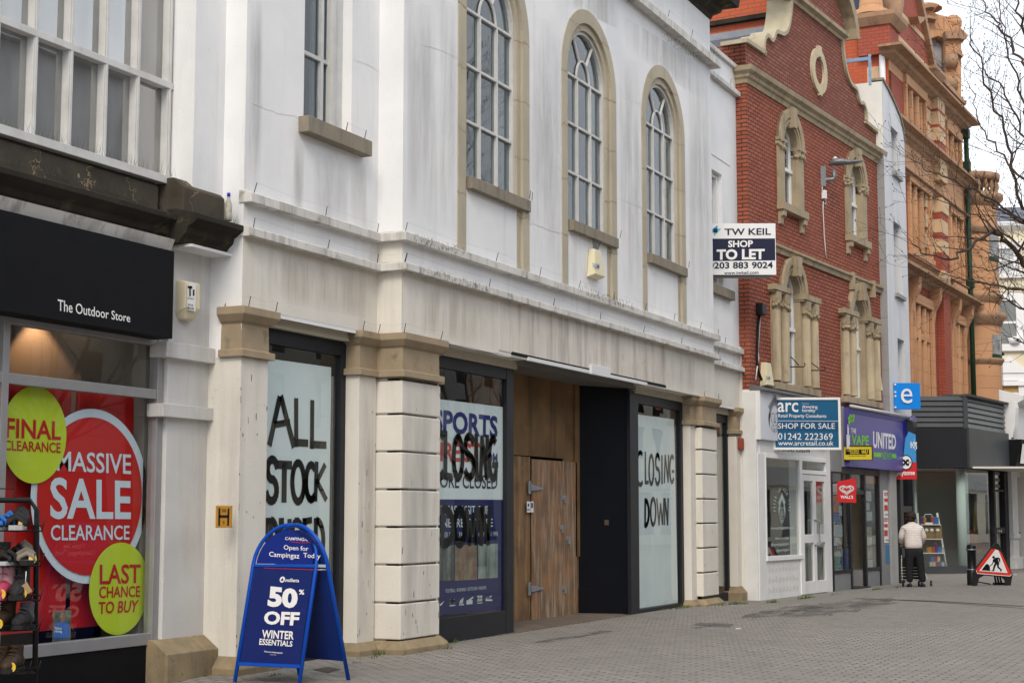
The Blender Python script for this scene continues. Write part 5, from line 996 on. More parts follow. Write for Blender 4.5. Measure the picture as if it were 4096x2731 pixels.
f, t, a, c = board('for_sale_sign', 'blue shop for sale board in a white frame over the barber fascia', 'sign', FB.w(.95, -.25, 0), -66, z4(516, 170), z4(1412, 833), m=TEAL, fm=WHITEP, fw=.045)
MB(f).prism([f.q(z4(*p), -.002) for p in ((520, 464), (1410, 466), (1410, 600), (520, 598))], -.005, -.001).build('band', TEAL2, t)
ln = MB(f); ln.stroke([f.q(z4(520, 462), -.006), f.q(z4(1400, 465), -.006)], .008, -.006); ln.build('rule', WHL, t)
lettering(f, -.007, [('arc', [z4(558, 205), z4(847, 208), z4(847, 340), z4(558, 340)], .01), ('incorporating', [z4(897, 214), z4(997, 216), z4(997, 232), z4(897, 230)]), ('downing', [z4(900, 238), z4(1117, 243), z4(1117, 305), z4(900, 298)], 0, 0, .88), ('bentley', [z4(902, 290), z4(1088, 292), z4(1086, 356), z4(902, 352)], 0, 0, .88), ('Retail Property Consultants', [z4(567, 364), z4(1237, 370), z4(1237, 432), z4(567, 428)], .008),
   ('SHOP FOR SALE', [z4(565, 494), z4(1357, 494), z4(1357, 572), z4(565, 570)]), ('01242 222369', [z4(566, 632), z4(1328, 636), z4(1328, 728), z4(566, 724)]), ('www.arcretail.co.uk', [z4(568, 738), z4(1338, 738), z4(1338, 806), z4(568, 804)], .005)], WHL, t)
bx('bracket', MATS['bracket_grey'], t, f, a[0] - .05, c[0] - .1, .05, .09, c[1] - .02, c[1] + .02)
REDF = mat('flag_red', (.55, .022, .026), .5)
f = Fr(FB.w(4.35, -.2, 0), -64); t = thing('ice_cream_flag', 'red ice cream flag sign with a white heart hanging at the newsagent door', 'sign', f, (0, 0, 1.7))
MB(f).prism([f.q(V6(*p)) for p in ((95, 638), (243, 608), (245, 804), (97, 798))], 0, .025).build('panel', REDF, t)
hb = MB(f); HS = lambda w_, *p: hb.stroke([f.q(V6(*q), -.004) for q in p], w_, -.004)
heart = lambda k: [(170 + k * 54 * (16 * sin(a) ** 3) / 16, 700 - k * 32 * (13 * cos(a) - 5 * cos(2 * a) - 2 * cos(3 * a) - cos(4 * a)) / 14) for a in [2 * pi * i / 28 for i in range(29)]]
HS(.028, *heart(1.0)); HS(.024, *heart(.62)[4:25]); hb.build('heart_mark', WHL, t)
lettering(f, -.005, [("WALL'S", [V6(121, 744), V6(221, 746), V6(221, 772), V6(121, 770)], .03)], WHL, t)
MB(f).tube([(f.q(V6(52, 652))[0], .02, f.q(V6(52, 652))[1]), (f.q(V6(100, 642))[0], .02, f.q(V6(100, 642))[1]), (f.q(V6(243, 612))[0], .012, f.q(V6(243, 612))[1])], .014, 6).build('pole', BLACK, t)
YEL = mat('board_yellow', (.62, .50, .035), .45)
f, t, a, c = board('money_sign', 'yellow money transfer sign with black logo under the purple fascia lettering', 'sign', FB.w(5.05, -.42, 0), -64, V6(142, 360), V6(369, 467), m=YEL, fm=BLACK, fw=.012)
MB(f).prism([f.q(V6(*p), -.002) for p in ((162, 388), (346, 384), (346, 424), (162, 426))], -.005, -.001).build('black_band', BLACK, t)
lettering(f, -.007, [('WESTERN', [V6(166, 390), V6(266, 388), V6(266, 402), V6(166, 404)], .03), ('UNION', [V6(198, 406), V6(266, 405), V6(266, 420), V6(198, 421)], .03), ('WU', [V6(286, 390), V6(338, 388), V6(336, 420), V6(286, 421)], .04, .2)], YEL, t); lettering(f, -.007, [('moving money for better', [V6(186, 432), V6(324, 429), V6(324, 442), V6(186, 444)], .005)], BLACK, t)
# ------------------------------------------------------------------ narrow grey building
FG = Fr((38.085, 7.886, 0), 0); GX = 2.55
GB = thing('grey_building', 'narrow pale grey rendered building with a curved top and slit windows', 'building', FG)
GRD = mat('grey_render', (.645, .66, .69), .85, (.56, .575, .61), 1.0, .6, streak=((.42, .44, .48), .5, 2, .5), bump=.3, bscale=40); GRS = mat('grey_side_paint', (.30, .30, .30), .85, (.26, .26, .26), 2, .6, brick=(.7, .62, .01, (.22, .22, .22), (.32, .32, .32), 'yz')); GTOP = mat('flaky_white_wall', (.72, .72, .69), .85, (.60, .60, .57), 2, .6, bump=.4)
zA = zm(3400, 0, 1.743); zB = zm(3400, 800, 1.743)
wins = []
for z_, ps in ((zA, ((287, 875), (332, 930), (345, 1248), (293, 1190))), (zB, ((300, 140), (350, 183), (368, 690), (316, 640))), (zB, ((328, 957), (374, 983), (392, 1330), (344, 1330)))):
    q = [FG.q(z_(*p)) for p in ps]; x0 = (q[0][0] + q[3][0]) / 2; x1 = (q[1][0] + q[2][0]) / 2; z1 = (q[0][1] + q[1][1]) / 2; z0 = (q[2][1] + q[3][1]) / 2; wins.append((x0, x1, z0, z1))
top = [(GX, 10.9), (GX * .93, 11.2), (GX * .8, 11.42), (GX * .55, 11.62), (GX * .25, 11.80), (0, 11.9)]
b = MB(FG); b.sheet([(0, 3.5), (GX, 3.5)] + top, [[(w_[0], w_[2]), (w_[1], w_[2]), (w_[1], w_[3]), (w_[0], w_[3])] for w_ in wins], 0, .45); b.quad((GX, 0, 3.5), (GX, 6, 3.5), (GX, 6, 10.9), (GX, 0, 10.9)); b.build('wall', GRD, GB)
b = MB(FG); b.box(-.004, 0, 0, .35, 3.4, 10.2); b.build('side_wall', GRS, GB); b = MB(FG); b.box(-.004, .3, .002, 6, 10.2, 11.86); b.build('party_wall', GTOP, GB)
b = MB(FG)
for w_ in wins: b.box(w_[0], w_[1], .40, .44, w_[2], w_[3])
b.build('window', DKIN, GB); b = MB(FG)
for w_ in wins: b.box(w_[0] - .05, w_[1] + .1, -.08, .3, w_[2] - .09, w_[2])
b.build('sill', GRS, GB)
b = MB(FG); b.extpath([(-.1, 0), (.05, 0), (.05, .05), (-.1, .05)], [(0, 0), (0, 0)]) if False else None
ribbon(FG, list(reversed(top)), -.04, .3, .06, 'coping', SILL, GB)
ra = thing('roof_rail', 'pale blue roof railing on top of the narrow grey building', 'railing', FG, (0, 2, 11.9)); b = MB(FG)
for p in ((-.02, 2.2), (-.02, .25)): b.box(p[0], p[0] + .06, p[1], p[1] + .06, 11.8, 12.55)
b.box(-.01, .05, .25, 2.2, 12.42, 12.5); b.build('frame', mat('rail_blue', (.16, .33, .55), .5, (.35, .38, .4), 9, .8), ra)
# ground floor beneath it: grey posts and dark glazing
GS = thing('dark_shop_front', 'dark glazed shop front beneath the narrow grey building', 'shop front', FG, (1.5, 0, 0))
b = MB(FG); b.box(.35, 1.0, .05, .4, -.2, 3.5); b.box(1.0, 1.15, -.02, .3, -.2, 3.2); b.build('post', GRYP, GS, bevel=.006)
b = MB(FG); b.box(.62, .98, -.06, .3, -.2, 3.4); b.box(2.35, 2.55, -.02, .3, -.2, 3.2); b.box(1.15, 2.4, -.0, .2, 1.6, 1.75); b.build('frame', DKFR, GS, bevel=.006)
b = MB(FG); b.box(1.1, 2.5, -.02, .4, -.2, .45); b.build('stall_riser', mat('beige_riser', (.40, .36, .30), .8, (.3, .27, .22), 4, .6), GS); b = MB(FG); b.box(1.1, 2.4, .1, .105, .45, 3.2); b.build('pane', GL, GS); b = MB(FG); b.box(.4, 2.5, 1.4, 1.5, 0, 3.4); b.build('interior', mat('shade_room', (.09, .095, .095), .9), GS); b = MB(FG); b.box(.3, 2.6, -.05, .5, 3.2, 3.6); b.build('fascia', BLACK, GS)
# signs on it
E7 = zm(3400, 1500, 1.651)
gx_ = FG.q(E7(290, 140))[0]
f, t, a, c = board('letter_sign', 'bright blue square sign with a white letter e on the grey building', 'sign', FG.w(max(.1, gx_), -.12, 0), -64, E7(290, 51), E7(467, 224), th=.14, m=mat('sign_azure', (.006, .22, .72), .35))
lettering(f, -.03, [('e', [E7(336, 88), E7(412, 88), E7(412, 186), E7(336, 186)], .0)], WHL, t)
bs2 = MB(f)
for p in ((297, 62), (298, 112), (299, 138), (299, 212)): x_, z_ = f.q(E7(*p)); bs2.box(x_ - .02, x_ + .02, -.02, 0, z_ - .02, z_ + .02)
bs2.build('bolts', WHL, t)
f = Fr(FB.w(9.0, -.36, 0), -64); t = thing('payment_sign', 'red and blue projecting payment sign with a round owl-like face mark by the newsagent', 'sign', f, (0, 0, 2))
t['label'] = 'red and blue projecting payment sign with a round white face mark by the newsagent'
P4 = lambda *ps: [f.q(E7(*p)) for p in ps]
MB(f).prism(P4((350, 574), (440, 576), (441, 686), (296, 688), (294, 630), (335, 628)), 0, .05).build('red_panel', REDF, t); MB(f).prism(P4((388, 372), (434, 392), (438, 575), (350, 574), (366, 420)), .004, .05).build('blue_panel', mat('sign_sky', (.05, .27, .58), .4), t)
def pdisc(cx, cy, rx, ry, m, y, nm): MB(f).prism([f.q(E7(cx + rx * cos(2 * pi * k / 32), cy + ry * sin(2 * pi * k / 32)), y) for k in range(32)], y, y + .004).build(nm, m, t)
pdisc(369, 576, 43, 50, BLACK, -.008, 'ring'); pdisc(370, 576, 36, 43, WHL, -.013, 'face')
lettering(f, -.018, [('\u221e', [E7(338, 552), E7(404, 552), E7(404, 600), E7(338, 600)], .06)] if False else [('o', [E7(338, 554), E7(368, 554), E7(368, 598), E7(338, 598)], .06), ('c', [E7(366, 554), E7(390, 554), E7(390, 598), E7(366, 598)], .06)], BLACK, t); pdisc(397, 576, 4, 5, BLACK, -.018, 'dot')
lettering(f, -.006, [('payzone', [E7(308, 638), E7(428, 636), E7(428, 668), E7(308, 668)], .025), ('e-cigs', [E7(398, 420), E7(442, 424), E7(442, 510), E7(400, 500)], .02)], WHL, t)
t = thing('alarm_box', 'small blue alarm box tucked above the payment sign', 'alarm box', FG, (1, -.1, 3.5), group='alarm boxes on the walls'); a, c = FG.q(E7(393, 268), -.1), FG.q(E7(426, 322), -.1); bx('case', BLU, t, FG, a[0], max(c[0], a[0] + .3), -.16, 0, c[1], a[1], bevel=.03)
lettering(FG, -.165, [('chubb', [E7(396, 300), E7(422, 304), E7(422, 316), E7(396, 312)], .01), ('C', [E7(398, 280), E7(412, 282), E7(412, 300), E7(398, 298)], .05)], WHL, t)
# ------------------------------------------------------------------ ornate terracotta and brick building
FT = Fr((45, 9.4, 0), -2.6)
z3_, z4_, z5_ = zm(3500, 0, 2.85), zm(3580, 500, 2.85), zm(3580, 1050, 2.851)
T3 = lambda x, y, d=0: FT.q(z3_(x, y), d); T4 = lambda x, y, d=0: FT.q(z4_(x, y), d); T5 = lambda x, y, d=0: FT.q(z5_(x, y), d)
TB = thing('terracotta_building', 'tall ornate brick and terracotta building with steep gable beyond the grey one', 'building', FT, (8, 0, 0))
TBR = mat('ruby_brick', (.36, .085, .05), .8, (.27, .065, .042), .5, .6, bump=.4, brick=(.24, .10, .011, (.16, .06, .045), (.29, .065, .04), 'wall')); OBR = mat('orange_brick', (.50, .105, .045), .8, (.40, .065, .024), .6, .5, bump=.4, brick=(.30, .145, .009, (.20, .10, .065), (.44, .075, .03), 'yz'))
TER = mat('terracotta', (.53, .29, .155), .7, (.42, .225, .12), 1.2, .6, streak=((.30, .16, .08), .5, 2.2, .52), bump=.3, brick=(.62, .42, .010, (.28, .15, .08), (.48, .255, .135), 'wall')); TERD = mat('terracotta_moulding', (.37, .225, .14), .75, (.29, .18, .105), 1.6, .7, streak=((.12, .08, .05), .55, 3, .5), bump=.4); TERB = mat('stone_band', (.56, .40, .25), .8, (.48, .33, .2), 2, .6)
xL = T3(150, 650)[0]; xR = T4(770, 600)[0]
zc0, zc1 = T3(690, 1205)[1], T3(690, 1095)[1]
wr = {}
def wrect(nm, x0p, x1p, ztp, zbp): wr[nm] = (x0p[0], x1p[0], zbp[1], ztp[1])
wrect('a', T3(335, 960), T3(545, 1190), T3(335, 965), T4(330, 222)); wrect('b', T4(575, 100), T4(722, 200), T4(578, 62), T4(722, 560))
wrect('c', T4(150, 660), T4(372, 830), T4(152, 650), T4(388, 1545)); wrect('d', T4(618, 1000), T4(742, 1080), T4(620, 1005), T5(740, 290))
wrect('e', T5(200, 500), T5(392, 560), T5(205, 458), (0, 4.3)); wrect('f', T5(668, 720), T5(768, 760), T5(672, 685), (0, 4.3))
wl = MB(FT); wl.sheet([(xL, 4.0), (xR, 4.0), (xR, zc0 + .1), (xL, zc0 + .1)], [[(w_[0], w_[2]), (w_[1], w_[2]), (w_[1], w_[3]), (w_[0], w_[3])] for w_ in wr.values()], 0, .5); wl.quad((xR, 0, -.2), (xR, 10, -.2), (xR, 10, zc0), (xR, 0, zc0)); wl.build('wall', TBR, TB)
# bands of stone on the brickwork
def tp(Z, pts, m, nm, y0=-.03, y1=.05): return MB(FT).prism([Z(*p) for p in pts], y0, y1).build(nm, m, TB)
gl0, gl1, gr0, gr1 = T3(222, 380), T3(275, 0), T3(640, 835), T3(470, 0)
def isect(a, b, c, d):
    a, b, c, d = map(V, (a, b, c, d)); r = b - a; s = d - c; t = ((c - a).cross(s)) / (r.cross(s)); return tuple(a + r * t)
ap = isect(gl0, gl1, gr0, gr1)
if not (gr0[1] < ap[1] < gr0[1] + 14): ap = ((gl1[0] + gr1[0]) / 2, gr1[1] + 3)
MB(FT).prism([(gl0[0], zc1 - .1), gl0, ap, gr0, (gr0[0], zc1 - .1)], .01, .6).build('gable', TBR, TB)
ribbon(FT, [gr0, ap, gl0], -.16, .7, -.30, 'gable_coping', TERD, TB)
for zz in ((T3(265, 95)[1], T3(265, 150)[1]), (T3(240, 375)[1], T3(240, 440)[1])):
    def ex(zv, p, q): t = (zv - p[1]) / (q[1] - p[1]); return p[0] + (q[0] - p[0]) * t
    zt_, zb_ = zz; MB(FT).prism([(ex(zb_, gl0, ap), zb_), (ex(zb_, gr0, ap), zb_), (ex(zt_, gr0, ap), zt_), (ex(zt_, gl0, ap), zt_)], -.012, .05).build('stone_band', TERB, TB)
tp(T3, ((375, 205), (478, 215), (440, 260), (400, 290)), TERD, 'corbel', -.3, .05)
# corner pier with ball finial, right-hand pedestal, parapet
px0, px1 = T3(118, 400)[0], T3(222, 420)[0]
MB(FT).box(px0, px1, -.12, .8, zc1 - .2, T3(200, 300)[1]).build('corner_pier', TBR, TB)
b = MB(FT); zt = T3(200, 330)[1]; b.extpath([(-.2, zt - .1), (.06, zt - .1), (.22, zt + .12), (.24, zt + .25), (-.2, zt + .34)], [(px0, .75), (px0, -.12), (px1, -.12), (px1, .6)]); b.box(px0, px1, -.1, .6, zt, zt + .3); b.build('pier_cap', TERD, TB)
fx, fy = (px0 + px1) / 2 - .15, .5; b = MB(FT); zt += .3
b.lathe([(.55, zt), (.5, zt + .15), (.36, zt + .22), (.32, zt + .55), (.24, zt + .65), (.24, zt + .80), (.36, zt + .88), (.62, zt + 1.05), (.66, zt + 1.25), (.5, zt + 1.5), (0, zt + 1.6)], fx, fy, 18); b.build('ball_finial', TER, TB)
b = MB(FT); p0, p1 = T3(632, 1000)[0], T3(725, 1000)[0]; zt = T3(640, 860)[1]; b.box(p0, p1, -.10, .6, zc1 - .2, zt); b.build('pedestal', TBR, TB); b = MB(FT); b.extpath([(-.2, zt), (.02, zt), (.14, zt + .15), (.14, zt + .25), (-.2, zt + .3)], [(p0, .8), (p0, -.10), (p1, -.10), (p1, .8)]); b.build('pedestal_cap', TERD, TB)
b = MB(FT); b.box(p1, xR, -.02, .4, zc1 - .2, T3(730, 930)[1]); b.build('parapet', TBR, TB); b = MB(FT); b.box(p1, xR + .05, -.12, .5, T3(730, 930)[1], T3(730, 895)[1] + .05); b.build('parapet_coping', TERD, TB)
def corn(z0, z1, d, m=TERD, x0=None, x1=None, nm='cornice'):
    x0 = xL - .05 if x0 is None else x0; x1 = xR + .05 if x1 is None else x1; h = z1 - z0
    return MB(FT).extpath([(-.1, z0), (.03, z0), (d * .3, z0 + h * .25), (d * .45, z0 + h * .35), (d * .55, z0 + h * .6), (d, z0 + h * .72), (d, z0 + h * .95), (-.1, z1)], [(x0, .14), (x0, 0), (x1, 0), (x1, .5)]).build(nm, m, TB)
corn(zc0, zc1, .55)
c2b, c2t = T4(500, 480)[1], T4(500, 395)[1]; corn(c2b - .15, c2t, .45)
c3b, c3t = T5(500, 355)[1], T5(500, 275)[1]; corn(c3b - .1, c3t, .5)
h4b, h4t = T4(440, 835)[1], T4(440, 775)[1]; corn(h4b, h4t, .22)
s5b, s5t = T5(560, 195)[1], T5(560, 150)[1]; corn(s5b, s5t, .16)
b = MB(FT); b.box(xL, xR, -.03, .05, h4t, c2b - .1); b.box(xL, xR, -.03, .05, c3t - .02, s5b); b.box(xL, xR, -.02, .05, zc0 - .3, zc0); b.build('terracotta_band', TER, TB)
# brick pier with white bands between the windows
bx0, bx1 = T4(425, 300)[0], T4(502, 350)[0]
b = MB(FT); b.box(bx0, bx1, -.22, .1, -.2, h4b - .02); b.box(bx0, bx1, -.22, .1, c2t, zc0); b.build('brick_pier', TBR, TB)
b = MB(FT); b.box(bx0 - .02, bx1 + .02, -.26, .1, h4b - .45, h4b); b.box(bx0 - .02, bx1 + .02, -.25, .1, c2b - .6, c2t); b.box(bx0 - .02, bx1 + .02, -.25, .1, c3t, s5t)
bandz = [T4(440, y)[1] for y in (180, 1130, 1400)]
zz_ = [(c2t + (zc0 - c2t) * k / 4) for k in (1, 2.2, 3.4)] + [s5t + (h4b - s5t) * k / 4 for k in (1.0, 2.1, 3.2)]
for z in zz_: b.box(bx0 - .004, bx1 + .004, -.225, .1, z, z + .42); b.box(wr['a'][1], wr['b'][0], -.006, .05, z, z + .42)
b.build('stone_band', TERB, TB)
# windows: heavy terracotta jambs and round mullions, glass deep behind
def twin(w_, n, transom=None, hood=False):
    x0, x1, z0, z1 = w_; f = MB(FT); sw_ = .16
    f.box(x0 - sw_, x0, -.10, .3, z0, z1 + .1); f.box(x1, x1 + sw_, -.10, .3, z0, z1 + .1); f.box(x0 - sw_ - .04, x1 + sw_ + .04, -.12, .3, z1, z1 + .30); f.box(x0 - sw_, x1 + sw_, -.16, .3, z0 - .18, z0)
    for k in range(1, n): x = x0 + (x1 - x0) * k / n; f.tube([(x, .06, z0), (x, .06, z1)], .13, 10); f.box(x - .11, x + .11, .08, .4, z0, z1)
    for x in (x0 + .05, x1 - .05): f.tube([(x, .10, z0), (x, .10, z1)], .10, 8)
    if transom: f.box(x0, x1, -.02, .4, transom - .09, transom + .09)
    if hood:
        for x in (x0 - .28, x1 + .28): f.box(x - .16, x + .16, -.06, .3, z0, z1 + .3); f.ext([(-.06, z1 - .4), (-.12, z1), (-.30, z1 + .35), (-.34, c3b), (.2, c3b), (.2, z1 - .4)], x - .17, x + .17)
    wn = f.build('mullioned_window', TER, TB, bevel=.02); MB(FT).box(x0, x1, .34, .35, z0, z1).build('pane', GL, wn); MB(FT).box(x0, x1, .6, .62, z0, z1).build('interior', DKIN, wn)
twin(wr['a'], 3); twin(wr['b'], 2); twin(wr['c'], 3); twin(wr['d'], 2); twin(wr['e'], 3, T5(300, 850)[1], True); twin(wr['f'], 2, T5(720, 1030)[1], True)
# side wall, roofs, pipes
zs_ = 15.75
b = MB(FT); b.box(xL - .02, xL + .3, .0, 3.4, 7, zs_); b.box(xL - .02, xL + .3, 3.4, 14, 7, 19.5); b.build('side_wall', OBR, TB)
b = MB(FT); b.box(xL - .25, xL + .35, .6, 3.4, zs_, zs_ + .18); b.build('side_coping', GCOP, TB)
MB(FT).add([(xL + .1, .3, zs_ + .1), (xL + .1, 8, zs_ + .1), (xL + 4, 8, zs_ + 6), (xL + 4, .3, zs_ + 6)], [(0, 1, 2, 3)]).build('roof', mat('side_slate', (.060, .070, .115), .55, (.08, .09, .13), 1.2, .5, brick=(.5, .33, .012, (.022, .025, .035), (.085, .095, .14), 'yz'), bump=.4), TB, rec=False)
b = MB(FT); yp = -.04; b.tube([(xL - .12, .35, T3(130, 430)[1] + .3), (xL - .12, .15, T3(140, 430)[1] + .1), (xL - .12, .15, 8)], .09, 8); b.build('white_downpipe', WHITEP, TB)
GRNP = mat('green_pipe', (.010, .035, .018), .5); b = MB(FT); b.tube([(xR - .02, -.16, zc0), (xR - .02, -.16, 3)], .085, 8)
for z in (zc0 - .3, c2t + .3, s5t): b.box(xR - .15, xR + .11, -.28, -.02, z, z + .3)
b.build('green_downpipe', GRNP, TB)
# quoins on the side wall next to the pipe
b = MB(FT)
for k in range(8): b.box(xL - .03, xL + .02, .25, .62 + .28 * (k % 2), zs_ - 1.7 - .9 * k, zs_ - 1.25 - .9 * k)
b.build('quoin', TERB, TB)
# round corner turret
RT = .92; tx, ty = FT.q((3884, 700))[0], .1
T4r = lambda x, y: FT.q(z4_(x, y), ty - RT * .6)[1]; T5r = lambda x, y: FT.q(z5_(x, y), ty - RT * .6)[1]
tw = MB(FT); zt = T4r(900, 800)
tw.lathe([(RT, 0), (RT, zt)], tx, ty, 28); tw.build('turret', TER, TB)
tm = MB(FT)
for z, d, h in ((T4r(900, 1130), .14, .35), (T5r(950, 370), .14, .35), (T5r(950, 610), .22, .5), (T5r(1000, 1110), .10, .25), (T4r(920, 800), .24, .5)):
    tm.lathe([(RT - .05, z - h * .4), (RT + d * .3, z - h * .3), (RT + d * .5, z), (RT + d, z + h * .2), (RT + d, z + h * .5), (RT - .05, z + h * .6)], tx, ty, 28)
zb_ = T4r(900, 470); z0_ = T4r(920, 800) + .35
tm.lathe([(RT - .1, zb_ - .25), (RT + .12, zb_ - .22), (RT + .16, zb_), (RT - .1, zb_ + .04)], tx, ty, 28)
for k in range(22):
    a = 2 * pi * k / 22; hb_ = zb_ - .2 - z0_; tm.lathe([(.07, z0_ - .1), (.05, z0_ + .15 * hb_), (.10, z0_ + .4 * hb_), (.045, z0_ + .8 * hb_), (.08, zb_ - .2)], tx + (RT + .02) * cos(a), ty + (RT + .02) * sin(a), 6)
tm.build('turret_moulding', TERD, TB)
tg = MB(FT)
for z1, z0 in ((T4r(930, 1195), T4r(930, 1490)), (T5r(980, 795), T5r(990, 1065))): tg.lathe([(RT + .012, z0), (RT + .012, z1)], tx, ty, 10, True, rad(-125), rad(-72))
tg.build('turret_window', mat('turret_glass', (.14, .155, .165), .12, (.35, .36, .37), 3, .8), TB)
tf = MB(FT)
for z1, z0 in ((T4r(930, 1195), T4r(930, 1490)), (T5r(980, 795), T5r(990, 1065)), (T5r(1000, 1140), 3)): tf.lathe([(RT + .03, z0), (RT + .03, z1)], tx, ty, 3, True, rad(-76), rad(-68)); tf.lathe([(RT + .03, z0), (RT + .03, z0 + .14)], tx, ty, 8, True, rad(-128), rad(-68))
tf.build('turret_window_frame', GRNP, TB)
# ornate gable at the back corner: scrolled buttress, arch, ball
FR2 = Fr(FT.w(xR + .2, .9, 0), -66)
R3 = lambda *ps: [FR2.q(z3_(*p)) for p in ps]
og = MB(FR2); og.prism(R3((805, 440), (940, 440), (985, 470), (985, 1150), (800, 1150), (800, 920), (812, 800)), 0, 1.2)
og.prism(R3((545, 95), (630, 95), (670, 125), (735, 150), (890, 185), (970, 250), (1020, 340), (1020, 400), (790, 420), (735, 400), (600, 440), (540, 450)), .15, .9)
og.prism(R3((640, 900), (800, 920), (800, 1150), (640, 1150)), .3, .9); og.build('scrolled_gable', TER, TB, bevel=.03)
oc = MB(FR2)
for pts in (((780, 375), (990, 362), (1048, 430), (1000, 470), (940, 455), (800, 460)), ((530, 85), (600, 55), (715, 72), (670, 110), (630, 100), (545, 115)), ((540, 210), (600, 195), (690, 225), (690, 245), (600, 225), (545, 235)), ((808, 625), (940, 605), (1000, 650), (985, 670), (940, 635), (810, 645)), ((975, 1150), (1030, 1170), (1025, 1205), (975, 1190))): oc.prism(R3(*pts), -.2, 1.3)
for pt in ((860, 710), (860, 970)):
    p = FR2.q(z3_(*pt)); w_ = FR2.q(z3_(920, 0))[0] - FR2.q(z3_(800, 0))[0]; oc.tube([(p[0] - w_ / 2, -.1, p[1]), (p[0] + w_ / 2, -.1, p[1])], .25, 14)
oc.build('gable_moulding', TERD, TB)
p = FR2.q(z3_(925, 230)); oc = MB(FR2); oc.ball((p[0], .4, p[1]), .31, 16); oc.lathe([(.28, p[1] - 1.1), (.24, p[1] - .85), (.10, p[1] - .6), (.14, p[1] - .3)], p[0], .4, 14); oc.lathe([(.62, FR2.q(z3_(605, 60))[1]), (.5, FR2.q(z3_(605, 25))[1]), (0, FR2.q(z3_(605, 20))[1])], FR2.q(z3_(605, 50))[0], .5, 12); oc.build('ball_finial', TER, TB)
MB(FR2).prism(R3((600, 440), (735, 400), (740, 460), (800, 465), (800, 740), (690, 640), (600, 560)), .5, .9).build('lead_cheek', mat('lead_cheek', (.24, .26, .29), .7, (.36, .38, .41), 2, .8, blotch=(2, .6, (.10, .08, .07), .6)), TB)
MB(FR2).prism(R3((640, 640), (700, 650), (800, 750), (800, 920), (720, 860)), .35, .8).build('slate_slope', SLATE, TB)
# ------------------------------------------------------------------ dark corner shop
C0 = V((45.99, 7.467, -.05)); S1 = Fr(C0, -65); S2 = Fr(C0, -7)
CSH = thing('corner_shop', 'modern dark grey corner shop with slatted cladding and wide glass below the terracotta', 'shop front', S2, (1, 0, 0))
DGR = mat('dark_grey_fascia', (.020, .022, .027), .5, (.016, .018, .021), 1, .5, spec=.12); DGR2 = mat('dark_grey_lit_side', (.052, .056, .063), .45, (.042, .045, .051), 1, .5); SLT = mat('slat_cladding', (.060, .066, .074), .4, (.045, .05, .056), 2, .5)  # side grey is the fascia grey made lighter, its light put into the colour
za = S1.q(E7(770, 350))[1]; zb = S1.q(E7(778, 614))[1]; zt1 = S1.q(E7(740, 140))[1]
bx('fascia', DGR, CSH, S1, -5, .0, -.12, .3, zb, za, bevel=.01)
x2 = S2.q(E7(1030, 640))[0]; b = MB(S2); b.box(-.05, x2, -.12, .3, zb, za + .02); b.build('side_fascia', DGR2, CSH, bevel=.01)
n = 6; b = MB(S1)
for k in range(n): z0 = za + (zt1 - za) * k / n; b.ext([(.02, z0), (-.06, z0 + .03), (-.02, z0 + (zt1 - za) / n), (.3, z0 + (zt1 - za) / n), (.3, z0)], -5, -.03)
b.build('slatted_cladding', SLT, CSH); b = MB(S2)
for k in range(n): z0 = za + (zt1 - za) * k / n; b.ext([(.02, z0), (-.06, z0 + .03), (-.02, z0 + (zt1 - za) / n), (.3, z0 + (zt1 - za) / n), (.3, z0)], .03, x2 - .1)
b.build('slatted_cladding', mat('slat_lit_side', (.105, .112, .118), .45, (.08, .085, .09), 1, .6, streak=((.05, .05, .05), .5, 3, .5)), CSH)  # same slats in a lighter grey, the light on this side is painted in
b = MB(S1); b.box(-.06, .06, -.09, .1, za, zt1 + .02); b.build('corner_trim', SLT, CSH); b = MB(S2); b.box(-.1, x2, -.15, .6, zt1, zt1 + .06); b.build('roof_edge', mat('roof_edge', (.05, .05, .048), .9, (.09, .09, .08), 8, .8), CSH)
MB(S2).add([(0, 0, zt1), (x2, 0, zt1), (x2, 2.6, zt1 + .02), (0, 2.6, zt1 + .02)], [(0, 1, 2, 3)]).build('flat_roof', DGR, CSH, rec=False)
zr = S1.q(E7(700, 1262))[1]
bx('stall_riser', SLT, CSH, S1, -5, -.02, -.02, .3, -.3, zr); MB(S1).box(-5, 0, .04, .046, zr, zb).build('pane', GL, CSH); MB(S2).box(0, x2, .04, .046, zr - .1, zb).build('pane', GL, CSH); bx('stall_riser', SLT, CSH, S2, 0, x2, -.02, .2, -.3, zr - .15)
f = MB(S2)
for xx in (945, 1015): a = S2.q(E7(xx, 900))[0]; f.box(a, a + .18, -.04, .1, -.2, zb)
a0, a1 = S2.q(E7(945, 1010))[0], S2.q(E7(1020, 1040))[0]; f.box(a0, a1, -.03, .08, S2.q(E7(985, 1045))[1], S2.q(E7(985, 1005))[1]); f.box(a0, a1, -.03, .08, S2.q(E7(985, 768))[1], S2.q(E7(985, 755))[1]); f.box(a1, x2, -.05, .2, -.2, zb); f.build('door_frame', DKFR, CSH, bevel=.01)
f = MB(S2)
for k in range(5): z0 = S2.q(E7(965, 740))[1] + .18 * k; f.box(a0 + .2, S2.q(E7(985, 700))[0], -.02, .0, z0, z0 + .08)
f.build('vent', SILL, CSH); lettering(S2, -.04, [('114', [E7(975, 1018), E7(1003, 1018), E7(1003, 1038), E7(975, 1038)], .03)], WHL, CSH)
f = MB(S1); p = S1.q(E7(745, 900), .5); f.tube([(p[0], .5, zr - .1), (p[0], .5, zb + .1)], .17, 14); p = S1.q(E7(405, 800), 1.0); f.tube([(p[0], 1.0, zr - .1), (p[0], 1.0, zb + .1)], .16, 12); f.build('column', mat('column_paint', (.55, .62, .62), .6), CSH)
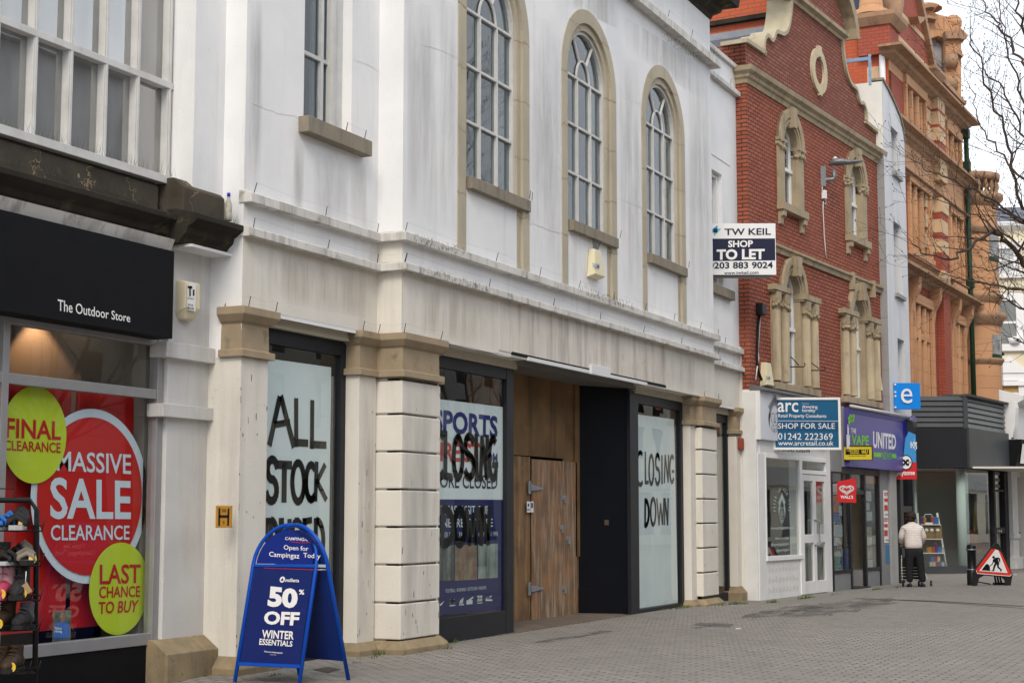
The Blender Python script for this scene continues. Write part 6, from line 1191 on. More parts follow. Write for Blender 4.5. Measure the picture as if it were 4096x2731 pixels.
f = MB(S1); f.box(-5, 4, 4.5, 4.6, -.2, 3.6); f.box(-5, 3.5, .1, 4.5, zb, zb + .05); f.box(-5, 3.5, .1, 4.5, -.06, -.02); f.box(-2.0, -1.0, 1.6, 4.5, 0, 3.4); f.build('interior', mat('shop_room', (.66, .64, .59), .9, (.54, .52, .48), .8, .5), CSH)
# displays behind its side glass
for tl, br, m, lab in (((818, 835), (920, 1085), mat('yellow_banner', (.45, .36, .12), .6, (.40, .20, .10), 5, .7), 'yellow printed banner behind the side glass of the dark corner shop'), ((780, 1022), (945, 1165), mat('orange_display', (.45, .075, .035), .6, (.30, .10, .06), 3, .6), 'orange red display board low behind the side glass of the corner shop'), ((830, 712), (915, 768), BLACK, 'small black notice board high behind the side glass of the corner shop')):
    a, c = S2.q(E7(*tl), .5), S2.q(E7(*br), .5); t = thing('display_banner', lab, 'banner', S2, (a[0], .5, c[1])); bx('panel', m, t, S2, a[0], c[0], .5, .53, c[1], a[1])
# ------------------------------------------------------------------ white shop at the right edge, cream building beyond
WS = thing('white_shop', 'white shop front with fluted pilaster at the right edge of the street', 'shop front', S2, (x2 + .5, 0, 0))
f = MB(S2); f.box(x2, x2 + .62, -.16, .3, -.3, zb + 1.0); f.box(x2 - .05, x2 + .7, -.24, .3, -.3, .35); f.box(x2 - .03, x2 + .66, -.2, .3, .9, 1.05); f.ext([(-.2, zb + 1.0), (-.28, zb + 1.35), (-.34, zb + 1.9), (-.3, zb + 2.1), (.3, zb + 2.1), (.3, zb + 1.0)], x2 + .05, x2 + .4); f.build('pilaster', WHITED, WS, bevel=.01)
f = MB(S2); f.box(x2 + .6, x2 + 8, -.1, .3, zb + 1.0, zb + 2.0); f.ext([(-.1, zb + 2.0), (-.4, zb + 2.15), (-.42, zb + 2.3), (.3, zb + 2.5), (.3, zb + 2.0)], x2 + .6, x2 + 8); f.box(x2 + .6, x2 + 8, -.08, .3, zb - .15, zb + .1); f.build('fascia', WHITED, WS, bevel=.01)
f = MB(S2); f.add([(x2 - .02, -.3, zb + .15), (x2 + 8, -.3, zb + .15), (x2 + 8, -.5, zb + .95), (x2 - .02, -.5, zb + .95), (x2 - .02, -.1, zb + .15), (x2 + 8, -.1, zb + .15), (x2 + 8, -.1, zb + .95), (x2 - .02, -.1, zb + .95)], [(0, 1, 2, 3), (4, 5, 6, 7), (0, 3, 7, 4), (2, 3, 7, 6), (0, 1, 5, 4)]); f.build('sign_panel', BLACK, WS); fs = Fr(S2.w(x2, -.42, 0), -7); MB(S2).add([(x2 + .25, -.36, zb + .25), (x2 + 8, -.36, zb + .25), (x2 + 8, -.5, zb + .82), (x2 + .05, -.5, zb + .82)], [(0, 1, 2, 3)]).build('sign_shape', WHL, WS, rec=False)
f = MB(S2); f.box(x2 + .62, x2 + 8, -.02, .3, -.3, 1.0); f.build('stall_riser', mat('pink_riser', (.50, .43, .37), .8), WS); f = MB(S2); f.box(x2 + .62, x2 + .95, -.04, .2, 1.0, zb); f.box(x2 + 2.2, x2 + 2.4, -.04, .2, 1.0, zb); f.box(x2 + .62, x2 + 8, -.04, .2, .95, 1.08); f.build('window_frame', DKFR, WS); MB(S2).box(x2 + .9, x2 + 8, .06, .066, 1.05, zb).build('pane', GL, WS); MB(S2).box(x2 + .6, x2 + 8, 1.4, 1.5, 0, zb).build('interior', DIMIN, WS)
t = thing('hi_vis_jacket', 'yellow-green high visibility jacket in the window of the white shop', 'jacket', S2, (x2 + 1.2, .5, 1.3)); MB(S2).prism([(x2 + 1.05, 1.35), (x2 + 1.5, 1.30), (x2 + 1.55, 1.6), (x2 + 1.75, 1.9), (x2 + 1.5, 2.3), (x2 + 1.2, 2.35), (x2 + 1.0, 2.0)], .5, .68).build('jacket', mat('hi_vis', (.45, .72, .06), .6), t, bevel=.03)
FC = Fr((72, 10.8, 0), -75); zc_ = lambda x, y: FC.q(zB(x, y))
CB = thing('cream_building', 'cream rendered house with white window surrounds facing down the street', 'building', FC, (3, 0, 0))
CRM = mat('cream_paint', (.72, .66, .50), .8, (.66, .60, .45), .6, .5, streak=((.5, .46, .36), .4, 2, .56)); WH2 = mat('white_surround', (.76, .77, .78), .6)
ztop = zc_(1000, 190)[1]
MB(FC).box(-6, 14, 0, 8, -.2, ztop).build('wall', CRM, CB); b = MB(FC); b.ext([(.1, ztop - .2), (-.3, ztop), (-.35, ztop + .15), (.1, ztop + .25)], -6, 14); b.box(-6, 14, -.06, 0, zc_(1000, 545)[1], zc_(1000, 515)[1]); b.build('cornice', WH2, CB)
MB(FC).add([(-6, .2, ztop + .2), (14, .2, ztop + .2), (14, 4, ztop + 1.6), (-6, 4, ztop + 1.6)], [(0, 1, 2, 3)]).build('roof', SLATE, CB, rec=False)
def cwin(tl, br, m=None, sp=.32):
    a, c = zc_(*tl), zc_(*br); x0, x1, z1, z0 = a[0], c[0], a[1], c[1]; b = MB(FC)
    b.box(x0 - sp, x0, -.10, .05, z0, z1 + sp); b.box(x1, x1 + sp, -.10, .05, z0, z1 + sp); b.box(x0, x1, -.10, .05, z1, z1 + sp); b.box(x0 - sp - .1, x1 + sp + .1, -.18, .05, z0 - .3, z0); b.box(x0, x1, -.04, .05, (z0 + z1) / 2 - .05, (z0 + z1) / 2 + .05)
    wn = b.build('window', WH2, CB, bevel=.01); MB(FC).box(x0, x1, -.02, .03, z0, z1).build('pane', m or mat('grey_glass', (.21, .22, .215), .15, (.16, .165, .16), 1.5, .5), wn); return x0, x1, z0, z1
cwin((975, 345), (1140, 498), mat('blind_glass', (.42, .44, .45), .3)); x0, x1, z0, z1 = cwin((985, 705), (1163, 1005)); cwin((1008, 1260), (1178, 1440), mat('chipboard', (.42, .28, .11), .8, (.34, .22, .08), 12, .7)); cwin((1290, 705), (1460, 1005)); cwin((1290, 345), (1460, 498))
b = MB(FC); p = zc_(1005, 1208); q_r = zc_(1212, 1200); b.add([(p[0] - .1, -.15, p[1]), (q_r[0] + .2, -.15, p[1]), ((p[0] + q_r[0]) / 2, -.15, p[1] + .75), (p[0] - .1, 0, p[1]), (q_r[0] + .2, 0, p[1]), ((p[0] + q_r[0]) / 2, 0, p[1] + .75)], [(0, 1, 2), (3, 4, 5), (0, 1, 4, 3), (1, 2, 5, 4), (0, 2, 5, 3)]); b.box(p[0] - .2, q_r[0] + .3, -.2, 0, p[1] - .55, p[1] - .35); b.build('pediment', WH2, CB)
pp_ = thing('plant_pot', 'small white plant pot on the sill of the cream building window', 'pot', FC, ((x0 + x1) / 2 + .4, -.1, z0)); xx = (x0 + x1) / 2 + .4; MB(FC).lathe([(0, z0), (.22, z0), (.30, z0 + .30), (.26, z0 + .30), (0, z0 + .25)], xx, -.12, 12).build('pot', WH2, pp_)
wl2 = thing('wall_lantern', 'black bracket lantern on the terracotta turret beside the cream building', 'lantern', FT, (tx + RT, ty - .2, 6)); p = FT.w(tx + RT + .2, ty - .4, T5r(1130, 1030)); b = MB(W0); zz = p.z
b.lathe([(0, zz + .35), (.12, zz + .2), (.42, zz + .02), (.44, zz - .04), (0, zz - .04)], p.x, p.y, 14); b.tube([(p.x, p.y, zz + .3), (p.x - .1, p.y + .1, zz + .6), (p.x - .5, p.y + .3, zz + .6)], .04, 6); b.build('shade', BLACK, wl2); b = MB(W0); b.lathe([(.2, zz - .04), (.14, zz - .45), (0, zz - .5)], p.x, p.y, 12); b.build('lamp_glass', mat('lantern_glass', (.45, .48, .5), .2), wl2)
# ------------------------------------------------------------------ pavement sign
ab = zm(700, 1500, 1.274)
g0, g1 = gnd(ab(305, 1562)), gnd(ab(632, 1578))
d = (g1 - g0); wA = d.length; e1 = d.normalized(); back = V((0, 0, 1)).cross(e1)
lean = rad(14.5)
AF = Fr(g0, e1=e1, e2=V((0, 0, 1)) * cos(lean) + back * sin(lean))
AB = thing('pavement_sign', 'blue folding pavement sign offering fifty percent off winter essentials', 'pavement sign', W0, (g0.x, g0.y, 0))
BLM = mat('blue_metal', (.004, .07, .44), .35, (.003, .055, .38), 5, .5); BLP = mat('blue_print_panel', (.008, .020, .13), .35, (.007, .016, .10), 1.5, .6, blotch=(3.0, .70, (.05, .09, .2), .5)); BLH = mat('blue_header', (.006, .022, .19), .35); BLK = mat('blue_back_panel', (.006, .026, .17), .5, (.005, .02, .14), 2, .5)
def arch_frame(F, xa, xb, zarc, top, y, r, full=True):
    c = (xa + xb) / 2; hw = (xb - xa) / 2
    pts = [(xa, y, 0), (xa + .0, y, zarc)] + [(c - hw * cos(pi * k / 16), y, zarc + (top - zarc) * sin(pi * k / 16)) for k in range(1, 16)] + [(xb, y, zarc), (xb, y, 0)]
    return pts
topz = AF.q(ab(640, 762))[1]; zar = topz - wA * .56
pts = arch_frame(AF, .0, wA, zar, topz, 0, .02)
MB(AF).tube(pts, .019, 10).build('front_frame', BLM, AB)
hz0 = AF.q(ab(462, 960))[1]; pz1 = AF.q(ab(462, 978))[1]; pz0 = AF.q(ab(350, 1462))[1]
b = MB(AF); b.box(.0, wA, -.012, .012, pz0 - .03, pz0); b.box(.0, wA, -.012, .012, hz0 - .03, hz0 - .005); b.build('cross_bar', BLM, AB)
MB(AF).box(.025, wA - .025, -.004, .008, pz0, hz0 - .03).build('poster_panel', BLP, AB)
c = wA / 2; hw = wA / 2 - .035; MB(AF).prism([(c - hw, hz0)] + [(c - hw * cos(pi * k / 20), max(hz0, zar) + (topz - .05 - max(hz0, zar)) * sin(pi * k / 20)) for k in range(21)] + [(c + hw, hz0)], -.006, .008).build('header_panel', BLH, AB)
MB(AF).box(.04, .24, -.008, -.004, hz0 - .012, hz0 - .002).build('header_edge', WHL, AB)
K = lambda x0, y0, x1, y1, sl=.09: [ab(x0, y0), ab(x1, y0 + sl * (x1 - x0)), ab(x1, y1), ab(x0, y1 - sl * (x1 - x0))]
lettering(AF, -.010, [('CAMPINGAZ', [ab(561, 823), ab(690, 829), ab(690, 846), ab(561, 838)], .01, .2), ('Open for', [ab(554, 864), ab(680, 872), ab(680, 902), ab(554, 894)], .008), ('Campingaz', [ab(480, 898), ab(634, 906), ab(634, 942), ab(480, 930)], .008), ('Today', [ab(654, 904), ab(742, 910), ab(740, 942), ab(654, 934)], .008)], WHL, AB)
MB(AF).stroke([AF.q(ab(585, 847), -.01), AF.q(ab(640, 853), -.01), AF.q(ab(690, 852), -.01)], .004, -.011).build('red_underline', REDF, AB)
lettering(AF, -.010, [('millets', [ab(564, 1034), ab(632, 1036), ab(632, 1054), ab(562, 1052)], .02), ('50', [ab(480, 1072), ab(628, 1088), ab(622, 1188), ab(470, 1178)], .05), ('%', [ab(632, 1090), ab(660, 1092), ab(658, 1118), ab(630, 1116)], .03), ('OFF', [ab(456, 1200), ab(637, 1206), ab(628, 1276), ab(452, 1268)], .04), ('WINTER', [ab(445, 1296), ab(608, 1304), ab(604, 1346), ab(442, 1338)], .025), ('ESSENTIALS', [ab(432, 1340), ab(600, 1354), ab(597, 1382), ab(428, 1372)], .02), ('Discount already applied.', [ab(456, 1402), ab(549, 1410), ab(548, 1420), ab(455, 1412)], .01), ('Exclusions apply', [ab(485, 1420), ab(516, 1422), ab(516, 1427), ab(485, 1425)])], WHL, AB)
p = AF.q(ab(547, 1040), -.01); b = MB(AF); b.prism([(p[0] + .028 * cos(2 * pi * k / 20), p[1] + .028 * sin(2 * pi * k / 20)) for k in range(20)], -.010, -.008); b.build('round_mark', WHL, AB); MB(AF).prism([(p[0] - .016, p[1] - .012), (p[0] + .016, p[1] - .012), (p[0], p[1] + .018)], -.012, -.0105).build('mark_peak', BLP, AB)
MB(AF).stroke([AF.q(ab(455, 982), -.006), AF.q(ab(745, 992), -.006)], .004, -.008).build('thin_red_line', REDF, AB)
# rear leaf
h0, h1 = gnd(ab(578, 1522)), gnd(ab(884, 1552)); dB = (h1 - h0); eB = dB.normalized(); bk = V((0, 0, 1)).cross(eB)
BFm = Fr(h1 - eB * wA, e1=eB, e2=V((0, 0, 1)) * cos(lean) - bk * sin(lean))
tb = topz
MB(BFm).tube(arch_frame(BFm, 0, wA, zar, tb, 0, .02), .019, 10).build('rear_frame', BLM, AB)
MB(BFm).box(.02, wA - .02, -.006, .006, pz0, hz0 - .03).build('rear_panel', BLK, AB); MB(BFm).prism([(c - hw, hz0)] + [(c - hw * cos(pi * k / 20), max(hz0, zar) + (topz - .05 - max(hz0, zar)) * sin(pi * k / 20)) for k in range(21)] + [(c + hw, hz0)], -.006, .006).build('rear_header_panel', BLK, AB)
t1, t2 = AF.w(wA, 0, hz0 - .05), BFm.w(wA, 0, hz0 - .05); MB().tube([t1, t2], .008, 6).build('side_stay', STEEL, AB)
# ------------------------------------------------------------------ shoe rack outside the outdoor shop
RKM = mat('rack_black', (.012, .012, .013), .45)
RF = Fr((10.05, 8.93, 0), -38); s0 = zm(0, 1950, 2.0075)
RK = thing('shoe_rack', 'black wire shoe rack of sale footwear cut by the left edge of the photo', 'display rack', RF, (-.5, 0, 0))
rq = lambda x, y, d=0: RF.q(s0(x, y), d)
xr0 = rq(290, 400)[0]; ztp = rq(200, 100)[1]
b = MB(RF); b.tube([(xr0 + .03, 0, -.05), (xr0, 0, rq(290, 180)[1]), (rq(240, 110)[0], 0, ztp), (-1.6, 0, ztp)], .022, 8); b.tube([(xr0 + .03, .0, .02), (xr0 + .2, -.25, .02)], .02, 6); b.tube([(-1.6, 0, ztp), (-1.6, 0, 0)], .022, 8); b.tube([(-.62, 0, ztp), (-.62, 0, ztp + .09), (rq(115, 60)[0], 0, ztp + .09), (rq(115, 95)[0], 0, ztp)], .005, 6); b.build('frame', RKM, RK)
SZ = [rq(200, y, -.12)[1] for y in (345, 625, 900, 1135, 1480)]
for z in SZ:
    b = MB(RF); xe = rq(310, 345, -.12)[0]
    for dy in (-.22, -.15, -.08, -.01): b.tube([(-1.6, dy, z), (xe, dy, z)], .0045, 5)
    b.tube([(-1.6, -.25, z + .04), (xe, -.25, z + .04), (xe, 0, z + .04)], .0055, 5); b.tube([(-1.6, -.25, z), (xe, -.25, z), (xe, 0, z)], .0045, 5)
    for k in range(9): xk = xe - .18 * k; b.tube([(xk, -.25, z - .004), (xk, 0, z - .004)], .004, 5)
    for dx in (0, -.07): b.tube([(xe + dx, -.25, z), (xe + dx + .02, -.27, z + .10)], .0045, 5)
    b.build('wire_shelf', RKM, RK)
def loft(b, secs, n=12, smooth=True):
    vs = []
    for cx_, cy_, cz_, rx, rz in secs: vs += [(cx_ + rx * cos(2 * pi * k / n), cy_, cz_ + rz * sin(2 * pi * k / n)) for k in range(n)]
    fs = [(i * n + k, i * n + (k + 1) % n, (i + 1) * n + (k + 1) % n, (i + 1) * n + k) for i in range(len(secs) - 1) for k in range(n)] + [tuple(range(n)), tuple((len(secs) - 1) * n + k for k in range(n))]
    b.add(vs, fs, smooth)
def shoe(kind, px_, shelf, lab, body, sole, trim, ang=-60, sc_=1.0, tagc=None):
    x = rq(px_, 300, -.13)[0]; z = SZ[shelf] + .005; o = RF.w(x, -.12, z); F = Fr(o, ang)
    t = thing(kind, lab, kind.replace('_', ' '), F, (0, 0, 0), group='footwear on the shoe rack'); k = sc_
    b = MB(F); outl = [(-.035, -.12), (.035, -.12), (.042, -.06), (.036, .0), (.05, .08), (.04, .14), (0, .165), (-.04, .14), (-.048, .08), (-.034, 0), (-.042, -.06)]
    n = len(outl); b.add([(a * k, -c_ * k, 0) for a, c_ in outl] + [(a * k, -c_ * k, .03 * k) for a, c_ in outl], [(i, (i + 1) % n, n + (i + 1) % n, n + i) for i in range(n)] + [tuple(range(n)), tuple(range(n, 2 * n))]); b.build('sole', sole, t, bevel=.004)
    if kind == 'sandal':
        b = MB(F)
        for yy, hh_, w_ in ((.10, .075, .045), (.02, .10, .046), (-.08, .12, .042)):
            b.tube([(-w_ * k * 1.05, -yy * k, .025 * k), (-w_ * k, -yy * k, hh_ * .7 * k), (0, -yy * k, hh_ * k), (w_ * k, -yy * k, hh_ * .7 * k), (w_ * 1.05 * k, -yy * k, .025 * k)], .017 * k, 6)
        b.tube([(-.035 * k, .10 * k, .03), (-.035 * k, .11 * k, .11 * k), (0, .125 * k, .14 * k), (.035 * k, .11 * k, .11 * k), (.035 * k, .10 * k, .03)], .018 * k, 6); b.build('straps', body, t)
        MB(F).add([(a * .92 * k, -c_ * .95 * k, .034 * k) for a, c_ in outl], [tuple(range(n))]).build('footbed', trim, t)
    else:
        hgt = {'shoe': .085, 'walking_boot': .16, 'snow_boot': .24}[kind]; b = MB(F)
        loft(b, [(0, -.155 * k, .04 * k, .018 * k, .018 * k), (0, -.13 * k, .05 * k, .04 * k, .034 * k), (0, -.08 * k, .058 * k, .047 * k, .044 * k), (0, -.02 * k, .075 * k, .044 * k, .058 * k), (0, .05 * k, .07 * k, .042 * k, .056 * k), (0, .105 * k, .065 * k, .036 * k, .045 * k), (0, .12 * k, .06 * k, .02 * k, .03 * k)]); b.build('upper', body, t)
        b = MB(F); n2 = 12
        prof_ = [(.043, .068, .06), (.042, .06, hgt * .7), (.044, .060, hgt), (.047, .063, hgt + .012), (.036, .050, hgt + .008)]; vs = []
        for rx, ry, zz in prof_: vs += [(rx * k * cos(2 * pi * q / n2), .045 * k + ry * k * sin(2 * pi * q / n2), zz * k) for q in range(n2)]
        b.add(vs, [(i * n2 + q, i * n2 + (q + 1) % n2, (i + 1) * n2 + (q + 1) % n2, (i + 1) * n2 + q) for i in range(len(prof_) - 1) for q in range(n2)], True); b.build('collar', trim, t)
        b = MB(F)
        for q in range(4): zz = (.085 + (hgt - .07) * q / 4) * k; yy = (-.075 + .022 * q) * k; b.tube([(-.03 * k, yy, zz), (0, yy - .012 * k, zz + .012 * k), (.03 * k, yy, zz)], .0045 * k, 5)
        b.build('laces', trim if kind != 'snow_boot' else body, t)
    if tagc: MB(F).prism([(.045 + .030 * cos(2 * pi * q / 20), .05 + .036 * sin(2 * pi * q / 20)) for q in range(20)], -.14, -.135).build('price_tag', tagc, t)
SOLE = mat('rubber_black', (.02, .02, .02), .8); LG2 = mat('light_sole', (.42, .43, .45), .6); BKF = mat('black_fabric', (.018, .018, .02), .8, (.05, .05, .055), 30, .5); BRN = mat('brown_leather', (.05, .032, .02), .55, (.03, .02, .014), 20, .6); TAUPE = mat('taupe_strap', (.22, .195, .16), .7); PINK = mat('pink_nylon', (.52, .075, .15), .4, (.42, .05, .11), 12, .6); BLF = mat('blue_fabric', (.02, .13, .42), .6); GREY = mat('grey_fabric', (.09, .09, .10), .7, (.16, .16, .17), 25, .6); TAGY = mat('yellow_tag', (.70, .46, .03), .5, (.72, .70, .62), 22, .5); PNKD = mat('pale_pink', (.55, .32, .36), .8)
shoe('sandal', 20, 0, 'bright blue sandal at the left end of the top shelf', BLF, LG2, BLF, -75); shoe('sandal', 150, 0, 'black and grey trail sandal on the top shelf', BKF, LG2, GREY, -55, 1.3, TAGY)
shoe('walking_boot', 12, 1, 'dark brown boot cut by the photo edge on the second shelf', BRN, SOLE, BKF, -80, 1.05); shoe('sandal', 95, 1, 'grey and black sandal in the middle of the second shelf', BKF, LG2, GREY, -75, 1.1); shoe('sandal', 215, 1, 'taupe strapped sandal at the right end of the second shelf', TAUPE, SOLE, TAUPE, -45, 1.25, TAGY)
shoe('snow_boot', 62, 2, 'pink furry-topped snow boot on the third shelf', PINK, PINK, PNKD, -75, 1.15, TAGY); shoe('snow_boot', 185, 2, 'tall black boot beside the pink one with a cardboard tag', BKF, SOLE, BKF, -60, 1.35, TAGY)
shoe('walking_boot', 62, 3, 'brown walking boot with a big yellow tag on the fourth shelf', BRN, SOLE, BRN, -80, 1.2, TAGY); shoe('walking_boot', 222, 3, 'black walking boot at the right end of the fourth shelf', BKF, SOLE, GREY, -70, 1.15)
shoe('walking_boot', 35, 4, 'dark brown laced boot at the left of the bottom shelf', BRN, SOLE, BRN, -75, 1.2); shoe('walking_boot', 145, 4, 'dark brown laced boot with a yellow tag on the bottom shelf', BRN, SOLE, BRN, -70, 1.2, TAGY)
t = thing('cardboard_tag', 'brown cardboard tag hanging by a string from the black boot', 'tag', RF, (xr0 - .15, -.27, SZ[2] + .1)); pq_ = lambda x, y: rq(x, y, -.27)
MB(RF).prism([pq_(168, 790), pq_(215, 755), pq_(260, 830), pq_(195, 865)], -.272, -.268).build('card', mat('cardboard', (.36, .25, .13), .8), t); MB(RF).tube([(pq_(205, 760)[0], -.27, pq_(205, 760)[1]), (pq_(210, 670)[0], -.27, pq_(210, 670)[1])], .004, 5).build('string', WHITEP, t)
# ------------------------------------------------------------------ figures built on skinned skeletons
def skinned(name, pts, edges, m, par, sub=2):
    """one continuous limb surface: vertex per joint (x, y, z, radius)"""
    me = bpy.data.meshes.new(name); iv = MW[par].inverted()
    me.from_pydata([tuple(iv @ p['F'].w(*p['c'])) for p in pts], edges, []); me.materials.append(m)
    ob = bpy.data.objects.new(name, me); COL.objects.link(ob); ob.parent = par; MW[ob] = MW[par]
    sk = ob.modifiers.new('skin', 'SKIN'); sk.use_smooth_shade = True
    if not me.skin_vertices: me.attributes.new('skin', 'FLOAT', 'POINT') if False else None
    lay = me.skin_vertices[0].data if me.skin_vertices else None
    if lay is None:
        bm = bmesh.new(); bm.from_mesh(me); bm.verts.layers.skin.verify(); bm.to_mesh(me); bm.free(); lay = me.skin_vertices[0].data
    for i, p in enumerate(pts): lay[i].radius = p['r'] if isinstance(p['r'], tuple) else (p['r'], p['r']); lay[i].use_root = (i == 0)
    ss = ob.modifiers.new('sub', 'SUBSURF'); ss.levels = sub; ss.render_levels = sub
    return ob
feet = gnd((3663, 2350), -.055); FP = Fr((feet.x, feet.y, -.055), -62)
PS = thing('person', 'person seen from behind in a cream quilted jacket and black trousers, pushing a trolley', 'person', FP)
J = lambda x, y, z, r: {'F': FP, 'c': (x, y, z), 'r': r}
SKIN = mat('skin', (.42, .25, .17), .55); HAIR = mat('dark_hair', (.022, .012, .010), .6, (.045, .022, .016), 40, .5); QUILT = mat('quilted_cream', (.72, .655, .62), .65, (.62, .55, .515), 9, .5, bump=.9, bscale=22, brick=(9, .052, .006, (.60, .54, .50), (.72, .655, .62), 'xz')); TROU = mat('black_trousers', (.016, .016, .018), .85); SHOE = mat('navy_shoe', (.018, .020, .05), .5); SOL2 = mat('tan_sole', (.30, .15, .06), .7)
body = [J(.01, .06, .86, .06), J(.0, .10, 1.05, .07), J(.0, .15, 1.26, .08), J(.0, .19, 1.38, .06), J(.0, .22, 1.45, .05), J(.0, .235, 1.55, .08),
        J(-.15, .17, 1.31, .055), J(-.23, .18, 1.10, .042), J(-.17, .36, .95, .034), J(-.15, .44, .93, .028), J(.15, .17, 1.31, .055), J(.245, .18, 1.10, .042), J(.235, .36, .93, .034), J(.225, .44, .91, .028),
        J(-.09, .07, .76, .05), J(-.10, .07, .45, .045), J(-.105, .06, .10, .038), J(.095, .07, .76, .05), J(.125, .05, .45, .045), J(.155, .0, .10, .038)]
skinned('body', body, [(0, 1), (1, 2), (2, 3), (3, 4), (4, 5), (2, 6), (6, 7), (7, 8), (8, 9), (2, 10), (10, 11), (11, 12), (12, 13), (0, 14), (14, 15), (15, 16), (0, 17), (17, 18), (18, 19)], SKIN, PS)
tr_ = [J(.005, .06, .92, (.16, .12)), J(.005, .055, .82, (.185, .13)), J(-.10, .06, .72, .118), J(-.11, .065, .45, .092), J(-.115, .06, .11, .078), J(.105, .06, .72, .118), J(.135, .045, .45, .092), J(.165, .0, .11, .078)]
skinned('trousers', tr_, [(0, 1), (1, 2), (2, 3), (3, 4), (1, 5), (5, 6), (6, 7)], TROU, PS)
jk = [J(.0, .06, .80, (.235, .165)), J(.0, .09, .98, (.205, .150)), J(.0, .14, 1.18, (.205, .15)), J(.0, .175, 1.31, (.175, .12)), J(.0, .205, 1.40, (.085, .075)), J(.0, .215, 1.445, (.075, .07)),
      J(-.185, .165, 1.285, .085), J(-.25, .175, 1.10, .072), J(-.19, .34, .965, .055), J(.185, .165, 1.285, .085), J(.265, .175, 1.10, .072), J(.245, .34, .945, .055)]
skinned('jacket', jk, [(0, 1), (1, 2), (2, 3), (3, 4), (4, 5), (3, 6), (6, 7), (7, 8), (3, 9), (9, 10), (10, 11)], QUILT, PS)
b = MB(FP)
for k in range(10):   # quilting seams round the back
    z = .84 + .048 * k; r = .232 - .05 * min(1, max(0, (z - .8) * 1.6)); y = .06 + (z - .8) * .2
b = MB(FP); b.ball((.0, .225, 1.555), .118, 14, 1.02, 1.02, 1.02); b.ball((-.01, .20, 1.50), .098, 12, 1.05, .9, .9)
rr = random.Random(4)
for k in range(26): a = rr.uniform(0, 2 * pi); e = rr.uniform(-.3, 1.2); b.ball((.105 * cos(a) * cos(e), .225 + .105 * sin(a) * cos(e), 1.55 + .11 * sin(e)), .032, 6)
b.build('hair', HAIR, PS)
b = MB(FP); b.ball((.02, .33, 1.53), .025, 8, .8, 1.2, 1.2); b.ball((-.055, .325, 1.55), .012, 6); b.ball((.055, .325, 1.55), .012, 6); b.ball((0, .315, 1.485), .02, 6, 1.6, .7, .5); b.ball((-.112, .235, 1.53), .028, 8, .5, .8, 1.2); b.ball((.112, .235, 1.53), .028, 8, .5, .8, 1.2); b.build('face', SKIN, PS)
for sx, y, x in ((0, .10, -.11), (1, .03, .165)):
    b = MB(FP); loft(b, [(x, y - .11, .05, .030, .035), (x, y - .06, .055, .042, .05), (x, y + .03, .05, .044, .042), (x + .01, y + .11, .04, .046, .032), (x + .012, y + .15, .035, .022, .02)]); s_ = b.build('shoe', SHOE, PS); b = MB(FP); b.box(x - .04, x + .055, y - .115, y + .15, .0, .022); b.build('sole', SOL2, s_, bevel=.01)
for hx in (-.15, .225):
    for k in range(4): pz_ = .915 - .006 * k; skinned('finger', [J(hx - .024 + .016 * k, .45, pz_, .011), J(hx - .024 + .016 * k, .485, pz_ + .005, .010), J(hx - .024 + .016 * k, .50, pz_ - .018, .009), J(hx - .024 + .016 * k, .485, pz_ - .036, .008)], [(0, 1), (1, 2), (2, 3)], SKIN, PS, 1)
    sg = 1 if hx < 0 else -1; skinned('thumb', [J(hx + sg * .026, .44, .915, .012), J(hx + sg * .038, .465, .90, .011), J(hx + sg * .02, .485, .885, .009)], [(0, 1), (1, 2)], SKIN, PS, 1)
# wheeled shopping trolley
a_ = rad(-62 - 24); p_ = FP.w(.05, .47, 0); FY = Fr((p_.x - cos(a_) * .05 + sin(a_) * .47, p_.y - sin(a_) * .05 - cos(a_) * .47, -.055), -62 - 24)     # turned a little to the right of the walker
TY = thing('shopping_trolley', 'black bag shopping trolley with white wire frame and small black wheels', 'trolley', FY, (.2, .5, 0)); WIREM = mat('trolley_wire', (.62, .60, .56), .4)
b = MB(FY); b.tube([(-.15, .47, .885), (.24, .47, .875)], .018, 8); b.tube([(.24, .47, .875), (.27, .50, .70)], .016, 8); b.tube([(-.16, .47, .885), (-.16, .50, .70)], .016, 8); b.build('handle', RKM, TY)
b = MB(FY)
for x in (-.16, .27): b.tube([(x, .50, .70), (x + .02, .55, .45), (x + .1 * (x > 0), .62, .20), (x + .12 * (x > 0), .62, .12)], .011, 6); b.tube([(x, .50, .62), (x + .02, .40, .22), (x + .02, .38, .12)], .011, 6)
for k in range(5): z = .17 + .065 * k; b.tube([(-.16, .36, z), (.25, .36, z), (.25 + .06, .72, z), (-.16, .72, z), (-.16, .36, z)], .007, 5)
b.build('frame', WIREM, TY)
b = MB(FY); b.ext([(.42, .16), (.40, .50), (.44, .66), (.66, .64), (.70, .18)], -.14, .24); b.build('bag', TROU, TY, bevel=.04)
for x, y in ((-.12, .38), (.22, .40), (.28, .42), (.46, .62)): b = MB(FY); b.tube([(x - .018, y, .075), (x + .018, y, .075)], .072, 16, False); wh = b.build('wheel', SOLE, TY, bevel=.008); MB(FY).tube([(x - .021, y, .075), (x + .021, y, .075)], .03, 10).build('rim', STEEL, wh)
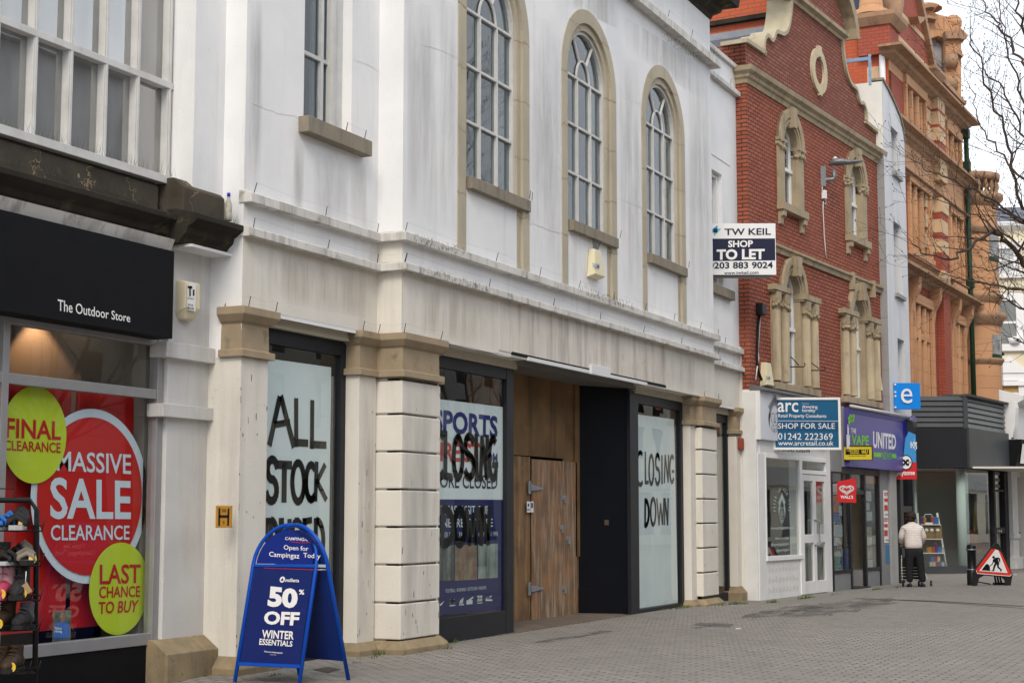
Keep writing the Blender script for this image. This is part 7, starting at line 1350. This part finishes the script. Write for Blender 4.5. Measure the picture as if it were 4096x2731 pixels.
# ------------------------------------------------------------------ ladder shelf of groceries in the corner shop window
Z7 = zm(3550, 1950, 3.337); FSH = Fr(S1.w(-.9, .55, 0), -65)
SHF = thing('ladder_shelf', 'white leaning ladder shelf of groceries in the corner shop window', 'shelf', FSH, (0, 0, 0)); sq = lambda x, y: FSH.q(Z7(x, y))
b = MB(FSH)
for p, q in (((418, 335), (450, 1045)), ((680, 335), (785, 1047))):
    a, c = sq(*p), sq(*q); b.tube([(a[0], .15, a[1]), (c[0], 0, c[1])], .03, 6)
b.build('side_rail', WHITEP, SHF); tiers = []
for yy, x0, x1 in ((487, 430, 700), (678, 440, 722), (866, 445, 750)):
    a, c = sq(x0, yy), sq(x1, yy); b = MB(FSH); b.box(a[0], c[0], -.12, .3, a[1] - .02, a[1]); b.build('shelf_board', WHITEP, SHF); tiers.append((a[0], c[0], a[1]))
tiers.append((sq(560, 1045)[0], sq(770, 1045)[0], sq(770, 1047)[1]))
TM = [mat('tin_blue', (.06, .16, .42), .4), mat('tin_red', (.42, .06, .06), .4), mat('tin_cream', (.48, .44, .36), .5), mat('tin_purple', (.12, .05, .16), .4), mat('tin_amber', (.42, .20, .04), .4)]; KRAFT = mat('kraft_paper', (.27, .17, .08), .8, (.20, .12, .06), 8, .6)
def tin(x, ti, r, h, m, lab, dy=0): t = thing('tin', lab, 'tin', FSH, (x, dy, tiers[ti][2]), group='groceries on the ladder shelf'); z = tiers[ti][2]; MB(FSH).lathe([(0, z), (r, z), (r, z + h), (0, z + h)], x, dy, 12, False).build('can', m, t); MB(FSH).lathe([(r + .004, z + h - .01), (r + .004, z + h), (0, z + h + .002)], x, dy, 12, False).build('lid', STEEL, t)
for k, (xx, mi, lab) in enumerate(((465, 3, 'purple tin at the left end of the top shelf tier'), (495, 4, 'amber jar beside the purple tin on the top tier'), (600, 1, 'red tin right of the scale-like holder on the top tier'), (630, 0, 'blue tin third from right on the top tier'), (660, 0, 'light blue tin at the right end of the top tier'))): tin(sq(xx, 480)[0], 0, .05, .20, TM[mi], lab.replace(' right of the scale-like holder', ' left of the blue tins'))
t = thing('wire_holder', 'hexagonal wire holder in the middle of the top tier', 'holder', FSH, (sq(545, 480)[0], 0, tiers[0][2])); p = sq(545, 420); b = MB(FSH); hx_ = [(p[0] + .16 * cos(pi / 3 * k), 0, p[1] + .16 * sin(pi / 3 * k)) for k in range(7)]; b.tube(hx_, .012, 6); b.box(p[0] - .1, p[0] + .1, -.06, .06, tiers[0][2], tiers[0][2] + .05); b.build('frame', WHITEP, t)
for xx, lab in ((515, 'brown paper bag hidden partly behind the person on the middle tier'), (585, 'brown paper bag with a white label in the centre of the middle tier'), (665, 'brown paper bag with a white label at the right of the middle tier')):
    x = sq(xx, 600)[0]; z = tiers[1][2]; t = thing('paper_bag', lab, 'bag', FSH, (x, 0, z), group='groceries on the ladder shelf'); b = MB(FSH); b.ext([(-.08, z), (-.03, z + .38), (.03, z + .38), (.08, z)], x - .115, x + .115); b.build('bag', KRAFT, t, bevel=.015); MB(FSH).tube([(x, -.07, z + .23), (x, -.055, z + .23)], .05, 12).build('label_disc', WHITEP, t)
for xx, w_, m, lab in ((565, .16, TM[4], 'orange box on the lower tier'), (605, .10, TM[1], 'red box beside the orange box on the lower tier')): x = sq(xx, 860)[0]; z = tiers[2][2]; t = thing('grocery_box', lab, 'box', FSH, (x, 0, z), group='groceries on the ladder shelf'); bx('carton', m, t, FSH, x - w_ / 2, x + w_ / 2, -.06, .08, z, z + .16, bevel=.006)
for xx, mi, lab, h in ((648, 3, 'tall purple canister on the lower tier', .26), (685, 0, 'blue tin on the lower tier', .16), (712, 0, 'dark blue tin right of the blue one on the lower tier', .16), (735, 2, 'cream tin at the right end of the lower tier', .14)): tin(sq(xx, 860)[0], 2, .045, h, TM[mi], lab)
for k in range(5): tin(sq(585 + 38 * k, 1040)[0], 3, .055, .13, TM[(k * 2) % 3 if k else 2], ['leftmost tin in the bottom row of the floor stack', 'cream tin beside the leftmost one in the bottom row of the floor stack', 'middle tin in the bottom row of the floor stack', 'blue tin right of the middle one in the bottom row of the floor stack', 'rightmost tin in the bottom row of the floor stack'][k])
for k in range(3): x = sq(604 + 38 * k, 1000)[0]; t = thing('tin', ['left', 'middle', 'right'][k] + ' tin in the second row of the floor stack', 'tin', FSH, (x, 0, tiers[3][2] + .132), group='groceries on the ladder shelf'); z = tiers[3][2] + .135; MB(FSH).lathe([(0, z), (.055, z), (.055, z + .13), (0, z + .13)], x, 0, 12, False).build('can', TM[k], t)
# ------------------------------------------------------------------ road works sign and bollard
gb = gnd(Z7(1138, 1322), -.03); RS = Fr(gb, -63); RW = thing('road_works_sign', 'triangular red and white road works sign on a black folding stand', 'road sign', RS, (.4, 0, 0)); sq = lambda x, y, d=0: RS.q(Z7(x, y), d)
PLB = mat('black_stand', (.014, .014, .015), .5, (.02, .02, .02), 8, .5); SGR = mat('sign_red', (.62, .035, .022), .4, (.52, .03, .02), 6, .4); SGW = mat('sign_white', (.72, .73, .74), .35, (.62, .63, .64), 3, .5)
P_ = lambda *ps: [sq(*p) for p in ps]
MB(RS).prism(P_((1138, 1325), (1145, 1120), (1178, 1075), (1425, 745), (1450, 733), (1488, 748), (1672, 1155), (1640, 1355), (1578, 1358), (1572, 1235), (1520, 1185), (1290, 1170), (1225, 1205), (1195, 1330)), 0, .06).build('stand', PLB, RW, bevel=.01)
MB(RS).prism(P_((1180, 1092), (1386, 818), (1440, 815), (1510, 850), (1655, 1150), (1632, 1178), (1195, 1142)), -.012, 0).build('red_triangle', SGR, RW, bevel=.004)
MB(RS).prism(P_((1222, 1108), (1440, 822), (1478, 835), (1600, 1135)), -.016, -.012).build('white_field', SGW, RW)
MB(RS).prism(P_((1178, 1100), (1195, 1145), (1632, 1181), (1657, 1153), (1652, 1150), (1630, 1173), (1198, 1137), (1184, 1098)), -.0165, -.0122).build('white_rim', SGW, RW)
mk = MB(RS); mk.prism(P_((1250, 1098), (1305, 1025), (1325, 1010), (1345, 1022), (1362, 1050), (1366, 1107)), -.02, -.017); p = sq(1412, 926); mk.prism([(p[0] + .030 * cos(2 * pi * k / 16), p[1] + .030 * sin(2 * pi * k / 16)) for k in range(16)], -.02, -.017)
mk.prism(P_((1400, 960), (1440, 930), (1482, 928), (1500, 945), (1502, 988), (1488, 990), (1482, 955), (1470, 950), (1488, 1005), (1480, 1048), (1525, 1092), (1510, 1118), (1498, 1110), (1505, 1098), (1462, 1062), (1455, 1018), (1435, 1050), (1418, 1110), (1382, 1108), (1388, 1098), (1400, 1096), (1412, 1040), (1430, 1000), (1415, 990), (1398, 1022), (1365, 1048), (1360, 1040), (1388, 1015), (1402, 985)), -.02, -.017); mk.build('digging_figure', BLACK, RW)
b = MB(RS); 
for xx in (1430, 1465, 1500): a, c = sq(xx, 1175, .1), sq(xx + 20, 1290, .35); b.tube([(a[0], .1, a[1]), (c[0], .35, max(.06, c[1]))], .022, 6)
b.tube([(.06, .03, .12), (.5, .32, .05)], .015, 6); a = sq(1425, 1310, .35); c = sq(1580, 1325, .35); b.box(a[0], c[0], .28, .45, .0, .08); b.build('rear_leg', PLB, RW)
gb = gnd(Z7(1135, 1320), -.03); BO = thing('bollard', 'black cast iron bollard beside the road works sign', 'bollard', W0, (gb.x * 1.012, gb.y * 1.012, -.05))
BX_, BY_ = gb.x * 1.012, gb.y * 1.012; hb = 1.5 - (Z7(0, 745)[1] - 2065) / FPX * (V((BX_, BY_)).length * .96); b = MB(); b.lathe([(.115, -.1), (.115, .32), (.098, .34), (.098, hb * .82), (.12, hb * .84), (.12, hb * .88), (.10, hb * .90), (.112, hb * .93), (.09, hb * .98), (0, hb)], BX_, BY_, 20); b.build('post', mat('bollard_black', (.012, .013, .014), .3), BO)
b = MB(); b.lathe([(.121, hb * .85), (.126, hb * .86), (.121, hb * .872)], BX_, BY_, 20); b.lathe([(.118, .325), (.122, .335), (.10, .345)], BX_, BY_, 20); b.build('band', STEEL, BO)
# ------------------------------------------------------------------ drain cover, wet patches, grass in the joints
def slab(name, pts, m, lab, cat, z=.004):
    P = [gnd(p) for p in pts]; b = MB(); b.add([(p.x, p.y, gz(p.x, p.y) + z) for p in P], [tuple(range(len(P)))]); return tag(b.build(name, m, rec=False), lab, cat)
IRON = mat('rusty_iron', (.085, .07, .055), .75, (.05, .042, .036), 6, .7, bump=.8, bscale=60)
slab('drain_cover', [(1250, 2677), (1312, 2666), (1365, 2676), (1310, 2690)], IRON, 'small rusty drain cover in the paving behind the blue sign', 'drain cover')
z6 = zm(2600, 2250, 4.48); slab('inspection_cover', [z6(770, 1115), z6(880, 1075), z6(1510, 1095), z6(1430, 1152)], mat('tarry_cover', (.12, .112, .105), .8, (.09, .085, .08), 5, .6), 'flat paved inspection cover in front of the right-hand pillars', 'cover')
WET = mat('damp_paving', (.118, .108, .098), .55, (.095, .087, .08), .9, .7, bump=.9, bscale=25, brick=(.2, .1, .009, (.028, .025, .02), (.14, .13, .115), 'yx'))
wt = WET.node_tree; wo = wt.nodes['Material Output']; wb = wt.nodes['Principled BSDF']; wtr = wt.nodes.new('ShaderNodeBsdfTransparent'); wm = wt.nodes.new('ShaderNodeMixShader'); wn_ = wt.nodes.new('ShaderNodeTexNoise'); wn_.inputs['Scale'].default_value = 1.6; wn_.inputs['Detail'].default_value = 8; wn_.inputs['Roughness'].default_value = .7
wr_ = wt.nodes.new('ShaderNodeMapRange'); wr_.inputs[1].default_value = .42; wr_.inputs[2].default_value = .58; wr_.inputs[4].default_value = .6; wc = wt.nodes.new('ShaderNodeTexCoord'); wp = wt.nodes.new('ShaderNodeMapping'); wp.inputs['Scale'].default_value = (.8, 1.6, 1)
wt.links.new(wc.outputs['Object'], wp.inputs[0]); wt.links.new(wp.outputs[0], wn_.inputs[0]); wt.links.new(wn_.outputs[0], wr_.inputs[0]); wt.links.new(wr_.outputs[0], wm.inputs[0]); wt.links.new(wtr.outputs[0], wm.inputs[1]); wt.links.new(wb.outputs[0], wm.inputs[2]); wt.links.new(wm.outputs[0], wo.inputs[0])
b = MB(); rr = random.Random(2); c = gnd((3370, 2425)); n = 40
b.add([(c.x + 3.2 * cos(2 * pi * k / n) * (1 + .25 * sin(3.1 * k) * rr.random()), c.y + .55 * sin(2 * pi * k / n) * (1 + .3 * cos(2.3 * k)), gz(c.x, c.y) + .006) for k in range(n)], [tuple(range(n))]); g_ = b.build('damp_patch', WET, rec=False); g_['kind'] = 'structure'
b = MB(); c = gnd((3150, 2440)); b.add([(c.x + 2.1 * cos(2 * pi * k / n) * (1 + .25 * sin(2.1 * k)), c.y + .28 * sin(2 * pi * k / n) * (1 + .3 * cos(1.7 * k)), gz(c.x, c.y) + .0075) for k in range(n)], [tuple(range(n))]); g_ = b.build('damp_patch', WET, rec=False); g_['kind'] = 'structure'
for p, lab in (((2954, 2516), 'small white scrap of litter on the open paving below the right-hand pillars'), ((4062, 2296), 'white scrap of litter on the paving by the white shop')):
    q = gnd(p); t = MB(); t.prism([(q.x - .04, q.y - .02), (q.x + .03, q.y - .03), (q.x + .05, q.y + .02), (q.x, q.y + .04)], 0, .02); t.v = [V((v.x, v.z, gz(q.x, q.y) + .004 + v.y * .6)) for v in t.v]; tag(t.build('litter_scrap', WHITEP), lab, 'litter', 'scraps of litter')
gr = MB(); rr = random.Random(12)
def tuft(x, y, n, h, sx=.08, sy=.04):
    for _ in range(n):
        px_, py_ = x + rr.gauss(0, sx), y + rr.gauss(0, sy); z = gz(px_, py_) - .005; a = rr.uniform(0, 2 * pi); w_ = .006; hh_ = h * rr.uniform(.5, 1.2); lx_, ly_ = cos(a) * hh_ * .6, sin(a) * hh_ * .6
        gr.add([(px_ - w_ * sin(a), py_ + w_ * cos(a), z), (px_ + w_ * sin(a), py_ - w_ * cos(a), z), (px_ + lx_, py_ + ly_, z + hh_)], [(0, 1, 2)])
for p, n, h in (((1530, 2615), 60, .07), ((1575, 2610), 70, .08), ((1650, 2600), 20, .04), ((1815, 2568), 50, .06), ((1790, 2595), 15, .04), ((1490, 2628), 18, .04), ((1512, 2620), 20, .04), ((680, 2692), 40, .06), ((735, 2686), 10, .04), ((2605, 2442), 30, .07), ((2640, 2438), 20, .04), ((2660, 2440), 15, .05), ((2690, 2436), 15, .05), ((2735, 2430), 30, .06), ((2750, 2428), 25, .06), ((2715, 2434), 20, .05), ((2880, 2420), 40, .05), ((2940, 2415), 90, .06), ((2975, 2412), 50, .05), ((3085, 2402), 30, .07), ((3095, 2400), 40, .07), ((3205, 2382), 30, .09), ((3225, 2380), 50, .10), ((3240, 2378), 30, .07), ((3335, 2366), 20, .05), ((3500, 2348), 40, .05), ((3520, 2346), 30, .05), ((3590, 2342), 20, .06), ((1100, 2700), 20, .03), ((1420, 2650), 12, .03)):
    q = gnd(p); tuft(q.x, q.y, n, h, .14 if q.x > 20 else .06, .03)
g_ = gr.build('grass', mat('joint_grass', (.075, .12, .025), .8, (.12, .13, .04), 9, .7), rec=False); tag(g_, 'short weeds and grass growing along the foot of the walls', 'grass', kind='stuff')
for nm, p0, p1, wd in (('a', (3420, 2384), (3560, 2393), .05), ('b', (3560, 2393), (4096, 2424), .07), ('c', (3600, 2397), (4096, 2432), .03)):
    a, c = gnd(p0), gnd(p1); d = (c - a).normalized() * wd; k = V((-d.y, d.x, 0)); b = MB(); n_ = 12
    for i in range(n_): u, v = a.lerp(c, i / n_), a.lerp(c, (i + 1) / n_); b.add([(q.x, q.y, gz(q.x, q.y) + .0045) for q in (u - k, v - k, v + k, u + k)], [(0, 1, 2, 3)])
    g_ = b.build('drain_channel', mat('channel_dirt', (.05, .046, .04), .8), rec=False); g_['kind'] = 'structure'
for p0, w_, h_, lab in (((2830, 2503), .5, .06, 'short dark joint line in the paving nearest the inspection cover'), ((2300, 2545), 1.1, .10, 'worn darker course of pavers in front of the boarded door')):
    a = gnd(p0); b = MB(); b.add([(a.x - w_, a.y - h_, .005), (a.x + w_, a.y - h_, .005), (a.x + w_, a.y + h_, .005), (a.x - w_, a.y + h_, .005)], [(0, 1, 2, 3)]); g_ = b.build('worn_course', WET, rec=False); g_['kind'] = 'structure'
# ------------------------------------------------------------------ bare trees
BARK = mat('bark', (.085, .068, .05), .85, (.05, .04, .032), 9, .7, bump=.5); TWIG = mat('twig_bark', (.060, .042, .034), .8, (.085, .06, .045), 14, .6)
def grow(tb, p, d, r, ln, depth, rr, tips):
    pts = [p]; rs = [r]; n = max(3, int(ln / .16)); q = p.copy(); dd = d.copy()
    for k in range(n):
        dd = (dd + V((rr.gauss(0, .10), rr.gauss(0, .10), rr.gauss(.03, .08)))).normalized(); q = q + dd * (ln / n); pts.append(q.copy()); rs.append(max(.0028, r * (1 - .72 * (k + 1) / n)))
        if depth > 0 and k >= 1 and rr.random() < .62:
            ax = dd.orthogonal().normalized(); ax.rotate(__import__('mathutils').Quaternion(dd, rr.uniform(0, 2 * pi))); d2 = (dd * rr.uniform(.5, 1) + ax * rr.uniform(.5, .95) + V((0, 0, .18))).normalized()
            grow(tb, q.copy(), d2, max(.0032, rs[-1] * rr.uniform(.5, .7)), ln * rr.uniform(.32, .6), depth - 1, rr, tips)
    tb.tube(pts, rs, 5 if r > .02 else 4 if r > .008 else 3, True, False); tips.append((q, dd))
def limb(tb, P, r0, r1, rr, depth=3, dens=.8, tips=None):
    out = []; 
    for a, c in zip(P, P[1:]):
        for k in range(4): out.append(a.lerp(c, k / 4) + V((rr.gauss(0, .012), rr.gauss(0, .03), rr.gauss(0, .012))))
    out.append(P[-1]); n = len(out); rs = [r0 + (r1 - r0) * i / (n - 1) for i in range(n)]; tb.tube(out, rs, 6, True, False)
    for i in range(1, n):
        if rr.random() < dens:
            dd = (out[i] - out[i - 1]).normalized(); ax = dd.orthogonal().normalized(); ax.rotate(__import__('mathutils').Quaternion(dd, rr.uniform(0, 2 * pi))); d2 = (dd * rr.uniform(.4, .9) + ax * rr.uniform(.6, 1) + V((0, 0, .2))).normalized()
            grow(tb, out[i].copy(), d2, max(.004, rs[i] * rr.uniform(.42, .62)), rr.uniform(.45, 1.15), depth - 1, rr, tips)
    grow(tb, P[-1], (P[-1] - P[-2]).normalized(), r1, .5, 2, rr, tips)
FTR = Fr((27.5, 3.55, 0), -65); TR = thing('bare_tree', 'leafless tree reaching in from the right edge over the terracotta building', 'tree', FTR, (1.9, 0, 0)); tips = []; rr = random.Random(31)
tb = MB(W0); n = 10
LB_ = [([(4300, 1060), (4200, 950), (4096, 830), (4040, 620), (4000, 480), (3950, 330), (3900, 200), (3880, 120)], .035, .008, .3), ([(4230, 480), (4096, 250), (4060, 200), (4010, 110), (3960, 60), (3930, 0)], .03, .010, -.4), ([(4300, 1120), (4096, 880), (4000, 840), (3930, 790), (3870, 690), (3720, 605)], .024, .005, .6), ([(4230, 760), (4096, 560), (4050, 440), (3990, 330), (3930, 280), (3890, 240)], .024, .005, 0), ([(4300, 1230), (4096, 1052), (4030, 970), (3975, 915), (3890, 990), (3800, 1040), (3690, 1010), (3640, 960)], .05, .006, .2), ([(4300, 1200), (4096, 1160), (3980, 1145), (3900, 1130), (3820, 1110), (3700, 1070)], .028, .005, -.3), ([(4250, 1290), (4096, 1240), (4040, 1205), (3975, 1172), (3945, 1150)], .022, .005, .4), ([(4300, 1180), (4096, 900), (3990, 810), (3890, 760), (3780, 705), (3700, 680), (3650, 640)], .026, .004, .9), ([(4250, 900), (4096, 720), (4020, 640), (3960, 560), (3900, 440), (3870, 330)], .026, .005, -.7), ([(4250, 1400), (4096, 1370), (4050, 1350), (3990, 1328)], .018, .004, .1), ([(4200, 330), (4096, 120), (4070, 40), (4060, -40)], .03, .012, .3), ([(4200, 700), (4096, 450), (4070, 330), (4040, 200), (4010, 80), (3995, -20)], .024, .007, .8), ([(4300, 1100), (4096, 990), (4000, 930), (3930, 870), (3860, 850), (3760, 800), (3690, 790)], .022, .004, -.5), ([(4250, 640), (4150, 620), (4060, 560), (4010, 480), (3960, 430)], .016, .004, -1.0), ([(4250, 1000), (4120, 1000), (4030, 1060), (3960, 1080), (3880, 1060), (3800, 1090)], .018, .004, .7)]
def FQ(p, d): a = FTR.q(p, d); return FTR.w(a[0], d, a[1])
for pts, r0, r1, dp in LB_: P = [FQ(p, dp + .12 * i * (1 if dp < 0 else -1)) for i, p in enumerate(pts)]; limb(tb, P, r0, r1, rr, 3, .78, tips)
tb.build('crown', TWIG, TR, rec=False)
tk = MB(W0); b0 = FQ((4560, 2440), 0); b0.z = -.1; fk = FQ((4480, 1500), 0); tk.tube([b0, b0.lerp(fk, .3), b0.lerp(fk, .7), fk], [.20, .155, .13, .12], 12)
for pts, r0, r1, dp in LB_:
    a = FQ(pts[0], dp); s_ = fk.lerp(FQ((4420, 900), 0), rr.random() * .5); tk.tube([fk, s_.lerp(a, .35) + V((0, 0, .1)), a], [.10, .07, max(.03, r0)], 8)
tk.build('trunk', BARK, TR)
bd_ = MB(W0)
for p, dd in tips[::2]: bd_.ball(tuple(p), .011, 4, 1, 1, 1.5)
bd_.build('buds', TWIG, TR, rec=False)
# other trees and houses across the street: seen in the windows
proto = None
for i, (x, y, h, lab) in enumerate(((44, -3.5, 10.5, 'bare street tree across the way, mirrored in the shop windows'), (27, -4.5, 9, 'bare street tree across the way, mirrored in the upper windows'))):
    F = Fr((x, y, 0), 30 * i); rr = random.Random(50 + i)
    t = thing('bare_tree', lab, 'tree', F, group='bare trees across the street'); tb = MB(F); tips = []
    tk = MB(F); tk.tube([(0, 0, -.1), (.05, 0, 1.2), (0, .05, 2.6), (.05, 0, 3.4)], [.22, .17, .15, .13], 10); tk.build('trunk', BARK, t)
    for k in range(11):
        a = 2 * pi * k / 11 + rr.random(); e = rr.uniform(.5, 1.3); st_ = V((0, 0, rr.uniform(2.4, 3.4))); d = V((cos(a) * cos(e), sin(a) * cos(e), sin(e))); P = [st_, st_ + d * 1.5, st_ + d * 2.8 + V((0, 0, .5)), st_ + d * 3.6 + V((0, 0, 1.4 + rr.random() * (h - 8)))]; limb(tb, P, .07, .016, rr, 3, .55, tips)
    tb.build('crown', TWIG, t, rec=False)
OP = [mat('facing_cream', (.60, .56, .47), .85, (.5, .47, .4), .5, .5), mat('facing_brick', (.27, .085, .05), .85, (.22, .07, .045), .6, .5), mat('facing_grey', (.42, .42, .42), .85, (.36, .36, .36), .5, .5)]
xx = -14
for i, (w_, h, m, y) in enumerate(((26, 11, 0, -12), (12, 11, 1, -12.3), (15, 14.8, 2, -12), (14, 14, 0, -11.6), (16, 11, 2, -12), (30, 12, 0, -12.2))):
    t = thing('facing_building', ['long cream', 'narrow brick', 'tall grey', 'low cream', 'long grey', 'far cream'][i] + ' building across the street, seen only in reflections', 'building', W0, (xx + w_ / 2, y, 0), group='buildings across the street')
    holes = []; n = int(w_ / 2.6)
    for k in range(n):
        for z0, z1 in ((4.6, 6.3), (7.0, 8.2)): 
            if z1 < h - .2: cx_ = xx + (k + .5) * w_ / n; holes.append([(cx_ - .5, z0), (cx_ + .5, z0), (cx_ + .5, z1), (cx_ - .5, z1)])
    for k in range(int(w_ / 5)): c_ = xx + (k + .5) * w_ / int(w_ / 5); holes.append([(c_ - 1.9, .5), (c_ + 1.9, .5), (c_ + 1.9, 2.8), (c_ - 1.9, 2.8)])
    b = MB(); b.sheet([(xx, -.1), (xx + w_, -.1), (xx + w_, h), (xx, h)], holes, y); b.box(xx, xx + w_, y - 8, y - .5, -.1, h - .1); b.build('wall', OP[m], t, rec=False)
    b = MB(); b.box(xx, xx + w_, y - .35, y - .3, 0, h - .2); b.build('window', mat('facing_glass', (.03, .034, .04), .1), t)
    b = MB(); b.box(xx, xx + w_, y - .1, y + .35, h - .1, h + .3); b.box(xx, xx + w_, y, y + .15, 3.0, 3.9); b.build('cornice', OP[2 - m % 2], t)
    xx += w_
